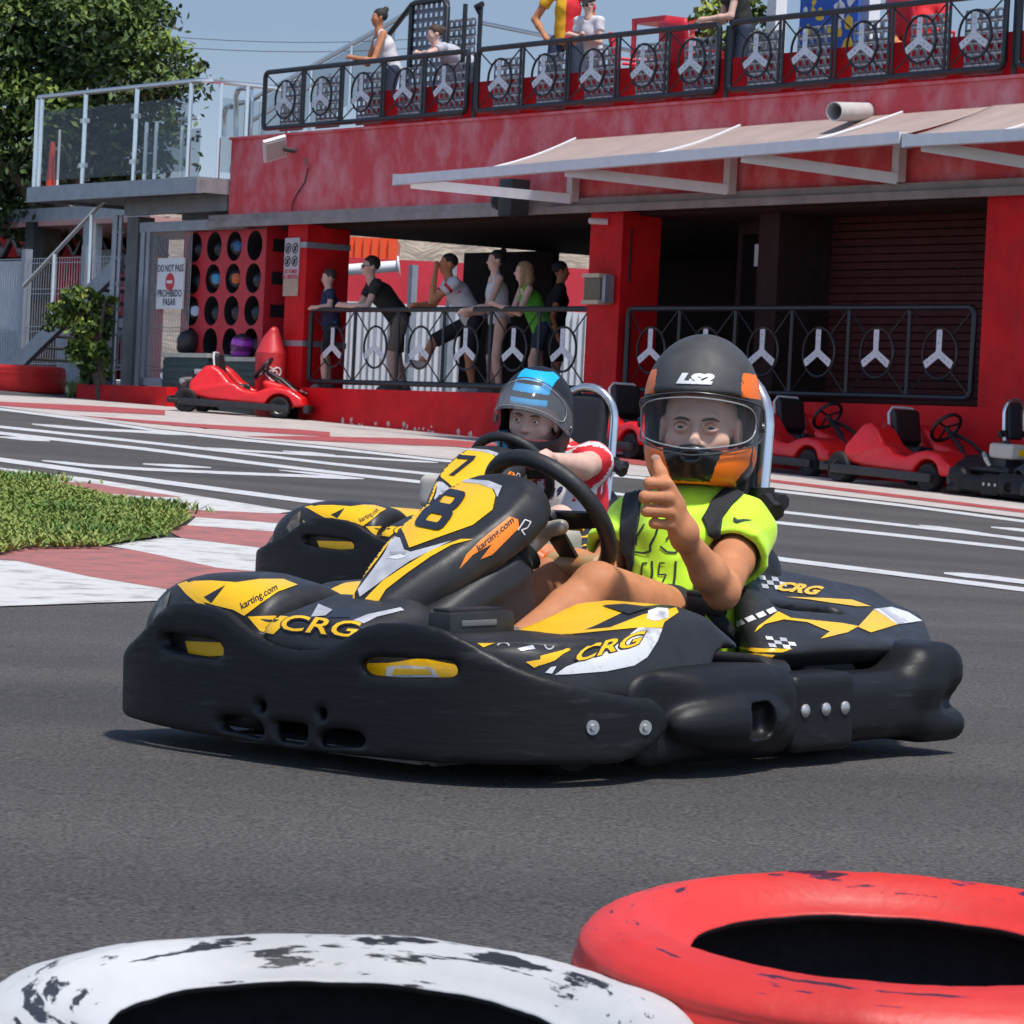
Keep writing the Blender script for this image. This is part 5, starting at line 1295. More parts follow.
def kart_parts(root):
    out = {}
    def add(name, me, m): o = link(me, name, m, root); out.setdefault(name, []).append(o); return o
    add('front_bumper', bumper_mesh(), [BUMP])
    # ---- front fairing: two wheel covers and the middle badge piece
    def fair(P):
        a, b, z = P[:, 0], P[:, 1], P[:, 2]; A = np.abs(a)
        Qf = np.stack([-a, b, z], 1)
        pd, ps = plan_dist(P)
        # the far wheel cover stands high with its lamp, the near one is low behind the bumper
        top = z-(.445-.42*np.clip(.36+a, -.3, .3)*(a > -.36)*.35-1.1*np.clip(-.42-a, 0, 1)**2-.42*np.clip(b-.3, 0, 1)-3.2*np.clip(.19-b, 0, 1)**2)
        far = smax(smax(top*.85, pd+.05, .07), smax(a+.185, b-.62, .04), .05)
        far = smax(far, -(a+.75), .04)
        near = d_box(P, (.43, .30, .265), (.19, .25, .088), .07)
        near = smax(near, pd+.085, .03)
        mid = d_box(P, (0, .175, .312), (.175, .15, .082), .07, rotM(14, 0, 0))
        low = smax(d_box(P, (0, .3, .23), (.6, .3, .09), .05), pd+.05, .04)
        d = np.minimum(np.minimum(far, near), np.minimum(mid, low))
        return smax(d, .10-z, .02)
    add('front_fairing', sdf_mesh(fair, (-.85, -.04, .08), (.72, .68, .52), .0105), [KGREY])
    add('nose_panel', sdf_mesh(nose_sdf, (-.25, .05, .25), (.25, .82, .78), .0085), [KGREY])
    tubp = [(.22, .10), (.2, .34), (.30, .39), (.50, .49), (.57, .515), (.61, .48), (.66, .34), (.62, .10)]
    def tub(P):
        d = sd_poly_ext(P, tubp, 0, -.155, .155, .03)
        rid = np.abs((P[:, 2]-.30)-(P[:, 1]-.2)*.42)
        return d-.008*np.exp(-(rid/.018)**2)
    add('nose_support', sdf_mesh(tub, (-.2, .15, .06), (.2, .76, .6), .011), [mat('tub_black', (.013, .013, .014), .5, var=.2)])
    mb = MB(); mb.box((.29, .27, .355), (.075, .21, .09), bev=.02); mb.box((.285, .262, .402), (.05, .17, .008), bev=.003)
    add('radiator_box', mb.build('tmp', [KGREY]).data, []); bpy.data.objects.remove(bpy.data.objects['tmp'])
    mb = MB()
    for z in (.345, .375): mb.box((.328, .255, z), (.005, .11, .013), bev=.002)
    o = mb.build('slot', [mat('slot_grey', (.14, .14, .14), .4)], out['radiator_box'][0])
    # ---- side fairings
    sp = [(.06, .25), (.08, .335), (.2, .345), (.36, .343), (.48, .372), (.60, .408), (.70, .412), (.78, .39), (.86, .335), (.94, .295), (1.06, .28), (1.06, .225), (.93, .225), (.87, .275), (.81, .305), (.76, .275), (.72, .225), (.55, .205), (.2, .2)]
    def pod(sg):
        def f(P):
            a = P[:, 0]*sg; Q = np.stack([a, P[:, 1], P[:, 2]], 1)
            d = sd_poly_ext(Q, sp, 0, .27, .66, .045)
            sl = (a-.63)+(P[:, 2]-.25)*.40-.04*np.sin(np.clip((P[:, 1]-.1)/.9, 0, 1)*math.pi)+.04; d = smax(d, sl*.9, .05); d = smax(d, plan_dist(Q)[0]+.05, .03)
            return smax(d, -d_box(Q, (.44, .84, .2), (.16, .12, .11), .05), .02)
        me = sdf_mesh(f, (.2 if sg > 0 else -.72, .0, .15), (.72 if sg > 0 else -.2, 1.12, .48), .009)
        o = add('side_fairing', me, [KGREY, KYEL])
        # upper inner face is moulded in yellow
        face_mats(me, lambda c: ((np.abs(c[:, 0]) < .47) & (c[:, 2] > .335+.12*np.clip(np.abs(c[:, 0])-.36, 0, 1)) & (c[:, 1] < .735)).astype(int))
        return o
    podL = pod(1); pod(-1)
    # ---- blow moulded side and rear bumpers
    def sideb(sg):
        def f(P):
            Q = np.stack([P[:, 0]*sg, P[:, 1], P[:, 2]], 1)
            d = d_box(Q, (.575, .72, .168), (.092, .285, .105), .07)
            d = smin(d, d_ell(Q, (.60, .70, .225), (.07, .25, .05)), .05)
            d = smax(d, Q[:, 0]-.628-.055*np.clip((Q[:, 1]-.52)/.12, 0, 1), .02); d = smin(d, d_ell(Q, (.648, .735, .158), (.072, .2, .07)), .010)
            d = smax(d, -d_box(Q, (.715, .80, .16), (.06, .05, .038), .02), .01)
            return d
        return add('side_bumper', sdf_mesh(f, (.44 if sg > 0 else -.74, .38, .02), (.74 if sg > 0 else -.44, 1.06, .32), .008), [BUMP])
    sideb(1); sideb(-1)
    def brack(sg):
        def f(P):
            Q = np.stack([P[:, 0]*sg, P[:, 1], P[:, 2]], 1); return d_box(Q, (.60, 1.075, .16), (.058, .115, .092), .022)
        o = add('bumper_joint', sdf_mesh(f, (.5 if sg > 0 else -.7, .93, .04), (.7 if sg > 0 else -.5, 1.22, .28), .008), [BUMP])
        for b_ in (1.00, 1.075, 1.145):
            m = MB(); m.lathe([(.0001, -.004), (.016, -.004), (.016, .004), (.009, .010), (.0001, .010)], (sg*.657, b_, .168), (sg, 0, 0), 12); m.build('bolt', BOLT, o)
    brack(1); brack(-1)
    def rear(P):
        Q = np.stack([np.abs(P[:, 0]), P[:, 1], P[:, 2]], 1)
        d = d_box(Q, (.575, 1.34, .16), (.075, .2, .082), .05)
        d = smin(d, d_box(Q, (.54, 1.53, .225), (.12, .105, .078), .06), .05)
        d = smin(d, d_box(Q, (.55, 1.54, .108), (.11, .095, .045), .04), .02)
        d = smin(d, d_box(Q, (.2, 1.59, .185), (.3, .06, .095), .045), .04)
        d = smax(d, -d_ell(Q, (.665, 1.595, .165), (.05, .07, .042)), .015)
        return d
    add('rear_bumper', sdf_mesh(rear, (-.72, 1.05, .03), (.72, 1.72, .34), .0095), [BUMP])
    bump = out['front_bumper'][0]
    for (x, y) in ((592, 727.5), (644.5, 727.5)):
        s, z = trace_bumper(x, y); b_ = D_+s-S_D if s > S_D else float(np.interp(s, _cs, _cb)); a_ = W_ if s > S_D else float(np.interp(s, _cs, _ca))
        for sg in (1, -1):
            nx = 1.0 if s > S_D-.02 else .97
            m = MB(); m.lathe([(.0001, -.006), (.0165, -.006), (.0165, .004), (.008, .004), (.007, .009), (.0001, .009)], (sg*a_, b_, z), (sg*nx, -math.sqrt(1-nx*nx), 0), 14); m.build('bolt', BOLT, bump)
    # ---- rear covers over the wheels
    def cover(sg):
        def f(P):
            a = P[:, 0]*sg; b = P[:, 1]; z = P[:, 2]
            top = z-(.452-.44*(a-.22)-(.155-.22*np.clip(a-.2, 0, .25))*(np.clip(b, 1.2, 9)-1.2)-.08*np.clip(1.2-b, 0, 1)+.15*np.clip(a-.5, 0, 1)+.012); top = top*.88
            d = smax(top, a-.57, .035); d = smax(d, (b-1.93+1.1*np.maximum(a-.28, 0))*.75, .035); d = smax(d, .25-z, .02)
            d = smax(d, (.10-a)+.35*np.clip(1.45-b, 0, 1), .04); d = smax(d, (.98-b)+.9*(.5-a)*(a < .5), .05)
            # scoop and arch
            c = np.array([.375, 1.345, .385]); q = P.copy(); q[:, 0] = a; M = rotM(-7, 22, 2)
            d = smax(d, -d_box(q, c, (.019, .135, .05), .012, M), .006)
            d = smax(d, -d_cone(q, (.60, 1.02, .2), (.60, 1.45, .2), .09, .09), .02)
            return d
        return add('rear_cover', sdf_mesh(f, (.04 if sg > 0 else -.64, .9, .2), (.64 if sg > 0 else -.04, 2.0, .55), .009), [KGREY])
    coverL = cover(1); cover(-1)
    # ---- floor, seat, head hoop
    mb = MB(); mb.box((0, .85, .075), (.62, 1.5, .02)); 
    for sx in (-.3, .3): mb.tube([(sx, .15, .075), (sx, 1.6, .075)], .018, 8)
    o = mb.build('chassis', [DKSTEEL], root)
    def seat(P):
        M = rotM(-16, 0, 0)
        o_ = d_box(P, (0, 1.40, .31), (.185, .09, .23), .09, M); o_ = smin(o_, d_box(P, (0, 1.20, .17), (.215, .22, .08), .06), .06)
        for s in (-1, 1): o_ = smin(o_, d_ell(P, (s*.185, 1.2, .24), (.045, .2, .12)), .05)
        i_ = d_box(P, (0, 1.33, .40), (.14, .09, .27), .07, M); i_ = smin(i_, d_box(P, (0, 1.15, .27), (.155, .24, .10), .06), .06)
        return smax(o_, -i_, .015)
    add('seat', sdf_mesh(seat, (-.3, .88, .06), (.3, 1.62, .68), .014), [SEATM])
    mb = MB(); n = 13; hb = 1.415
    arc = [(.128*math.cos(math.pi*i/n), hb+.05, .815+.128*math.sin(math.pi*i/n)) for i in range(n+1)]
    mb.tube([(.15, hb-.03, .42), (.135, hb+.03, .66)]+arc+[(-.135, hb+.03, .66), (-.15, hb-.03, .42)], .0185, 10)
    mb.build('head_hoop', [CHROME], root)
    me = sdf_mesh(lambda P: d_box(P, (0, hb+.045, .745), (.098, .032, .175), .03, rotM(-8, 0, 0)), (-.2, 1.3, .5), (.2, 1.6, 1.0), .01); add('head_pad', me, [PADM])
    for s in (-1, 1):
        mb = MB(); mb.tube([(s*.145, hb+.02, .60), (s*.145, hb+.02, .66)], .03, 10); mb.tube([(s*.145, hb+.02, .635), (s*.215, hb-.01, .60)], .024, 8); mb.tube([(s*.06, hb+.06, .64), (s*.21, hb+.02, .625)], .022, 8)
        mb.build('hoop_clamp', [SEATM], root)
    # ---- steering wheel
    c = Vector((0, .822, .588)); up = Vector((0, -.603, .797)); lt = Vector((1, 0, 0)); nf = up.cross(lt)*-1
    nf = Vector((0, .797, .603))         # towards the driver
    sw = MB().tube([(0, 0, 0), (0, 0, .001)], .001, 3)
    def rim(a):
        x, y = .168*math.cos(a), .178*math.sin(a)
        y = max(y, -.148); return c+lt*x+up*y
    n = 72; mb = MB(); angs = [2*math.pi*i/n for i in range(n)]
    pts = []; 
    for a in angs: pts.append(rim(a))
    mb.tube(pts, [.029 if math.sin(a) < -.82 else .0205 for a in angs], 12, closed=True)
    k = 0
    for i in range(n):
        sn = math.sin(angs[i])
        for j in range(12): mb.MI[k] = (1 if abs(math.cos(angs[i])) < .5 else 2) if sn < -.7 else 0; k += 1
    wheel = mb.build('steering_wheel', [RIMRUB, GOLD, mat('worn_orange_grip', (.62, .13, .02), .45, var=.2)], root)
    m = MB()
    for (x, y) in ((-.15, .0), (.15, .0), (0, -.14)):
        p, q = c-nf*.012, c+lt*x+up*y; s = (q-p).normalized(); w = nf.cross(s).normalized()*(.028 if y == 0 else .034)
        m.hexa([p-w-nf*.004, q-w*.8-nf*.004, q+w*.8-nf*.004, p+w-nf*.004, p-w+nf*.004, q-w*.8+nf*.004, q+w*.8+nf*.004, p+w+nf*.004])
    m.build('spoke', [BLACKM], wheel)
    m = MB(); m.lathe([(.0001, -.02), (.05, -.02), (.05, .0), (.03, .008), (.0001, .008)], c-nf*.01, nf, 18); m.build('hub', [BLACKM], wheel)
    m = MB(); m.box(c+lt*.06-up*.03+nf*.006, (.05, .022, .006), Matrix((lt, up, nf)).transposed()); m.build('button_plate', [KYEL], wheel)
    # cast bracket and bellows on the column
    f = c-nf*.02
    m = sdf_mesh(lambda P: smin(smin(d_cone(P, f-nf*.02-up*.02, f-nf*.12-up*.02, .022, .018), d_cone(P, f-nf*.04, f+up*.075-nf*.035+lt*.01, .02, .013), .02), d_cone(P, f-nf*.04, f+lt*.07+up*.005-nf*.02, .019, .02), .02), (-.1, .55, .4), (.15, .86, .75), .007)
    add('steering_bracket', m, [HUBM])
    m = MB(); pr = []
    for i in range(9): pr += [(.036 if i % 2 else .046, .10+i*.016)]
    m.lathe(pr, f-up*.02, -nf, 16); m.build('bellows', [RUBBER], root)
    # ---- wheels
    for (sx, b_, r, w) in ((.42, .42, .128, .12), (-.42, .42, .128, .12), (.43, 1.26, .135, .17), (-.43, 1.26, .135, .17)):
        wt = thing('wheel', None, None); wt.parent = root; wt.location = (sx, b_, r+.035)
        m = MB(); m.lathe([(r*.55, -w/2), (r*.9, -w/2), (r, -w*.36), (r, w*.36), (r*.9, w/2), (r*.55, w/2)], (0, 0, 0), (1, 0, 0), 24); m.build('tyre', [RUBBER], wt)
        m = MB(); m.lathe([(.02, -w*.4), (r*.56, -w*.48), (r*.56, w*.48), (.02, w*.4)], (0, 0, 0), (1, 0, 0), 18); m.build('rim', [BOLT], wt)
    # ---- engine on the driver's right
    e = thing('engine', None, None); e.parent = root; e.location = (-.40, 1.12, .2)
    m = MB(); m.box((0, 0, .03), (.26, .3, .2), bev=.02); m.box((0, .02, .16), (.2, .2, .12), bev=.03); m.lathe([(.09, 0), (.1, .03), (.1, .06), (.05, .08)], (0, -.15, .06), (0, -1, 0), 16); m.build('block', [KGREY], e)
    me = sdf_mesh(lambda P: d_box(P, (0, -.01, .275), (.115, .15, .07), .028), (-.2, -.2, .1), (.2, .2, .4), .011); tk = link(me, 'fuel_tank', [ENGB], e)
    m = MB(); m.lathe([(.03, 0), (.034, .01), (.034, .028), (.02, .034)], (.0, .02, .34), (0, 0, 1), 14); m.tube([(-.06, .05, .34), (-.06, .05, .365), (.05, .06, .365), (.05, .06, .34)], .006, 5); m.build('filler_cap', [KBLK], e)
    m = MB(); m.box((.02, -.163, .27), (.09, .006, .055)); m.build('sticker', [KYEL], e)
    m = MB(); m.tube([(-.09, .1, .1), (-.14, .14, .2), (-.10, .2, .24)], .022, 8); m.build('exhaust', [BOLT], e)
    return out
KART = thing('racing_kart', 'front yellow and black racing kart with number 8 on its nose', 'kart', K1, 'yellow and black racing karts')
bpy.context.view_layer.update()
KP = kart_parts(KART)
bpy.context.view_layer.update()
C2x, C2y = -.40, 14.25
K2 = kart_frame(Vector((C2x, C2y, gz(C2x, C2y)-.055)), 28, -.01)
# graphics common to both karts, laid on kart 8 before it is copied
def px_from(x0, y0, s): return lambda pts: [(x0+x/s, y0+y/s) for x, y in pts]
def graphics_common():
    c1 = px_from(110, 560, 4.267); c2 = px_from(330, 560, 4.267); c5 = px_from(330, 440, 4.267); c3 = px_from(540, 580, 4.267); c4 = px_from(730, 560, 4.267)
    f = KP['front_fairing'][0]
    stick_poly(f, c1([(300, 108), (360, 92), (430, 90), (540, 98), (640, 84), (740, 84), (800, 108), (715, 138), (640, 190), (575, 240), (530, 215), (450, 195), (400, 180), (350, 140)]), KYEL)
    stick_poly(f, c1([(404, 160), (495, 110), (436, 185)]), KGREY, .003)
    stick_poly(f, c1([(590, 243), (700, 238), (775, 246), (700, 318), (640, 305)]), KYEL)
    stick_poly(f, c1([(640, 252), (725, 258), (705, 268), (660, 262)]), KBLK, .003)
    stick_poly(f, c1([(258, 200), (285, 230), (262, 250)]), KYEL)
    stick_poly(f, c1([(185, 250), (215, 180), (262, 132), (245, 200), (236, 262), (200, 300)]), KHEAD)
    stick_poly(f, c1([(290, 105), (330, 92), (352, 138), (410, 190), (380, 190), (330, 150)]), KYEL, .002)
    stick_text(f, 'karting.com', (259, 597.5), (7.6, -4.2), (-3.5, -9), KBLK, .003, .015, shear=.1)
    # yellow band seen through the right slot
    stick_poly(f, c2([(140, 440), (250, 440), (390, 420), (550, 450), (550, 500), (150, 500)]), KYEL)
    stick_poly(f, c2([(245, 455), (330, 450), (440, 460), (470, 500), (240, 500)]), KWHT, .003); stick_poly(f, c2([(280, 462), (420, 465), (440, 490), (270, 490)]), KYEL, .0045)
    stick_poly(f, [(186, 641), (234, 643), (238, 655), (190, 657)], KYEL)
    # badge
    stick_poly(f, c1([(858, 245), (890, 190), (950, 215), (920, 240)]), KSIL); stick_poly(f, c1([(950, 215), (1024, 205), (1024, 248), (935, 248)]), KBLK, .002)
    stick_poly(f, c2([(80, 268), (160, 235), (300, 205), (316, 216), (200, 245), (130, 280)]), KSIL)
    stick_text(f, 'CRG', (318, 627.5), (38, 4.0), (6, -21), KBLK, .003, .06, shear=.2); stick_text(f, 'CRG', (318, 627.5), (38, 4.0), (6, -21), KYEL, .0045, .012, shear=.2)
    # nose panel
    n = KP['nose_panel'][0]
    shield = c5([(286, 345), (322, 285), (370, 238), (450, 195), (540, 175), (620, 182), (690, 207), (707, 240), (694, 300), (610, 365), (450, 422), (340, 462), (318, 405)])
    stick_poly(n, shield, KYEL)
    stick_poly(n, c5([(470, 188), (560, 168), (680, 178), (735, 200), (715, 248), (700, 215), (640, 192), (560, 182)]), KSIL, .003)
    stick_poly(n, c5([(268, 412), (300, 420), (318, 470), (345, 480), (520, 432), (440, 470), (340, 520), (260, 575), (200, 620), (128, 672), (120, 640), (180, 560), (230, 490)]), KSIL)
    stick_poly(n, c5([(250, 395), (275, 410), (205, 510), (135, 600), (110, 640), (105, 698), (50, 690), (80, 625), (150, 545)]), KYEL)
    stick_poly(n, c5([(610, 425), (560, 425), (440, 468), (330, 535), (230, 600), (170, 660), (132, 704), (195, 712), (240, 640), (330, 570), (430, 500), (520, 450)]), KYEL)
    stick_poly(n, c5([(238, 508), (300, 490), (330, 500), (290, 512)]), KWHT, .003); stick_poly(n, c5([(255, 480), (330, 480), (320, 492), (262, 492)]), mat('nose_grey_print', (.3, .3, .31), .4), .003)
    # orange side sticker
    for host in (n,):
        stick_poly(host, c5([(550, 552), (580, 490), (640, 430), (765, 328), (800, 340), (805, 375), (690, 490), (640, 510), (690, 445), (610, 490)]), KORG)
        stick_text(host, 'karting.com', (495, 534.5), (7.6, -6.4), (-3, -8.5), KBLK, .003, .02)
        stick_line(host, c5([(800, 385), (830, 340), (855, 350), (840, 375), (815, 385), (830, 405)]), 1.2, KWHT, .002)
    # side fairing
    s = KP['side_fairing'][0]
    stick_poly(s, c3([(420, 205), (520, 208), (500, 260), (455, 330), (400, 365), (280, 390), (130, 402), (60, 405), (110, 370), (300, 300)]), KWHT)
    stick_poly(s, c3([(0, 325), (130, 293), (60, 345), (0, 365)]), KYEL); stick_poly(s, c3([(20, 395), (45, 372), (68, 368), (50, 400)]), KWHT)
    stick_poly(s, c3([(0, 228), (200, 215), (420, 195), (530, 178), (520, 205), (420, 205), (150, 232), (0, 240)]), KYEL, .002)
    stick_poly(s, c3([(440, 150), (580, 120), (590, 140), (530, 180), (400, 200), (300, 205)]), KYEL, .002)
    stick_poly(s, c3([(462, 135), (500, 122), (545, 125), (545, 165), (490, 178), (455, 170)]), KWHT, .003)
    stick_poly(s, c3([(265, 112), (360, 106), (470, 120), (380, 150), (320, 130)]), KGREY, .003)
    stick_text(s, 'CRG', (607, 648.5), (33, -9), (8, -19), KBLK, .003, .07, shear=.15); stick_text(s, 'CRG', (607, 648.5), (33, -9), (8, -19), KYEL, .0045, .02, shear=.15)
    stick_poly(s, c2([(500, 297), (600, 310), (740, 318), (860, 322), (740, 335), (600, 330)]), KYEL, .002); stick_poly(s, c2([(600, 340), (760, 338), (655, 375)]), KYEL, .002); stick_poly(s, c2([(835, 435), (900, 425), (1010, 380), (1024, 388), (870, 460)]), KYEL, .0025)
    ring = [(935/4.267+330+4.5*math.cos(t), 365/4.267+560+4.2*math.sin(t)) for t in np.linspace(0, 6.28, 14)]; stick_line(s, ring, 1.4, KSIL, .002)
    ring = [(740/4.267+330+6*math.cos(t), 372/4.267+560+4*math.sin(t)) for t in np.linspace(3.4, 6.1, 8)]; stick_line(s, ring, 1.6, KSIL, .002)
    stick_poly(s, c2([(800, 380), (865, 365), (875, 382), (815, 388)]), KSIL, .002)
    # rear cover
    r = KP['rear_cover'][0]
    stick_poly(r, c4([(545, 288), (612, 215), (650, 235), (690, 262), (712, 278), (600, 312)]), KYEL)
    stick_poly(r, c4([(612, 212), (690, 203), (760, 225), (820, 262), (712, 278), (660, 240)]), KWHT); stick_poly(r, c4([(640, 212), (660, 211), (745, 272), (722, 276)]), KSIL, .003)
    stick_poly(r, c4([(205, 222), (260, 250), (380, 262), (480, 272), (548, 285), (500, 312), (385, 338), (425, 308), (380, 290), (330, 268), (230, 256), (150, 275), (105, 312), (120, 285)]), KYEL)
    stick_poly(r, c4([(235, 160), (400, 165), (520, 172), (600, 200), (540, 200), (430, 185), (330, 170)]), KYEL)
    stick_poly(r, c4([(35, 372), (150, 380), (265, 380), (220, 395), (110, 395)]), KYEL); stick_poly(r, c4([(60, 395), (190, 405), (180, 415), (80, 402)]), KYEL)
    for k in range(4): stick_poly(r, c4([(20+k*44, 268-k*17), (52+k*44, 254-k*17), (68+k*44, 272-k*17), (36+k*44, 286-k*17)]), KWHT)
    for (bx, by, w, h) in ((150, 335, 120, 45), (120, 75, 110, 55)):
        for i in range(4):
            for j in range(3):
                if (i+j) % 2 == 0: x, y = bx+i*w/4+j*6, by-8+j*h/3-(i*-3); stick_poly(r, c4([(x, y), (x+w/4, y+3), (x+w/4+6, y+h/3+3), (x+6, y+h/3)]), KWHT if (i+j) % 4 == 0 else KSIL, .002)
    stick_text(r, 'CRG', (797.5, 589.5), (20.5, 2.6), (9, -11), KYEL, .003, .05, shear=.2)
graphics_common()
bpy.context.view_layer.update()
KART2 = copy_tree(KART); KART2.matrix_world = K2
KART2['label'] = 'second yellow and black kart with number 7 behind the front kart'
# numbers: the nose panel of the second kart gets its own mesh so that only the figure differs
for ch in KART2.children:
    if ch.name.startswith('nose_panel'): ch.data = ch.data.copy(); NOSE2 = ch
NUMF = 'KBLK'
def number8():
    n = KP['nose_panel'][0]; BV.pop(n.name, None)
    c5 = px_from(330, 440, 4.267)
    # a squared racing figure drawn as strokes
    def box8(x, y):   # figure space: x -1..1, y -1..1
        cx, cy = 441, 509.5; u = (13.8, 3.0); v = (14.0, -19.2)
        return (cx+x*u[0]+y*v[0], cy+x*u[1]+y*v[1])
    def rr(x0, x1, y0, y1, r):
        P = []
        for (cx, cy, a0) in ((x1-r, y1-r, 0), (x0+r, y1-r, 90), (x0+r, y0+r, 180), (x1-r, y0+r, 270)):
            P += [(cx+r*math.cos(R(a0+i*30)), cy+r*math.sin(R(a0+i*30))) for i in range(4)]
        return P
    def ringpoly(o, i):
        k = len(o)
        for j in range(k): stick_poly(n, [box8(*o[j]), box8(*o[(j+1) % k]), box8(*i[(j+1) % k]), box8(*i[j])], KBLK, .003)
    ringpoly(rr(-1, 1, .0, 1, .35), rr(-.42, .42, .28, .68, .12)); ringpoly(rr(-1.05, 1.05, -1, .06, .35), rr(-.45, .45, -.66, -.26, .12))
number8()
bpy.context.view_layer.update()
def number7():
    n = NOSE2; cx, cy = 461.5, 466; u = (8.6, .6); v = (6.2, -10.2)
    q = lambda x, y: (cx+x*u[0]+y*v[0], cy+x*u[1]+y*v[1])
    stick_poly(n, [q(-1, 1), q(1, 1), q(1, .62), q(-.15, -1), q(-.75, -1), q(.38, .62), q(-1, .62)], KBLK, .003, 3)
number7()
# ------------------------------------------------------------------ people
SKIN = mat('skin', (.50, .27, .17), .5, var=.1, vscale=30, sss=.12)
SKIN_T = mat('skin_tanned', (.50, .205, .095), .62, spec=.3, var=.16, vscale=15, sss=.1, bump=.12, bscale=160)
SKIN_F = mat('skin_face', (.80, .47, .35), .6, spec=.3, var=.06, vscale=30, sss=.15)
SKIN_P = mat('skin_pale', (.64, .40, .31), .6, spec=.3, var=.08, vscale=30, sss=.12)
EYEW = mat('eye_white', (.68, .66, .64), .25); IRIS = mat('iris', (.11, .12, .125), .2); PUPIL = mat('pupil', (.008, .008, .008), .15)
BROW = mat('eyebrow', (.10, .055, .03), .8)
def head_frame(c, fwd, up=(0, 0, 1)):
    f = Vector(fwd).normalized(); u = Vector(up); r = f.cross(u).normalized(); u = r.cross(f); return frameM(Vector(c), r, f, u)
def face_sdf(Q, k=1.0):
    """head in its own frame: x right, y forward, z up; k = size (1 = head 0.225 tall)"""
    q = Q/k; x, y, z = q[:, 0], q[:, 1], q[:, 2]; X = np.stack([np.abs(x), y, z], 1)
    d = d_ell(q, (0, -.018, .03), (.076, .096, .09))
    d = smin(d, d_ell(q, (0, .018, -.045), (.058, .068, .075)), .03)
    d = smin(d, d_ell(q, (0, .055, -.092), (.026, .024, .02)), .02)
    d = smin(d, d_ell(X, (.042, .050, -.028), (.026, .026, .026)), .02)
    d = smin(d, d_ell(q, (0, .074, .022), (.05, .012, .012)), .015)
    d = smax(d, -d_ell(X, (.032, .094, -.001), (.020, .016, .011)), .016)
    d = smin(d, d_ell(X, (.032, .0785, -.001), (.0165, .0150, .0135)), .004)
    d = smax(d, -d_ell(X, (.0325, .0960, -.0015), (.0160, .012, .0034)), .002)
    d = smin(d, d_cone(q, (0, .080, .004), (0, .103, -.034), .007, .0125), .012)
    d = smin(d, d_ell(X, (.012, .088, -.036), (.008, .010, .008)), .006)
    d = smin(d, d_ell(q, (0, .083, -.060), (.021, .010, .006)), .006); d = smin(d, d_ell(q, (0, .080, -.069), (.018, .010, .006)), .006)
    d = smax(d, -d_ell(q, (0, .097, -.0645), (.022, .010, .0016)), .003)
    ear = np.maximum(d_ell(X, (.080, -.014, -.008), (.010, .024, .033)), -d_ell(X, (.092, -.006, -.006), (.008, .014, .022)))
    d = smin(d, ear, .006)
    return d*k
def to_local(P, M):
    Mi = np.array(M.inverted()); return P@Mi[:3, :3].T+Mi[:3, 3]
def eyes(parent, M, k, look=(0, 1, 0), rad=.0125):
    W = parent.matrix_world.inverted()
    for s in (-1, 1):
        c = Vector((s*.032*k, .0772*k, -.001*k)); l = Vector(look).normalized()
        mb = MB(); n = 14; r = rad*k; x = l.orthogonal().normalized(); y = l.cross(x)
        V = []; Fc = []; rings = [0.0, .2, .42, .62, .9, 1.25, 1.6]
        for a in rings:
            for j in range(n):
                t = 2*math.pi*j/n; V.append(W @ (M @ (c+l*r*math.cos(a)+(x*math.cos(t)+y*math.sin(t))*r*math.sin(a))))
        mi = []
        for i in range(len(rings)-1):
            for j in range(n): Fc.append((i*n+j, i*n+(j+1) % n, (i+1)*n+(j+1) % n, (i+1)*n+j)); mi.append(2 if i < 1 else 1 if i < 3 else 0)
        mb.V = V; mb.F = Fc; mb.MI = mi; mb.sm = [True]*len(Fc); mb.build('eye', [EYEW, IRIS, PUPIL], parent, auto=False)
        mb = MB(); mb.tube([W @ (M @ Vector((s*x_*k, y_*k, z_*k))) for x_, y_, z_ in ((.013, .0925, .0135), (.024, .0935, .0175), (.036, .088, .0185), (.048, .077, .014))], [.0032*k, .0046*k, .004*k, .0018*k], 6, flat=.6); mb.build('eyebrow', BROW, parent)
        # upper lid line
        mb = MB(); mb.tube([W @ (M @ Vector((s*x_*k, y_*k, z_*k))) for x_, y_, z_ in ((.019, .089, .004), (.026, .0925, .0088), (.034, .0925, .0096), (.042, .088, .006), (.046, .083, .001))], .0022*k, 5); mb.build('eyelid', SKIN_T, parent)
def fist(P, wrist, mcp, pip, thumb, back, k=1.0, palmw=.018):
    """curled hand: lists of 4 knuckles (MCP), 4 middle joints (PIP); finger tips fold back to the palm"""
    d = None
    ctr = sum((Vector(m) for m in mcp), Vector())/4; wr = Vector(wrist)
    for i in range(4):
        m, p = Vector(mcp[i]), Vector(pip[i]); r = (.0092, .0095, .0092, .0082)[i]*k
        dip = p+Vector(back)*.021*k+(m-p)*.12; tip = dip+(m-p)*.62+Vector(back)*.004*k
        f = d_chain(P, [m, p, dip, tip], [r*1.1, r*1.04, r*.95, r*.85], .004*k)
        d = f if d is None else np.minimum(smin(d, f, .0010*k), d)
        pl = d_cone(P, m, wr+(m-ctr)*.45, r*1.12, .0175*k); d = smin(d, pl, .0035*k)
    t = d_chain(P, thumb, [.0155*k, .0125*k, .0108*k, .0092*k][:len(thumb)], .006*k)
    return smin(d, t, .007*k)
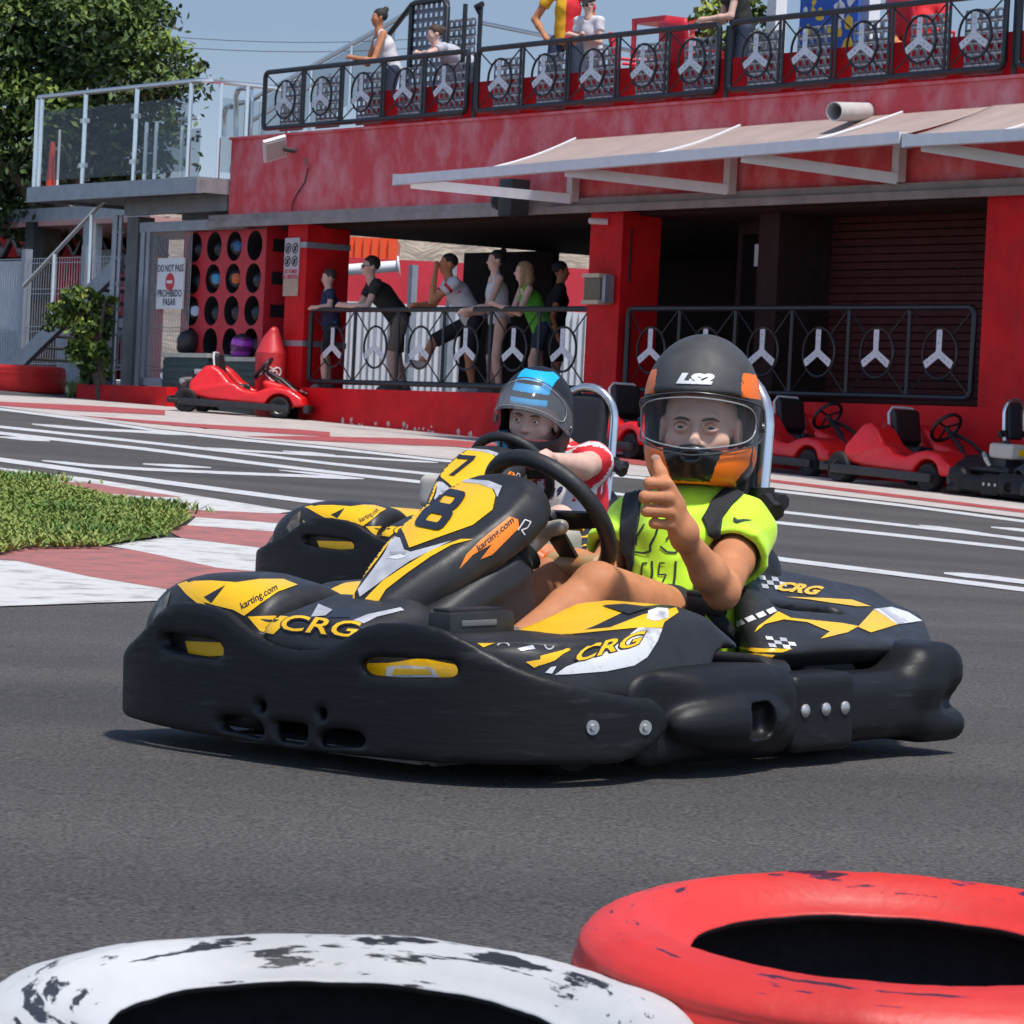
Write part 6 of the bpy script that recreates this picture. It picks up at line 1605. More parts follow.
def driver_helmet(root, M, k, mats, paint, visor_up=0, visor_tint=(.02, .02, .022), visor_fac=.32, name='helmet'):
    """full face helmet around a head frame M (x right, y forward, z up)"""
    W = root.matrix_world.inverted()
    h = thing(name, None, None); h.parent = root; h.matrix_local = W @ M
    def outer(q):
        d = d_ell(q, (0, -.012, .035), (.120, .158, .142))
        d = smin(d, d_ell(q, (0, .045, -.085), (.098, .118, .085)), .06)
        d = smin(d, d_ell(q, (0, -.05, -.07), (.108, .115, .10)), .05)
        return d
    port = lambda q, g=0: d_box(q, (0, .15, -.006), (.113+g, .17, .056+g), .045)
    def shell(P):
        q = P/k; X = np.stack([np.abs(q[:, 0]), q[:, 1], q[:, 2]], 1)
        o = outer(q); i = d_ell(q, (0, -.005, .012), (.100, .130, .128)); i = smin(i, d_ell(q, (0, .03, -.08), (.082, .105, .09)), .05)
        d = np.maximum(o, -i); d = smax(d, -port(q), .008); d = smax(d, -q[:, 2]-.142-.25*np.clip(q[:, 1]-.02, -.1, .2)*-.3, .012)
        # brow vents, chin vent, spoiler ridge
        d = smax(d, -d_box(X, (.062, .095, .128), (.020, .03, .006), .004, rotM(-40, 25, -25)), .006)
        d = smin(d, d_ell(q, (0, .155, -.075), (.030, .016, .020)), .02); d = smax(d, -d_box(q, (0, .172, -.078), (.016, .01, .006), .003), .004)
        d = smin(d, d_ell(q, (0, -.14, .09), (.08, .05, .02)), .03)
        return d*k
    b = .19*k
    me = sdf_mesh(shell, (-b*.85, -b*1.15, -b*1.0), (b*.85, b*1.15, b*1.15), (.0046*k))
    if paint: face_mats(me, lambda c: paint(c/k))
    sh = link(me, 'shell', mats, h)
    # visor: a smooth curved sheet wrapped round the shell
    def surf(az, el, off):
        dr = np.stack([np.sin(az)*np.cos(el), np.cos(az)*np.cos(el), np.sin(el)], 1); c0 = np.array([0, 0, -.008])
        lo = np.full(len(az), .05); hi = np.full(len(az), .3)
        for _ in range(30):
            m = (lo+hi)/2; v_ = outer(c0+dr*m[:, None])-off; lo = np.where(v_ < 0, m, lo); hi = np.where(v_ < 0, hi, m)
        p = c0+dr*lo[:, None]
        if visor_up:
            p = p*np.array([1.03, 1.09, 1.09]); c_, s_ = math.cos(visor_up), math.sin(visor_up); p = np.stack([p[:, 0], c_*p[:, 1]-s_*p[:, 2], s_*p[:, 1]+c_*p[:, 2]], 1)
        return p*k
    AZ = R(104); nu, nv = 64, 20
    def ev(u, f=1.0):
        t = np.abs(u)**3.0; sh_ = np.sqrt(np.clip(1-t*t, 0, 1)); return -.01-.37*f*sh_*(1-.25*np.abs(u)), -.01+.375*f*sh_*(1-.12*np.abs(u))
    U, V_ = np.meshgrid(np.linspace(-.985, .985, nu+1), np.linspace(0, 1, nv+1), indexing='ij'); lo_, hi_ = ev(U.ravel())
    pts = surf(U.ravel()*AZ, lo_+(hi_-lo_)*V_.ravel(), .007)
    mb = MB(); mb.add([tuple(p) for p in pts], [(i*(nv+1)+j, (i+1)*(nv+1)+j, (i+1)*(nv+1)+j+1, i*(nv+1)+j+1) for i in range(nu) for j in range(nv)], 0, True)
    v = mb.build('visor', glassmat('visor_%s' % name, visor_tint, visor_fac, .08, .2), h, smooth=True, auto=False)
    md = v.modifiers.new('t', 'SOLIDIFY'); md.thickness = .002*k; md.offset = 0
    n = 90; tt = np.linspace(0, 2*math.pi, n, endpoint=False); cu = np.sign(np.cos(tt))*np.abs(np.cos(tt))**.75*.80; up_ = np.sin(tt) > 0
    l2, h2 = ev(cu/.80*.99, .84); el = np.where(up_, h2, l2); mid_ = -.01; el = mid_+(el-mid_)
    rp = surf(cu*AZ*.82, el, .009); mb = MB(); mb.tube([Vector(p) for p in rp], .0016*k, 6, closed=True); mb.build('visor_seal', mat('visor_seal', (.30, .31, .32), .35), v)
    l3, h3 = ev(np.linspace(-.985, .985, 60)); e1 = surf(np.linspace(-.985, .985, 60)*AZ, l3, .008); e2 = surf(np.linspace(-.985, .985, 60)*AZ, h3, .008)
    mb = MB(); mb.tube([Vector(p) for p in e1]+[Vector(p) for p in e2[::-1]], .0019*k, 6, closed=True); mb.build('visor_edge', mat('visor_edge', (.05, .05, .055), .3), v)
    for sx_ in (-1, 1):
        pp = surf(np.array([sx_*R(94)]), np.array([-.02]), .008)[0]; mb = MB(); mb.lathe([(.0001, 0), (.011*k, 0), (.010*k, .005*k), (.0001, .007*k)], Vector(pp), (sx_, -.1, 0), 14); mb.build('pivot', mat('visor_edge', (.05, .05, .055), .3), v)
    pad = sdf_mesh(lambda P: smax(np.maximum(np.abs(outer(P/k)+.03)-.006, 0*P[:, 0]-1), -port(P/k, -.012), .01)*k, (-b*.85, -b*1.1, -b*.75), (b*.85, b*1.1, b*1.1), .012*k)
    link(pad, 'lining', mat('helmet_lining', (.16, .03, .035), .9), h)
    return h, sh, v
NEON = mat('neon_shirt', (.52, .86, .02), .75, var=.05, vscale=6, sheen=.2, bump=.1, bscale=500)
NEONP = mat('shirt_print', (.02, .035, .03), .7)
SHORTK = mat('dark_shorts', (.012, .012, .014), .8)
BELT = mat('harness_webbing', (.011, .012, .014), .75, bump=.4, bscale=260)
BUCK = mat('buckle_black', (.012, .012, .013), .3)
def wrinkle(P, s, amp):
    p = P*s; return amp*(np.sin(p[:, 0]*1.3+2.1*np.sin(p[:, 2]*.9+p[:, 1]))*np.sin(p[:, 2]*1.7-p[:, 0]*.8)+.5*np.sin(p[:, 0]*3.1+p[:, 2]*2.3+1.7*np.sin(p[:, 1]*2)))
def folds(P, amp):
    u = P[:, 0]*9+P[:, 2]*16+1.3*np.sin(P[:, 0]*14+P[:, 1]*5); v = P[:, 0]*-13+P[:, 2]*21+1.6*np.sin(P[:, 2]*9)
    m = .5+.5*np.sin(P[:, 0]*11+P[:, 2]*7)
    return -amp*((1-np.abs(np.sin(u)))**3*m+(1-np.abs(np.sin(v)))**3*(1-m))
def sk(px, py, Y): return at_y(px, py, Y)
def driver_one():
    # joints: photo position and distance from the camera
    head = sk(701, 420, 9.10); k = 1.2
    fw = (CAM-head); fw.z = 0; fw = (Matrix.Rotation(R(-6), 3, 'Z') @ fw.normalized())+Vector((0, 0, .02))
    HM = head_frame(head, fw, (.0, 0, 1)); HF = HM @ Matrix.Translation((0, .012, -.021))
    chest = sk(688, 545, 9.06); pelv = sk(690, 632, 9.02); neck = sk(698, 492, 9.12)
    shL, shR = sk(743, 530, 9.03), sk(639, 527, 9.20)
    elL, wrL = sk(722, 592, 8.72), sk(684, 537, 8.60)
    elR, wrR = sk(600, 575, 9.02), sk(538, 553, 9.0)
    hipL, hipR = sk(690, 630, 8.95), sk(655, 628, 9.1)
    knL, anL = sk(597, 588, 8.68), sk(515, 645, 8.52); knR, anR = sk(556, 580, 8.95), sk(500, 622, 8.8)
    toL = sk(480, 655, 8.45); toR = sk(470, 630, 8.72)
    px2 = lambda x, y, Y: sk(x, y, Y)
    # left fist with the thumb up
    mcp = [px2(667, 484, 8.535), px2(669, 498, 8.53), px2(670, 512, 8.535), px2(671, 525, 8.545)]
    pip = [px2(649, 483, 8.53), px2(644.5, 497, 8.525), px2(646.5, 511, 8.53), px2(654, 523.5, 8.54)]
    thumb = [px2(676, 505, 8.56), px2(667, 488, 8.555), px2(660, 472, 8.56), px2(655.5, 459.5, 8.57)]
    kh = 1.42
    toward = (ray(660, 500)).normalized()
    hand_wr = px2(684, 533, 8.585)
    # right hand wrapped on the far side of the steering wheel
    def hand_on(c, grip_dir, side, out, k):
        m = [c+out*.026*k+grip_dir*((1.5-i)*.019*k) for i in range(4)]
        p = [c-side*.026*k+out*.006*k+grip_dir*((1.5-i)*.0185*k) for i in range(4)]
        return m, p
    gR = K1 @ Vector((-.165, .845, .585)); gd = (K1.to_3x3() @ Vector((0, -.603, .797))).normalized(); nfw = (K1.to_3x3() @ Vector((0, .797, .603))).normalized(); lt = (K1.to_3x3() @ Vector((1, 0, 0))).normalized()
    mR, pR = hand_on(gR, gd, nfw, nfw, 1.1)
    thR = [gR+nfw*.035-gd*.02+lt*.02, gR+nfw*.028+gd*.012+lt*.022, gR+nfw*.016+gd*.035+lt*.02]
    skinf = lambda P: P
    def body(P):
        q = to_local(P, HF); d = face_sdf(q, k*.97)
        d = smin(d, d_cone(P, head-Vector((0, 0, .07)), neck, .052, .058), .03)
        d = smin(d, d_chain(P, [neck, chest, pelv], [.07, .125, .13], .05), .05)
        for sh_, el, wr in ((shL, elL, wrL), (shR, elR, wrR)):
            a = d_chain(P, [sh_, sh_+(el-sh_)*.5, el], [.054, .050, .042], .02); f = d_chain(P, [el, el+(wr-el)*.35, wr], [.041, .042, .027], .02)
            d = smin(d, smin(a, f, .015), .02)
        for hp, kn, an in ((hipL, knL, anL), (hipR, knR, anR)):
            t = d_chain(P, [hp, kn], [.088, .062], .02); c = d_chain(P, [kn, kn+(an-kn)*.35-Vector((0, 0, .01)), an], [.060, .056, .038], .02)
            d = smin(d, smin(t, c, .012), .03)
        d = smin(d, d_ell(P, knL+Vector((0, -.03, .01)), (.042, .038, .042)), .025)
        hL = fist(P, hand_wr, mcp, pip, thumb, toward, kh); d = smin(d, smin(hL, d_cone(P, hand_wr, wrL, .026*kh, .034), .015), .012)
        hR = fist(P, wrR, mR, pR, thR, -nfw, 1.1); d = smin(d, hR, .012)
        return d
    lo = Vector((-.35, 8.35, .1)); hi = Vector((.95, 9.55, 1.3))
    me = sdf_mesh(body, lo, hi, .0048, relax=1)
    o = link(me, 'person', [SKIN_T, SKIN_F]); face_mats(me, lambda c: (np.linalg.norm(c-np.array(head), axis=1) < .17).astype(int)); tag(o, 'young driver in a lime green shirt giving a thumbs up from the front kart', 'person')
    # finer hand and face are modelled in the same mesh; nails
    W = o.matrix_world
    eyes(o, HF, k*.97, look=(.02, 1, .02))
    mb = MB(); mb.lathe([(.0001, -.0012), (.007, -.0008), (.008, .0006), (.0001, .0018)], thumb[-1]-toward*.0088*kh+Vector((0, 0, .004)), -toward, 10); mb.build('nail', mat('nail', (.55, .33, .26), .3), o)
    # shirt
    cuL, cuR = shL+(elL-shL)*.44, shR+(elR-shR)*.62
    ax = (elL-shL).normalized(); axR = (elR-shR).normalized()
    def shirt(P):
        t = d_chain(P, [neck-Vector((0, 0, .03)), chest, pelv+Vector((0, -.02, -.02))], [.09, .146, .172], .06)
        t = smin(t, d_cone(P, shL, shR, .076, .076), .06)
        sl = d_chain(P, [shL, cuL, cuL+ax*.06], [.070, .077, .081], .02); sl = smax(sl, ((P-A3(cuL))@A3(ax))-.012, .006)
        sr = d_chain(P, [shR, cuR, cuR+axR*.06], [.074, .077, .080], .02); sr = smax(sr, ((P-A3(cuR))@A3(axR))-.005, .006)
        d = smin(smin(t, sl, .035), sr, .035)
        d = d+wrinkle(P, 17, .004)+folds(P, .0065)
        # sleeves open at the cuff
        for c0, a_, r0 in ((cuL, ax, .0735), (cuR, axR, .070)):
            d = smax(d, -np.maximum(d_cone(P, c0-a_*.05, c0+a_*.1, r0*.82, r0), 0*P[:, 0]-9), .008)
        d = smax(d, -d_cone(P, neck+Vector((0, -.02, -.012)), neck+Vector((0, -.01, .15)), .058, .09), .012)
        d = smax(d, (pelv.z-.09)-P[:, 2], .01)
        return d
    me = sdf_mesh(shirt, (-.05, 8.6, .2), (.95, 9.5, .98), .0058, relax=2)
    sh = link(me, 'shirt', [NEON], o)
    # shorts
    def shorts(P):
        d = d_chain(P, [hipL, hipL+(knL-hipL)*.22], [.098, .092], .02); d = smin(d, d_chain(P, [hipR, hipR+(knR-hipR)*.25], [.1, .095], .02), .03); return smin(d, d_ell(P, pelv, (.17, .14, .1)), .04)
    link(sdf_mesh(shorts, (.0, 8.5, .1), (.85, 9.4, .75), .014), 'shorts', [SHORTK], o)
    # shoes on the pedals
    for an, to in ((anL, toL), (anR, toR)):
        link(sdf_mesh(lambda P: d_chain(P, [an, (an+to)*.5-Vector((0, 0, .02)), to], [.045, .045, .04], .02), tuple(an-Vector((.35, .3, .2))), tuple(an+Vector((.2, .25, .15))), .012), 'shoe', [mat('shoe_grey', (.12, .12, .13), .6)], o)
    # helmet
    def paint(c):
        x, y, z = c[:, 0], c[:, 1], c[:, 2]; ax_ = np.abs(x)
        org = ((ax_ > .088) & (z > .046) & (z < .098) & (y > -.06) & (y < .09))
        chin = ((z < -.052) & (z > -.16) & (y > .03) & (ax_ > .038+.35*np.clip(z+.13, 0, 1)) & (ax_ < .052+.62*np.clip(z+.145, 0, 1)+.02))
        lip = (z < -.128) & (y > .05)
        sweep = (ax_ > .09) & (y < .02) & (y > -.10) & (np.abs(z+.09-.5*(y+.04)) < .016)
        low = (z < -.045)
        return np.where(org | chin | lip | sweep, 1, np.where(low, 2, 0))
    HEL = mat('helmet_matt_grey', (.050, .049, .049), .62, var=.3, vscale=9, bump=.05, bscale=60); HELO = mat('helmet_orange', (.92, .17, .004), .4, col2=(.30, .07, .01), vscale=34, thr=(.66, .70), detail=3); HELB = mat('helmet_gloss_black', (.008, .008, .009), .28)
    h, shell, v = driver_helmet(o, HM, k, [HEL, HELO, HELB], paint, 0, (.2, .2, .21), .03)
    bpy.context.view_layer.update()
    def wm(x): return x
    stick_child(shell, 'LS2', (695, 379.5), (23, .8), (4.0, -12.5), WHITEP, .0025, .08)
    # printed characters on the shirt
    z2 = lambda pts: [(600+x/5.12, 440+y/5.12) for x, y in pts]
    for ln, w in (([(230, 432), (190, 495), (188, 540)], 1.5), ([(300, 442), (285, 490), (258, 540), (262, 570), (225, 580), (180, 575)], 2.2), ([(340, 515), (355, 492), (385, 495), (410, 512)], 1.8), ([(310, 545), (345, 575), (390, 578), (400, 555)], 2), ([(245, 632), (220, 632), (215, 690), (202, 735)], 1.7), ([(268, 620), (270, 690), (258, 735), (225, 770), (180, 765)], 2.2), ([(333, 630), (308, 630), (300, 690), (340, 690), (318, 735)], 1.6), ([(388, 620), (385, 700), (375, 760), (350, 780), (290, 770)], 2.3), ([(220, 820), (225, 840)], 1.5), ([(350, 815), (360, 845)], 1.5)):
        stick_line(sh, z2(ln), w, NEONP, .0025)
    stick_poly(sh, z2([(684, 398), (682, 420), (700, 430), (740, 418), (785, 412), (735, 408), (705, 412), (692, 402)]), NEONP, .0025, 2)
    # harness straps lying on the shirt: real webbing with thickness
    hn = thing('harness', None, None); hn.parent = KART
    BV.pop(sh.name, None)
    for pts, nm in (([(150, 250), (215, 245), (210, 330), (205, 400), (180, 540), (175, 620), (150, 740), (115, 735), (118, 600), (108, 420), (125, 310)], 'strap'), ([(640, 245), (735, 280), (680, 330), (630, 400), (612, 515), (560, 490), (520, 400), (570, 320)], 'strap'), ([(480, 640), (600, 700), (640, 790), (630, 820), (480, 800)], 'strap')):
        V, Fc = poly_mesh2d([z2(pts)], 4); t = BVHTree.FromPolygons([v.co.copy() for v in sh.data.vertices], [tuple(p.vertices) for p in sh.data.polygons])
        # drop the photo outline on to the shirt and give it 5 mm of thickness
        P = []; ok = []
        for (x, y) in V:
            d = ray(x, y); hit = t.ray_cast(CAM, d); 
            if hit[0] is None: P.append(CAM+d*9.0); ok.append(False)
            else: n = hit[1] if hit[1].dot(d) < 0 else -hit[1]; P.append(hit[0]+n*.004); ok.append(True)
        mb = MB(); mb.add([K1i @ p for p in P], [f for f in Fc if all(ok[i] for i in f)], 0, True); s_ = mb.build(nm, BELT, hn, smooth=True, auto=False); md = s_.modifiers.new('t', 'SOLIDIFY'); md.thickness = .006; md.offset = 0
    p = [sk(*q) for q in ((687, 600, 8.80), (727, 605, 8.76))]
    mb = MB(); c = K1i @ ((p[0]+p[1])/2); xx = (K1i.to_3x3() @ (p[1]-p[0])).normalized(); zz = Vector((0, 0, 1)); yy = zz.cross(xx).normalized(); Mb = Matrix((xx, yy, xx.cross(yy))).transposed()
    mb.box(c, (.098, .03, .055), Mb, bev=.008); mb.box(c-yy*.012+Vector((0, 0, .02)), (.085, .03, .012), Mb, bev=.003); mb.build('buckle', BUCK, hn)
    mb = MB(); a = [K1i @ sk(*q) for q in ((700, 608, 8.78), (722, 612, 8.78), (748, 645, 8.80), (738, 652, 8.80))]; mb.add(a, [(0, 1, 2, 3)]); s_ = mb.build('lap_strap', BELT, hn); s_.modifiers.new('t', 'SOLIDIFY').thickness = .006
    return o
def stick_child(o, txt, c, u, v, m, off, bold):
    M = o.matrix_world.copy(); me = o.data; t = BVHTree.FromPolygons([M @ x.co for x in me.vertices], [tuple(p.vertices) for p in me.polygons]); BV[o.name] = t
    k = max(Vector(u).length, Vector(v).length); V, Fc = text_mesh2d(txt, 3/k, bold, .15)
    sticker_w(o, M, [(c[0]+x*u[0]+y*v[0], c[1]+x*u[1]+y*v[1]) for (x, y) in V], Fc, m, off)
def sticker_w(o, M, V2, F2, m, off):
    t = BV[o.name]; Mi = M.inverted(); P = []; ok = []
    for (x, y) in V2:
        d = ray(x, y); h = t.ray_cast(CAM, d)
        if h[0] is None: P.append(Vector()); ok.append(None)
        else: n = h[1] if h[1].dot(d) < 0 else -h[1]; P.append(Mi @ (h[0]+n*off)); ok.append(h[3])
    names = [x.name for x in o.data.materials]
    if m.name not in names: o.data.materials.append(m); names.append(m.name)
    bm = bmesh.new(); bm.from_mesh(o.data); vs = [bm.verts.new(p) for p in P]
    for f in F2:
        if None in [ok[i] for i in f] or max(ok[i] for i in f)-min(ok[i] for i in f) > .06: continue
        try: fc = bm.faces.new([vs[i] for i in f]); fc.material_index = names.index(m.name); fc.smooth = True
        except ValueError: pass
    bmesh.ops.delete(bm, geom=[v for v in bm.verts if not v.link_faces], context='VERTS'); bm.to_mesh(o.data); bm.free()
def stick_poly_w(o, poly, m, off=.002, maxlen=3):
    M = o.matrix_world.copy()
    if o.name not in BV: BV[o.name] = BVHTree.FromPolygons([M @ x.co for x in o.data.vertices], [tuple(p.vertices) for p in o.data.polygons])
    sticker_w(o, M, *poly_mesh2d([poly], maxlen), m, off)
JERSEY = mat('jersey_red', (.62, .012, .022), .7, var=.06, bump=.1, bscale=300); JERW = mat('jersey_white', (.66, .64, .66), .7, col2=(.55, .02, .04), vscale=26, thr=(.55, .58), detail=3)
def driver_two():
    sk = lambda x, y, Y: at_y(x, y, Y+.9)
    Yh = 14.15; head = sk(534, 419, Yh); k = 1.2
    fw = Vector((-.30, -.95, -.06)); HM = head_frame(head, fw, (.10, 0, 1))
    neck = sk(560, 452, 14.25); chest = sk(572, 492, 14.25); pelv = sk(575, 545, 14.2)
    shL, shR = sk(592, 463, 14.15), sk(540, 470, 14.4); elL, wrL = sk(582, 467, 13.95), sk(555, 461, 13.72)
    elR, wrR = sk(518, 505, 14.2), sk(500, 490, 13.85)
    knL, knR = sk(560, 520, 13.65), sk(515, 525, 13.75); anL, anR = sk(520, 560, 13.5), sk(480, 560, 13.6)
    hipL, hipR = sk(590, 548, 14.1), sk(560, 548, 14.25)
    mcp = [sk(546, 451, 13.66), sk(549, 453, 13.65), sk(552, 455, 13.65), sk(554, 458, 13.66)]
    pip = [sk(541, 453, 13.64), sk(543, 456, 13.63), sk(546, 458.5, 13.63), sk(549.5, 461, 13.64)]
    th = [sk(553, 457, 13.7), sk(547, 455, 13.7), sk(541, 455, 13.7)]
    down = (K2.to_3x3() @ Vector((0, -.797, -.603))).normalized()
    def body(P):
        d = face_sdf(to_local(P, HM), k)
        d = smin(d, d_cone(P, head-Vector((0, -.02, .07)), neck, .05, .055), .03)
        d = smin(d, d_chain(P, [neck, chest, pelv], [.065, .11, .12], .05), .05)
        for a, b, c in ((shL, elL, wrL), (shR, elR, wrR)): d = smin(d, smin(d_chain(P, [a, b], [.055, .052], .02), d_chain(P, [b, c], [.055, .033], .02), .02), .02)
        for a, b, c in ((hipL, knL, anL), (hipR, knR, anR)): d = smin(d, smin(d_chain(P, [a, b], [.08, .056], .02), d_chain(P, [b, c], [.056, .036], .02), .02), .03)
        d = smin(d, fist(P, wrL, mcp, pip, th, down, 1.05), .012)
        return smin(d, d_ell(P, wrR+Vector((-.02, 0, .02)), (.04, .035, .03)), .02)
    me = sdf_mesh(body, (-.4, 14.1, .1), (.75, 15.6, 1.3), .0075, relax=1)
    o = link(me, 'person', [SKIN_P]); tag(o, 'small driver with a blue and black helmet and raised visor in the rear kart', 'person')
    eyes(o, HM, k, look=(.25, 1, -.02), rad=.0128)
    ax = (elL-shL).normalized(); cuL = shL+ax*.015; axR = (elR-shR).normalized(); cuR = shR+axR*.09
    def shirt(P):
        t = d_chain(P, [neck-Vector((0, 0, .03)), chest, pelv], [.085, .135, .145], .05); t = smin(t, d_cone(P, shL, shR, .08, .08), .06)
        sl = smax(d_chain(P, [shL-ax*.03, cuL+ax*.08], [.082, .092], .02), ((P-A3(cuL))@A3(ax))-.02, .006); sr = smax(d_chain(P, [shR, cuR+axR*.05], [.078, .08], .02), ((P-A3(cuR))@A3(axR)), .006)
        return smin(smin(t, sl, .03), sr, .03)+wrinkle(P, 19, .003)+folds(P, .005)
    me = sdf_mesh(shirt, (-.15, 14.5, .25), (.75, 15.65, 1.05), .01)
    sh = link(me, 'shirt', [JERSEY, JERW, WHITEP], o)
    q = lambda P: np.stack([np.array([proj(p) for p in P])], 0)[0]
    def pm(c):
        pp = np.array([proj(Vector(x)) for x in c]); x, y = pp[:, 0], pp[:, 1]
        w = (y > 478+.25*(590-x)*.2) & (x < 596-(y-470)*.08) & (x > 528) & (y < 535); w &= ~((x > 586-(y-478)*.1) & (y < 500))
        cu = ((c-np.array(cuL))@np.array(ax)); band = (np.abs(cu-.012) < .012) & (np.linalg.norm(c-np.array(cuL), axis=1) < .13)
        band |= (np.abs(cu+.022) < .006) & (np.linalg.norm(c-np.array(cuL), axis=1) < .13)
        return np.where(band, 2, np.where(w, 1, 0))
    face_mats(me, pm)
    mk = px_from(480, 430, 4.65)
    NAVY = mat('print_navy', (.012, .012, .06), .6)
    stick_text(sh, '719', (554, 493), (11.5, -3.2), (2.6, -11), NAVY, .003, .05)
    def shorts(P): return smin(d_chain(P, [hipL, hipL+(knL-hipL)*.55], [.10, .085], .02), smin(d_chain(P, [hipR, hipR+(knR-hipR)*.55], [.10, .085], .02), d_ell(P, pelv, (.15, .13, .09)), .03), .03)
    link(sdf_mesh(shorts, (-.25, 14.2, .1), (.7, 15.6, .85), .016), 'shorts', [SHORTK], o)
    BLUE = mat('helmet_cyan', (.01, .40, .80), .35); HB = mat('helmet_black2', (.008, .008, .010), .5, spec=.3); HG = mat('helmet_grey2', (.014, .015, .018), .5, spec=.3)
    def paint(c):
        x, y, z = c[:, 0], c[:, 1], c[:, 2]
        top = (np.abs(x+.01) < .062) & (y > .0) & (z > .048) & (z < .165) & (~((z > .075) & (z < .095))) & (~((np.abs(x) < .045) & (z > .12) & (z < .132)))
        band = (x > .03) & (z < -.05) & (np.abs(z+.085-.35*(x-.08)-.2*(.1-y)) < .026) & (np.sin(x*150+y*60) > -.75)
        back = (y < -.095) & (np.abs(z-.02) < .085) & (x > .02)
        br = (x > .07) & (z > .06) & (np.abs(y+.02) < .05) & (z < .11)
        return np.where(top | band | back | br, 1, np.where((z > .05) & (np.abs(x) > .06), 2, 0))
    h, shell, v = driver_helmet(o, HM, k*1.02, [HB, BLUE, HG], paint, .62, (.55, .57, .60), .05, name='blue_helmet')
    bpy.context.view_layer.update()
    BV.pop(shell.name, None)
    stick_child(shell, 'LS2', (556, 434), (6.2, -3.4), (1.6, -4.4), WHITEP, .003, .05)
    return o
driver_one(); driver_two()
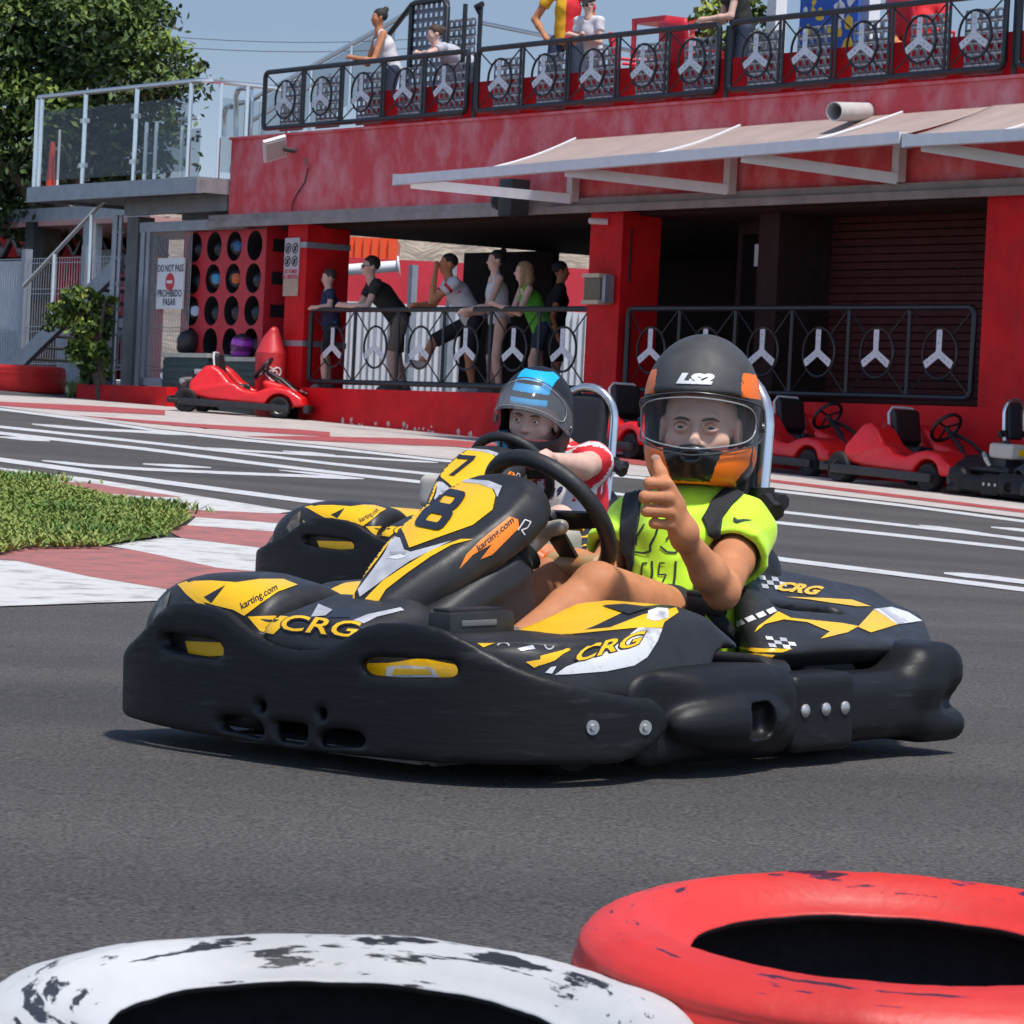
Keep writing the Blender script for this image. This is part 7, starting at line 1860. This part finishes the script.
# ------------------------------------------------------------------ spectators
HAIR = {n: mat('hair_'+n, c, .7, var=.3, vscale=40, bump=.3, bscale=120) for n, c in dict(black=(.012, .010, .010), brown=(.05, .028, .016), dark=(.022, .014, .010), blond=(.30, .19, .09)).items()}
def cloth(n, c, **k): return mat('cloth_'+n, c, .8, var=.08, vscale=9, **k)
def spectator(label, group, pos, H, fwd, skin, hair, shirt, trouser, lean=0, twist=0, hands=None, elbows=None, head_turn=0, head_tilt=0, feet=((.1, 0, 0), (-.1, 0, 0)), kneeb=None, sleeve=.5, leg=.4, hairstyle='short', extras=None, hip=None, shoe=(.1, .1, .1), res=.013, sleeveless=False, skirt=False):
    """local frame: x right, y forward, z up, origin on the floor under the hips; lengths as a share of the height H"""
    f = Vector(fwd).normalized(); r = f.cross(UPV).normalized(); M = frameM(Vector(pos), r, f, UPV)
    V = lambda x, y, z: Vector((x*H, y*H, z*H))
    hp = V(*(hip or (0, 0, .52))); cl, sl = math.cos(lean), math.sin(lean)
    up = Vector((0, sl, cl)); ch = hp+up*.19*H; nk = hp+up*.31*H
    hd = nk+Vector((0, .25*math.sin(lean)*.2+.02, 1)).normalized()*.085*H+up*.01*H
    sR, sL = nk-up*.035*H+V(.105, 0, 0), nk-up*.035*H+V(-.105, 0, 0)
    hT = Matrix.Rotation(head_turn, 3, 'Z') @ Vector((0, math.cos(head_tilt), math.sin(head_tilt)))
    HMl = head_frame(hd, hT); kh = H/1.72*1.0
    hands = hands or ((.13, .02, .45), (-.13, .02, .45)); hL, hR_ = V(*hands[1]), V(*hands[0])
    if elbows: eR, eL = V(*elbows[0]), V(*elbows[1])
    else:
        eR = (sR+hR_)/2+V(.03, -.05, -.05); eL = (sL+hL)/2+V(-.03, -.05, -.05)
    fR, fL = V(*feet[0]), V(*feet[1])
    kR = (hp+fR)/2+V(.02, .03, .0) if not kneeb else V(*kneeb[0]); kL = (hp+fL)/2+V(-.02, .03, .0) if not kneeb else V(*kneeb[1])
    jR, jL = hp+V(.055, 0, -.02), hp+V(-.055, 0, -.02)
    w = H/1.72
    def body(P):
        d = face_sdf(to_local(P, HMl), kh); d = smin(d, d_cone(P, hd-Vector((0, 0, .06*w)), nk, .05*w, .055*w), .02)
        d = smin(d, d_chain(P, [nk-up*.04*H, ch, hp], [.07*w, .105*w, .11*w], .05), .04)
        for a, b, c in ((sR, eR, hR_), (sL, eL, hL)):
            d = smin(d, d_chain(P, [a, b, b+(c-b)*.4, c], [.048*w, .038*w, .038*w, .025*w], .02), .02)
            q = (c-b).normalized(); d = smin(d, d_cone(P, c, c+q*.05*w, .030*w, .033*w), .015); d = smin(d, d_cone(P, c+q*.05*w, c+q*.10*w-Vector((0, 0, .02*w)), .028*w, .016*w), .01)
        for a, b, c in ((jR, kR, fR), (jL, kL, fL)):
            d = smin(d, d_chain(P, [a, b, b+(c-b)*.35, c+Vector((0, 0, .05*w))], [.078*w, .055*w, .053*w, .034*w], .02), .03)
        return d
    lo = np.array([min(v[i] for v in (hd, fR, fL, hL, hR_, kR, kL, eL, eR, sL, sR)) for i in range(3)])-.2; hi = np.array([max(v[i] for v in (hd, fR, fL, hL, hR_, kR, kL, eL, eR, sL, sR)) for i in range(3)])+.22
    o = link(sdf_mesh(body, lo, hi, res, relax=1), 'person', [skin], M=M); tag(o, label, 'person', group)
    bpy.context.view_layer.update()
    def part(nm, fn, mats, r=res, fm=None):
        me = sdf_mesh(fn, lo, hi, r); p = link(me, nm, mats, o)
        if fm: face_mats(me, fm)
        return p
    hem = hp-up*.035*H
    def shirtf(P):
        t = d_chain(P, [nk-up*.045*H, ch, hem], [.085*w, .128*w, .135*w], .05); t = smin(t, d_cone(P, sL, sR, .06*w, .06*w), .05)
        if not sleeveless:
            for a, b in ((sR, eR), (sL, eL)):
                ax = (b-a).normalized(); e = a+(b-a)*sleeve; s_ = d_cone(P, a, e, .060*w, .062*w); t = smin(t, smax(s_, (P-A3(e))@A3(ax), .005), .025)
        t = smax(t, -d_cone(P, nk+Vector((0, .03*w, -.01)), nk+Vector((0, .03*w, .15)), .055*w, .09*w), .01)
        if sleeveless: t = smax(t, (P-A3(nk))@A3(up)+.055*H-.0*P[:, 0]+np.where(np.abs(np.abs(P[:, 0])-.06*H) < .012*H, -.06*H, 0), .005)
        t = smax(t, -((P-A3(hem))@A3(up)), .01)
        return t+wrinkle(P, 16, .004)
    sm = shirt if isinstance(shirt, tuple) else (shirt,)
    part('shirt', shirtf, list(sm), fm=(extras or {}).get('shirt_map') and (lambda c: extras['shirt_map'](c, dict(hp=hp, nk=nk, sR=sR, sL=sL, eR=eR, eL=eL, H=H))))
    def trf(P):
        d = d_ell(P, hp, (.125*w, .115*w, .10*w))
        if skirt: d = smin(d, d_cone(P, hp, hp-Vector((0, -.01, .2*H)), .115*w, .14*w), .04); return smax(d, (hp.z-leg*.45*H)-P[:, 2], .01)
        for a, b in ((jR, kR), (jL, kL)): 
            e = a+(b-a)*min(1, leg*2.2); d = smin(d, smax(d_cone(P, a, e, .092*w, .082*w), (P-A3(e))@A3((b-a).normalized()), .005), .02)
        return d
    part('skirt' if skirt else 'shorts', trf, [trouser])
    def hairf(P):
        q = to_local(P, HMl)/kh; x, y, z = q[:, 0], q[:, 1], q[:, 2]
        d = d_ell(q, (0, -.024, .038), (.084, .100, .092)); fr = d_box(q, (0, .11, -.05), (.09, .075+.0, .105), .03)
        d = smax(d, -fr, .01)
        if hairstyle == 'short': d = smax(d, -.02-z-.25*(-y-.02), .01)
        if hairstyle == 'buzz': d = smax(d_ell(q, (0, -.022, .034), (.0795, .0985, .0885)), -d_box(q, (0, .11, -.06), (.09, .07, .12), .03), .01); d = smax(d, -.0-z-.3*(-y), .01)
        if hairstyle == 'bun': d = smax(d, -.05-z-.3*(-y), .01); d = smin(d, d_ell(q, (0, -.09, .115), (.042, .042, .040)), .012)
        if hairstyle == 'lowbun': d = smax(d, -.06-z-.3*(-y), .01); d = smin(d, d_ell(q, (0, -.125, .04), (.045, .04, .045)), .012)
        if hairstyle == 'long': d = smin(d, d_chain(q, [(.0, -.06, .02), (-.03, -.075, -.1), (-.05, -.05, -.22)], [.07, .068, .04], .03), .03); d = smin(d, d_chain(q, [(.06, .0, .0), (.06, .0, -.1), (.05, .02, -.19)], [.03, .03, .02], .02), .02); d = smin(d, d_chain(q, [(-.06, .0, .0), (-.06, .0, -.1), (-.05, .02, -.19)], [.03, .03, .02], .02), .02)
        return (d+.003*np.sin(x*300+y*90)*np.sin(z*140))*kh
    if hairstyle != 'cap': part('hair', hairf, [hair], .01)
    for a, b in ((fR, kR), (fL, kL)):
        d0 = Vector((.02 if a.x > 0 else -.02, 1, 0)).normalized()
        part('shoe', lambda P: smax(d_chain(P, [a+Vector((0, -.03*w, .045*w)), a+Vector((0, 0, .035*w))+d0*.1*w, a+Vector((0, 0, .025*w))+d0*.17*w], [.042*w, .045*w, .032*w], .03), a.z-P[:, 2], .005), [mat('shoe_%d' % int(shoe[0]*100), shoe, .6)])
    if (extras or {}).get('glasses'):
        m = MB()
        for sx in (-1, 1):
            m.lathe([(.0001, -.002), (.021*kh, -.002), (.021*kh, .002), (.0001, .002)], HMl @ Vector((sx*.032*kh, .097*kh, -.001*kh)), HMl.to_3x3() @ Vector((sx*.25, 1, 0)), 12); m.tube([HMl @ Vector((sx*.05*kh, .09*kh, .004*kh)), HMl @ Vector((sx*.082*kh, -.01*kh, .006*kh))], .004*kh, 4)
        m.build('sunglasses', BLACKM, o)
    if (extras or {}).get('cap'):
        part('cap', lambda P: (lambda q: np.minimum(smax(d_ell(q, (0, -.015, .04), (.088, .105, .095)), .03-q[:, 2], .01), d_ell(q, (0, .105, .045), (.065, .07, .009))))(to_local(P, HMl)/kh)*kh, [(extras or {})['cap']], .011)
    return o, M
def crowd():
    def at(px, off, z0): return FP(fac(px, 350, off)[0] if z0 < 3 else fac(px, 50, off)[0], off, z0)
    g = 'spectators at the ground floor railing'
    left = Vector((-.97, -.25, 0)); f = ZD-.035
    rail = lambda H: (ZR-f)/H
    # offsets: distance behind the railing
    navy = cloth('navy', (.012, .022, .06), col2=(.05, .12, .22), thr=(.6, .66)); blk = cloth('black', (.016, .018, .015)); khaki = cloth('khaki', (.16, .13, .10)); whit = cloth('white', (.60, .58, .60)); green = cloth('green', (.09, .42, .03)); jean = cloth('jean', (.02, .03, .06)); dk = cloth('dark', (.010, .010, .012)); red = cloth('red', (.6, .012, .02)); yel = cloth('yellow', (.72, .36, .01)); grey = cloth('greyshirt', (.42, .42, .46))
    def rl(H, x, y=.2, dz=.02): return (x, y, rail(H)+dz)
    H = 1.50
    spectator('small boy in a dark blue patterned shirt at the left end of the railing', g, at(330, -.26, f), H, left, SKIN_P, HAIR['brown'], navy, dk, lean=.12, hands=(rl(H, .05, .13), rl(H, -.05, .15)), feet=((.09, -.03, 0), (-.08, .05, 0)), head_tilt=-.15)
    H = 1.84
    spectator('man in a black t-shirt and sunglasses leaning on the railing', g, at(392, -.62, f), H, left, SKIN_P, HAIR['dark'], blk, khaki, lean=.72, hands=(rl(H, .0, .31, .03), rl(H, -.02, .35, .03)), elbows=((.15, .20, .555), (-.16, .22, .55)), hip=(0, -.04, .50), feet=((.09, -.12, 0), (-.09, .0, 0)), extras=dict(glasses=1), head_turn=.1, leg=.42)
    def wmap(c, J):
        d = np.minimum(np.abs(np.linalg.norm(c-np.array(J['sR']), axis=1)-.13), np.abs(np.linalg.norm(c-np.array(J['sL']), axis=1)-.13)); far = np.abs(c[:, 0]) > .14
        return np.where(far & (d < .018), 1, 0)
    spectator('man in a white shirt with red sleeve bands holding a hand over his face', g, at(466, -.66, f), 1.82, left, SKIN_T, HAIR['dark'], (whit, red), dk, lean=.62, hands=(rl(1.82, .05, .34, .03), (-.02, .232, .81)), elbows=((.13, .2, .58), (-.10, .27, .585)), hip=(0, -.04, .50), feet=((.07, .28, .16), (-.09, -.04, 0)), kneeb=((.08, .20, .34), (-.08, .0, .27)), extras=dict(shirt_map=wmap), hairstyle='buzz', leg=.45, shoe=(.55, .5, .5))
    spectator('dark haired woman in a white top standing behind the railing', g, at(498, -.50, f), 1.70, left, SKIN_P, HAIR['dark'], whit, dk, lean=.14, hands=((.10, .18, .55), (-.14, .27, .565)), elbows=((.16, .05, .58), (-.18, .12, .6)), sleeveless=True, hairstyle='bun', leg=.62, skirt=True)
    spectator('blond woman in a green top and denim shorts leaning on the railing', g, at(536, -.52, f), 1.64, left, SKIN_P, HAIR['blond'], green, jean, lean=.48, hands=(rl(1.64, .04, .28, .03), rl(1.64, -.06, .32, .03)), elbows=((.14, .15, .575), (-.15, .17, .57)), hip=(0, -.03, .50), sleeveless=True, hairstyle='long', head_turn=-.25, leg=.3, feet=((.08, -.1, 0), (-.08, .04, 0)))
    spectator('person in a black t-shirt standing at the back by the dark store', g, at(553, -1.2, f), 1.62, UU*.6-NN, SKIN_T, HAIR['black'], dk, dk, lean=.1, leg=.45)
    g = 'people on the terrace'; f = 4.62
    rail2 = lambda H, x, y, dz=.02: (x, y, (5.50-f)/H+dz)
    H = 1.60
    spectator('woman with a black hair bun and white top leaning on the terrace railing', g, at(389, -.46, f), H, left, SKIN_T, HAIR['black'], whit, jean, lean=.38, hands=(rail2(H, .0, .25), rail2(H, -.05, .29)), elbows=((.15, .13, .55), (-.16, .15, .545)), sleeveless=True, hairstyle='bun', hip=(0, -.03, .51))
    H = 1.6
    spectator('brown haired woman resting her chin on her arms on the terrace railing', g, at(459, -.66, f), H, left, SKIN_P, HAIR['brown'], grey, jean, lean=1.12, hands=(rail2(H, -.05, .33), rail2(H, .06, .31)), elbows=((.17, .24, .56), (-.18, .27, .56)), hairstyle='lowbun', hip=(0, -.10, .5), head_tilt=-.2)
    def ymap(c, J): return np.where(c[:, 0] > .0, 1, 0)
    spectator('man in a yellow and red shirt with a hand on his hip on the terrace', g, at(566, -.80, f), 1.92, Vector((-.15, -1, 0)), SKIN_T, HAIR['dark'], (red, yel), jean, lean=0, hands=((.13, .03, .54), (-.14, .02, .46)), elbows=((.2, -.02, .64), (-.17, -.02, .60)), extras=dict(shirt_map=ymap))
    H = 1.40
    spectator('boy in a white football shirt with cap and sunglasses on the terrace', g, at(594, -.40, f), H, Vector((-.55, -.83, 0)), SKIN_P, HAIR['dark'], whit, cloth('greyshorts', (.3, .3, .34)), lean=.34, hands=(rail2(H, -.03, .24), rail2(H, .05, .25)), elbows=((.13, .1, .60), (-.13, .12, .60)), extras=dict(glasses=1, cap=dk), hairstyle='cap', head_tilt=-.25)
    H = 1.66
    spectator('person in a black shirt resting an arm on the terrace railing', g, at(742, -.46, f), H, left, SKIN_P, HAIR['brown'], blk, jean, lean=.3, hands=(rail2(H, .1, .22), rail2(H, -.04, .27)), elbows=((.16, .09, .57), (-.14, .13, .57)))
    spectator('person in red sitting on the right hand terrace chair', g, at(922, -.95, f), 1.7, Vector((-.4, -.9, 0)), SKIN_T, HAIR['dark'], red, jean, lean=-.12, hip=(0, 0, .30), kneeb=((.07, .25, .31), (-.07, .25, .31)), feet=((.08, .26, 0), (-.08, .28, 0)), hands=((.1, .2, .36), (-.1, .2, .36)), leg=.2)
crowd()
# ------------------------------------------------------------------ parked red hire karts
def red_kart(label):
    R_ = mat('hire_kart_red', (.70, .008, .010), .4, var=.12, vscale=5, coat=.2)
    root = thing('hire_kart', label, 'kart', None, 'red hire karts parked along the wall')
    prof = [(.04, .17), (.08, .27), (.25, .37), (.42, .39), (.55, .36), (.66, .31), (.82, .33), (1.0, .41), (1.14, .55), (1.24, .60), (1.33, .58), (1.44, .44), (1.5, .36), (1.48, .22), (1.2, .17), (.3, .14)]
    def bodyf(P):
        A = np.abs(P[:, 0]); Q = np.stack([A, P[:, 1], P[:, 2]], 1)
        d = sd_poly_ext(Q, prof, 0, .20, .56, .04); d = smax(d, (A-.56)+(P[:, 2]-.25)*.28, .04)
        d = np.minimum(d, sd_poly_ext(P, [(.04, .17), (.08, .27), (.25, .36), (.42, .42), (.62, .46), (.66, .42), (.5, .2), (.2, .14)], 0, -.22, .22, .04))
        d = smax(d, -np.maximum(np.hypot(P[:, 1]-.36, P[:, 2]-.13)-.175, .36-A), .012)
        crease = np.abs((P[:, 2]-.38)+(P[:, 1]-.95)*.22); d = d-.010*np.exp(-(crease/.03)**2)*(A > .4)
        return d
    link(sdf_mesh(bodyf, (-.64, 0, .08), (.64, 1.56, .68), .015), 'body', [R_], root)
    m = MB()
    for s in (-1, 1): m.box((s*.60, .90, .135), (.055, 1.35, .085), bev=.02)
    m.box((0, .02, .14), (1.16, .07, .10), bev=.03); m.box((0, 1.72, .15), (1.2, .06, .09), bev=.02)
    m.tube([(-.6, 1.6, .14), (-.6, 1.72, .14)], .03, 8); m.tube([(.6, 1.6, .14), (.6, 1.72, .14)], .03, 8); m.build('bumper', PLASTIC_B, root)
    for (x, y, r, w) in ((.47, .36, .135, .13), (-.47, .36, .135, .13), (.49, 1.52, .15, .19), (-.49, 1.52, .15, .19)):
        wt = thing('wheel', None, None); wt.parent = root; wt.location = (x, y, r)
        m = MB(); m.lathe([(r*.5, -w*.42), (r*.62, -w/2), (r*.9, -w/2), (r, -w*.34), (r, w*.34), (r*.9, w/2), (r*.62, w/2), (r*.5, w*.42)], (0, 0, 0), (1, 0, 0), 22); m.build('tyre', RUBBER, wt)
        m = MB(); m.lathe([(.018, -w*.5), (.03, -w*.3), (r*.35, -w*.3), (r*.52, -w*.44), (r*.52, w*.44), (r*.35, w*.3), (.03, w*.3), (.018, w*.5)], (0, 0, 0), (1, 0, 0), 16); m.build('rim', BOLT, wt)
    me = sdf_mesh(lambda P: smin(d_box(P, (0, 1.22, .575), (.18, .035, .165), .03, rotM(-12, 0, 0)), smax(d_box(P, (0, 1.05, .3), (.2, .2, .1), .05), -d_box(P, (0, 1.0, .4), (.16, .2, .12), .05), .02), .03), (-.26, .8, .15), (.26, 1.4, .96), .016)
    st = link(me, 'seat', [SEATM], root)
    m = MB(); m.tube([(-.185, 1.24, .42), (-.185, 1.28, .695), (-.13, 1.29, .75), (.13, 1.29, .75), (.185, 1.28, .695), (.185, 1.24, .42)], .013, 6); m.build('piping', mat('seat_piping', (.6, .6, .6), .4), st)
    c = Vector((0, .68, .60)); up = Vector((0, -.6, .8)); 
    m = MB(); m.tube([c+Vector((.16*math.cos(a), 0, 0))+up*.16*math.sin(a) for a in np.linspace(0, 2*math.pi, 25)[:-1]], .018, 8, closed=True)
    for a in (.4, 2.74, 4.71): m.tube([c, c+Vector((.15*math.cos(a), 0, 0))+up*.15*math.sin(a)], .012, 5)
    m.build('steering_wheel', BLACKM, root)
    m = MB(); m.tube([c, (0, .3, .3)], .022, 8); 
    for s in (-1, 1): m.tube([(s*.18, .1, .24), (s*.10, .42, .47), (s*.04, .6, .55)], .019, 8)
    m.build('steering_strut', BLACKM, root)
    m = MB(); m.box((.26, 1.56, .36), (.3, .26, .22), bev=.03); m.lathe([(.08, 0), (.085, .05), (.04, .07)], (.26, 1.56, .46), (0, 0, 1), 12); m.build('engine', BLACKM, root)
    m = MB(); m.box((.12, 1.50, .50), (.18, .12, .07), bev=.02); m.tube([(.05, 1.6, .4), (-.2, 1.66, .38), (-.3, 1.6, .34)], .035, 8); m.build('exhaust', BOLT, root)
    m = MB(); m.box((0, .14, .345), (.3, .10, .012), Matrix.Rotation(R(20), 3, 'X')); m.build('sticker', mat('sticker_pale', (.55, .5, .45), .5, col2=(.1, .02, .02), vscale=18, thr=(.45, .55)), root)
    return root
def place(root, px, py, heading, along=0):
    """puts the kart's front axle centre line point (0,.9) on the ground seen at this pixel"""
    p = on_ground(px, py); f = Vector((heading[0], heading[1], 0)).normalized(); b = -f
    e = .5; n = Vector((-(gz(p.x+e, p.y)-gz(p.x-e, p.y))/(2*e), -(gz(p.x, p.y+e)-gz(p.x, p.y-e))/(2*e), 1)).normalized()
    b = (b-n*b.dot(n)).normalized(); l = b.cross(n); M = frameM(p, l, b, n) @ Matrix.Translation((0, -.9, 0)); root.matrix_world = M
k0 = red_kart('red hire kart parked in front of the green storage boxes')
place(k0, 243, 415.5, (1, -.12))
for (px, py, hd, lab) in ((640, 458, (.55, -.83), 'red hire kart parked behind the rear driver'), (808, 474, (.62, -.78), 'red hire kart parked just right of the orange and grey helmet'), (925, 489, (.62, -.78), 'red hire kart parked below the rightmost red pillar')):
    c = copy_tree(k0); c['label'] = lab; place(c, px, py, hd)
c = copy_tree(KART, None, skip=('harness',)); c['label'] = 'yellow and black kart without number parked at the right picture edge'; c['group'] = 'yellow and black racing karts'
place(c, 1052, 503, (.62, -.78)); c.matrix_world = c.matrix_world @ Matrix.Translation((0, 0, -.03))
# ------------------------------------------------------------------ camera, light, sky
def sky_backdrop():
    m = bpy.data.materials.new('hazy_sky'); m.use_nodes = True; nt = m.node_tree; nt.nodes.clear()
    o = nt.nodes.new('ShaderNodeOutputMaterial'); e = nt.nodes.new('ShaderNodeEmission'); tc = nt.nodes.new('ShaderNodeTexCoord'); sp = nt.nodes.new('ShaderNodeSeparateXYZ')
    mr = nt.nodes.new('ShaderNodeMapRange'); mr.inputs['From Max'].default_value = 160; r = nt.nodes.new('ShaderNodeValToRGB')
    r.color_ramp.elements[0].color = (.38, .435, .49, 1); r.color_ramp.elements[1].color = (.18, .25, .345, 1); r.color_ramp.elements[1].position = .75
    n = nt.nodes.new('ShaderNodeTexNoise'); n.inputs['Scale'].default_value = .012; n.inputs['Detail'].default_value = 5
    mx = nt.nodes.new('ShaderNodeMath'); mx.operation = 'MULTIPLY_ADD'; mx.inputs[1].default_value = .14; ad = nt.nodes.new('ShaderNodeMath'); ad.operation = 'SUBTRACT'; ad.inputs[1].default_value = .07
    nt.links.new(tc.outputs['Object'], sp.inputs[0]); nt.links.new(tc.outputs['Object'], n.inputs['Vector']); nt.links.new(sp.outputs['Z'], mr.inputs['Value'])
    nt.links.new(n.outputs['Fac'], mx.inputs[0]); nt.links.new(mr.outputs[0], mx.inputs[2]); nt.links.new(mx.outputs[0], ad.inputs[0]); nt.links.new(ad.outputs[0], r.inputs['Fac'])
    nt.links.new(r.outputs[0], e.inputs['Color']); e.inputs['Strength'].default_value = 1.12; nt.links.new(e.outputs[0], o.inputs[0])
    V = []; N = 60
    for i in range(N+1):
        a = R(-75+150*i/N)
        for z in (-20, 0, 60, 120, 200, 320): V.append((1100*math.sin(a), 1100*math.cos(a), z))
    s = link(pydata(V, [(i*6+j, (i+1)*6+j, (i+1)*6+j+1, i*6+j+1) for i in range(N) for j in range(5)]), 'sky', m); s['kind'] = 'structure'
sky_backdrop()
cd = bpy.data.cameras.new('camera'); cam = bpy.data.objects.new('camera', cd); COL.objects.link(cam)
cd.sensor_width = 36; cd.lens = 36*F/1024; cd.clip_start = .1; cd.clip_end = 3000
cam.matrix_world = frameM(CAM, CR, CU, -CF)
cd.dof.use_dof = True; cd.dof.focus_distance = 8.9; cd.dof.aperture_fstop = 44
S.camera = cam
w = bpy.data.worlds.new('World'); S.world = w; w.use_nodes = True
nt = w.node_tree; bg = nt.nodes['Background']
sk = nt.nodes.new('ShaderNodeTexSky'); sk.sky_type = 'NISHITA'; sk.sun_disc = False
SUN_EL, SUN_AZ = R(66), R(146)       # azimuth from +Y, clockwise (towards +X)
sk.sun_elevation = SUN_EL; sk.sun_rotation = SUN_AZ; sk.dust_density = .7; sk.air_density = .6; sk.ozone_density = 1.0; sk.altitude = 100
nt.links.new(sk.outputs[0], bg.inputs['Color']); bg.inputs['Strength'].default_value = .15
sl = bpy.data.lights.new('sun', 'SUN'); so = bpy.data.objects.new('sun', sl); COL.objects.link(so)
sl.energy = 2.9; sl.angle = R(5.0); sl.color = (1, .96, .9)
dv = Vector((math.sin(SUN_AZ)*math.cos(SUN_EL), math.cos(SUN_AZ)*math.cos(SUN_EL), math.sin(SUN_EL)))
so.rotation_euler = (-dv).to_track_quat('-Z', 'Y').to_euler(); so.location = (0, -5, 20)
S.view_settings.view_transform = 'Standard'; S.view_settings.look = 'None'; S.view_settings.exposure = .58; S.view_settings.gamma = 1
S.cycles.max_bounces = 6; S.cycles.transparent_max_bounces = 12; S.cycles.use_denoising = True
S.cycles.use_adaptive_sampling = True; S.cycles.adaptive_threshold = .02
S.cycles.caustics_reflective = False; S.cycles.caustics_refractive = False
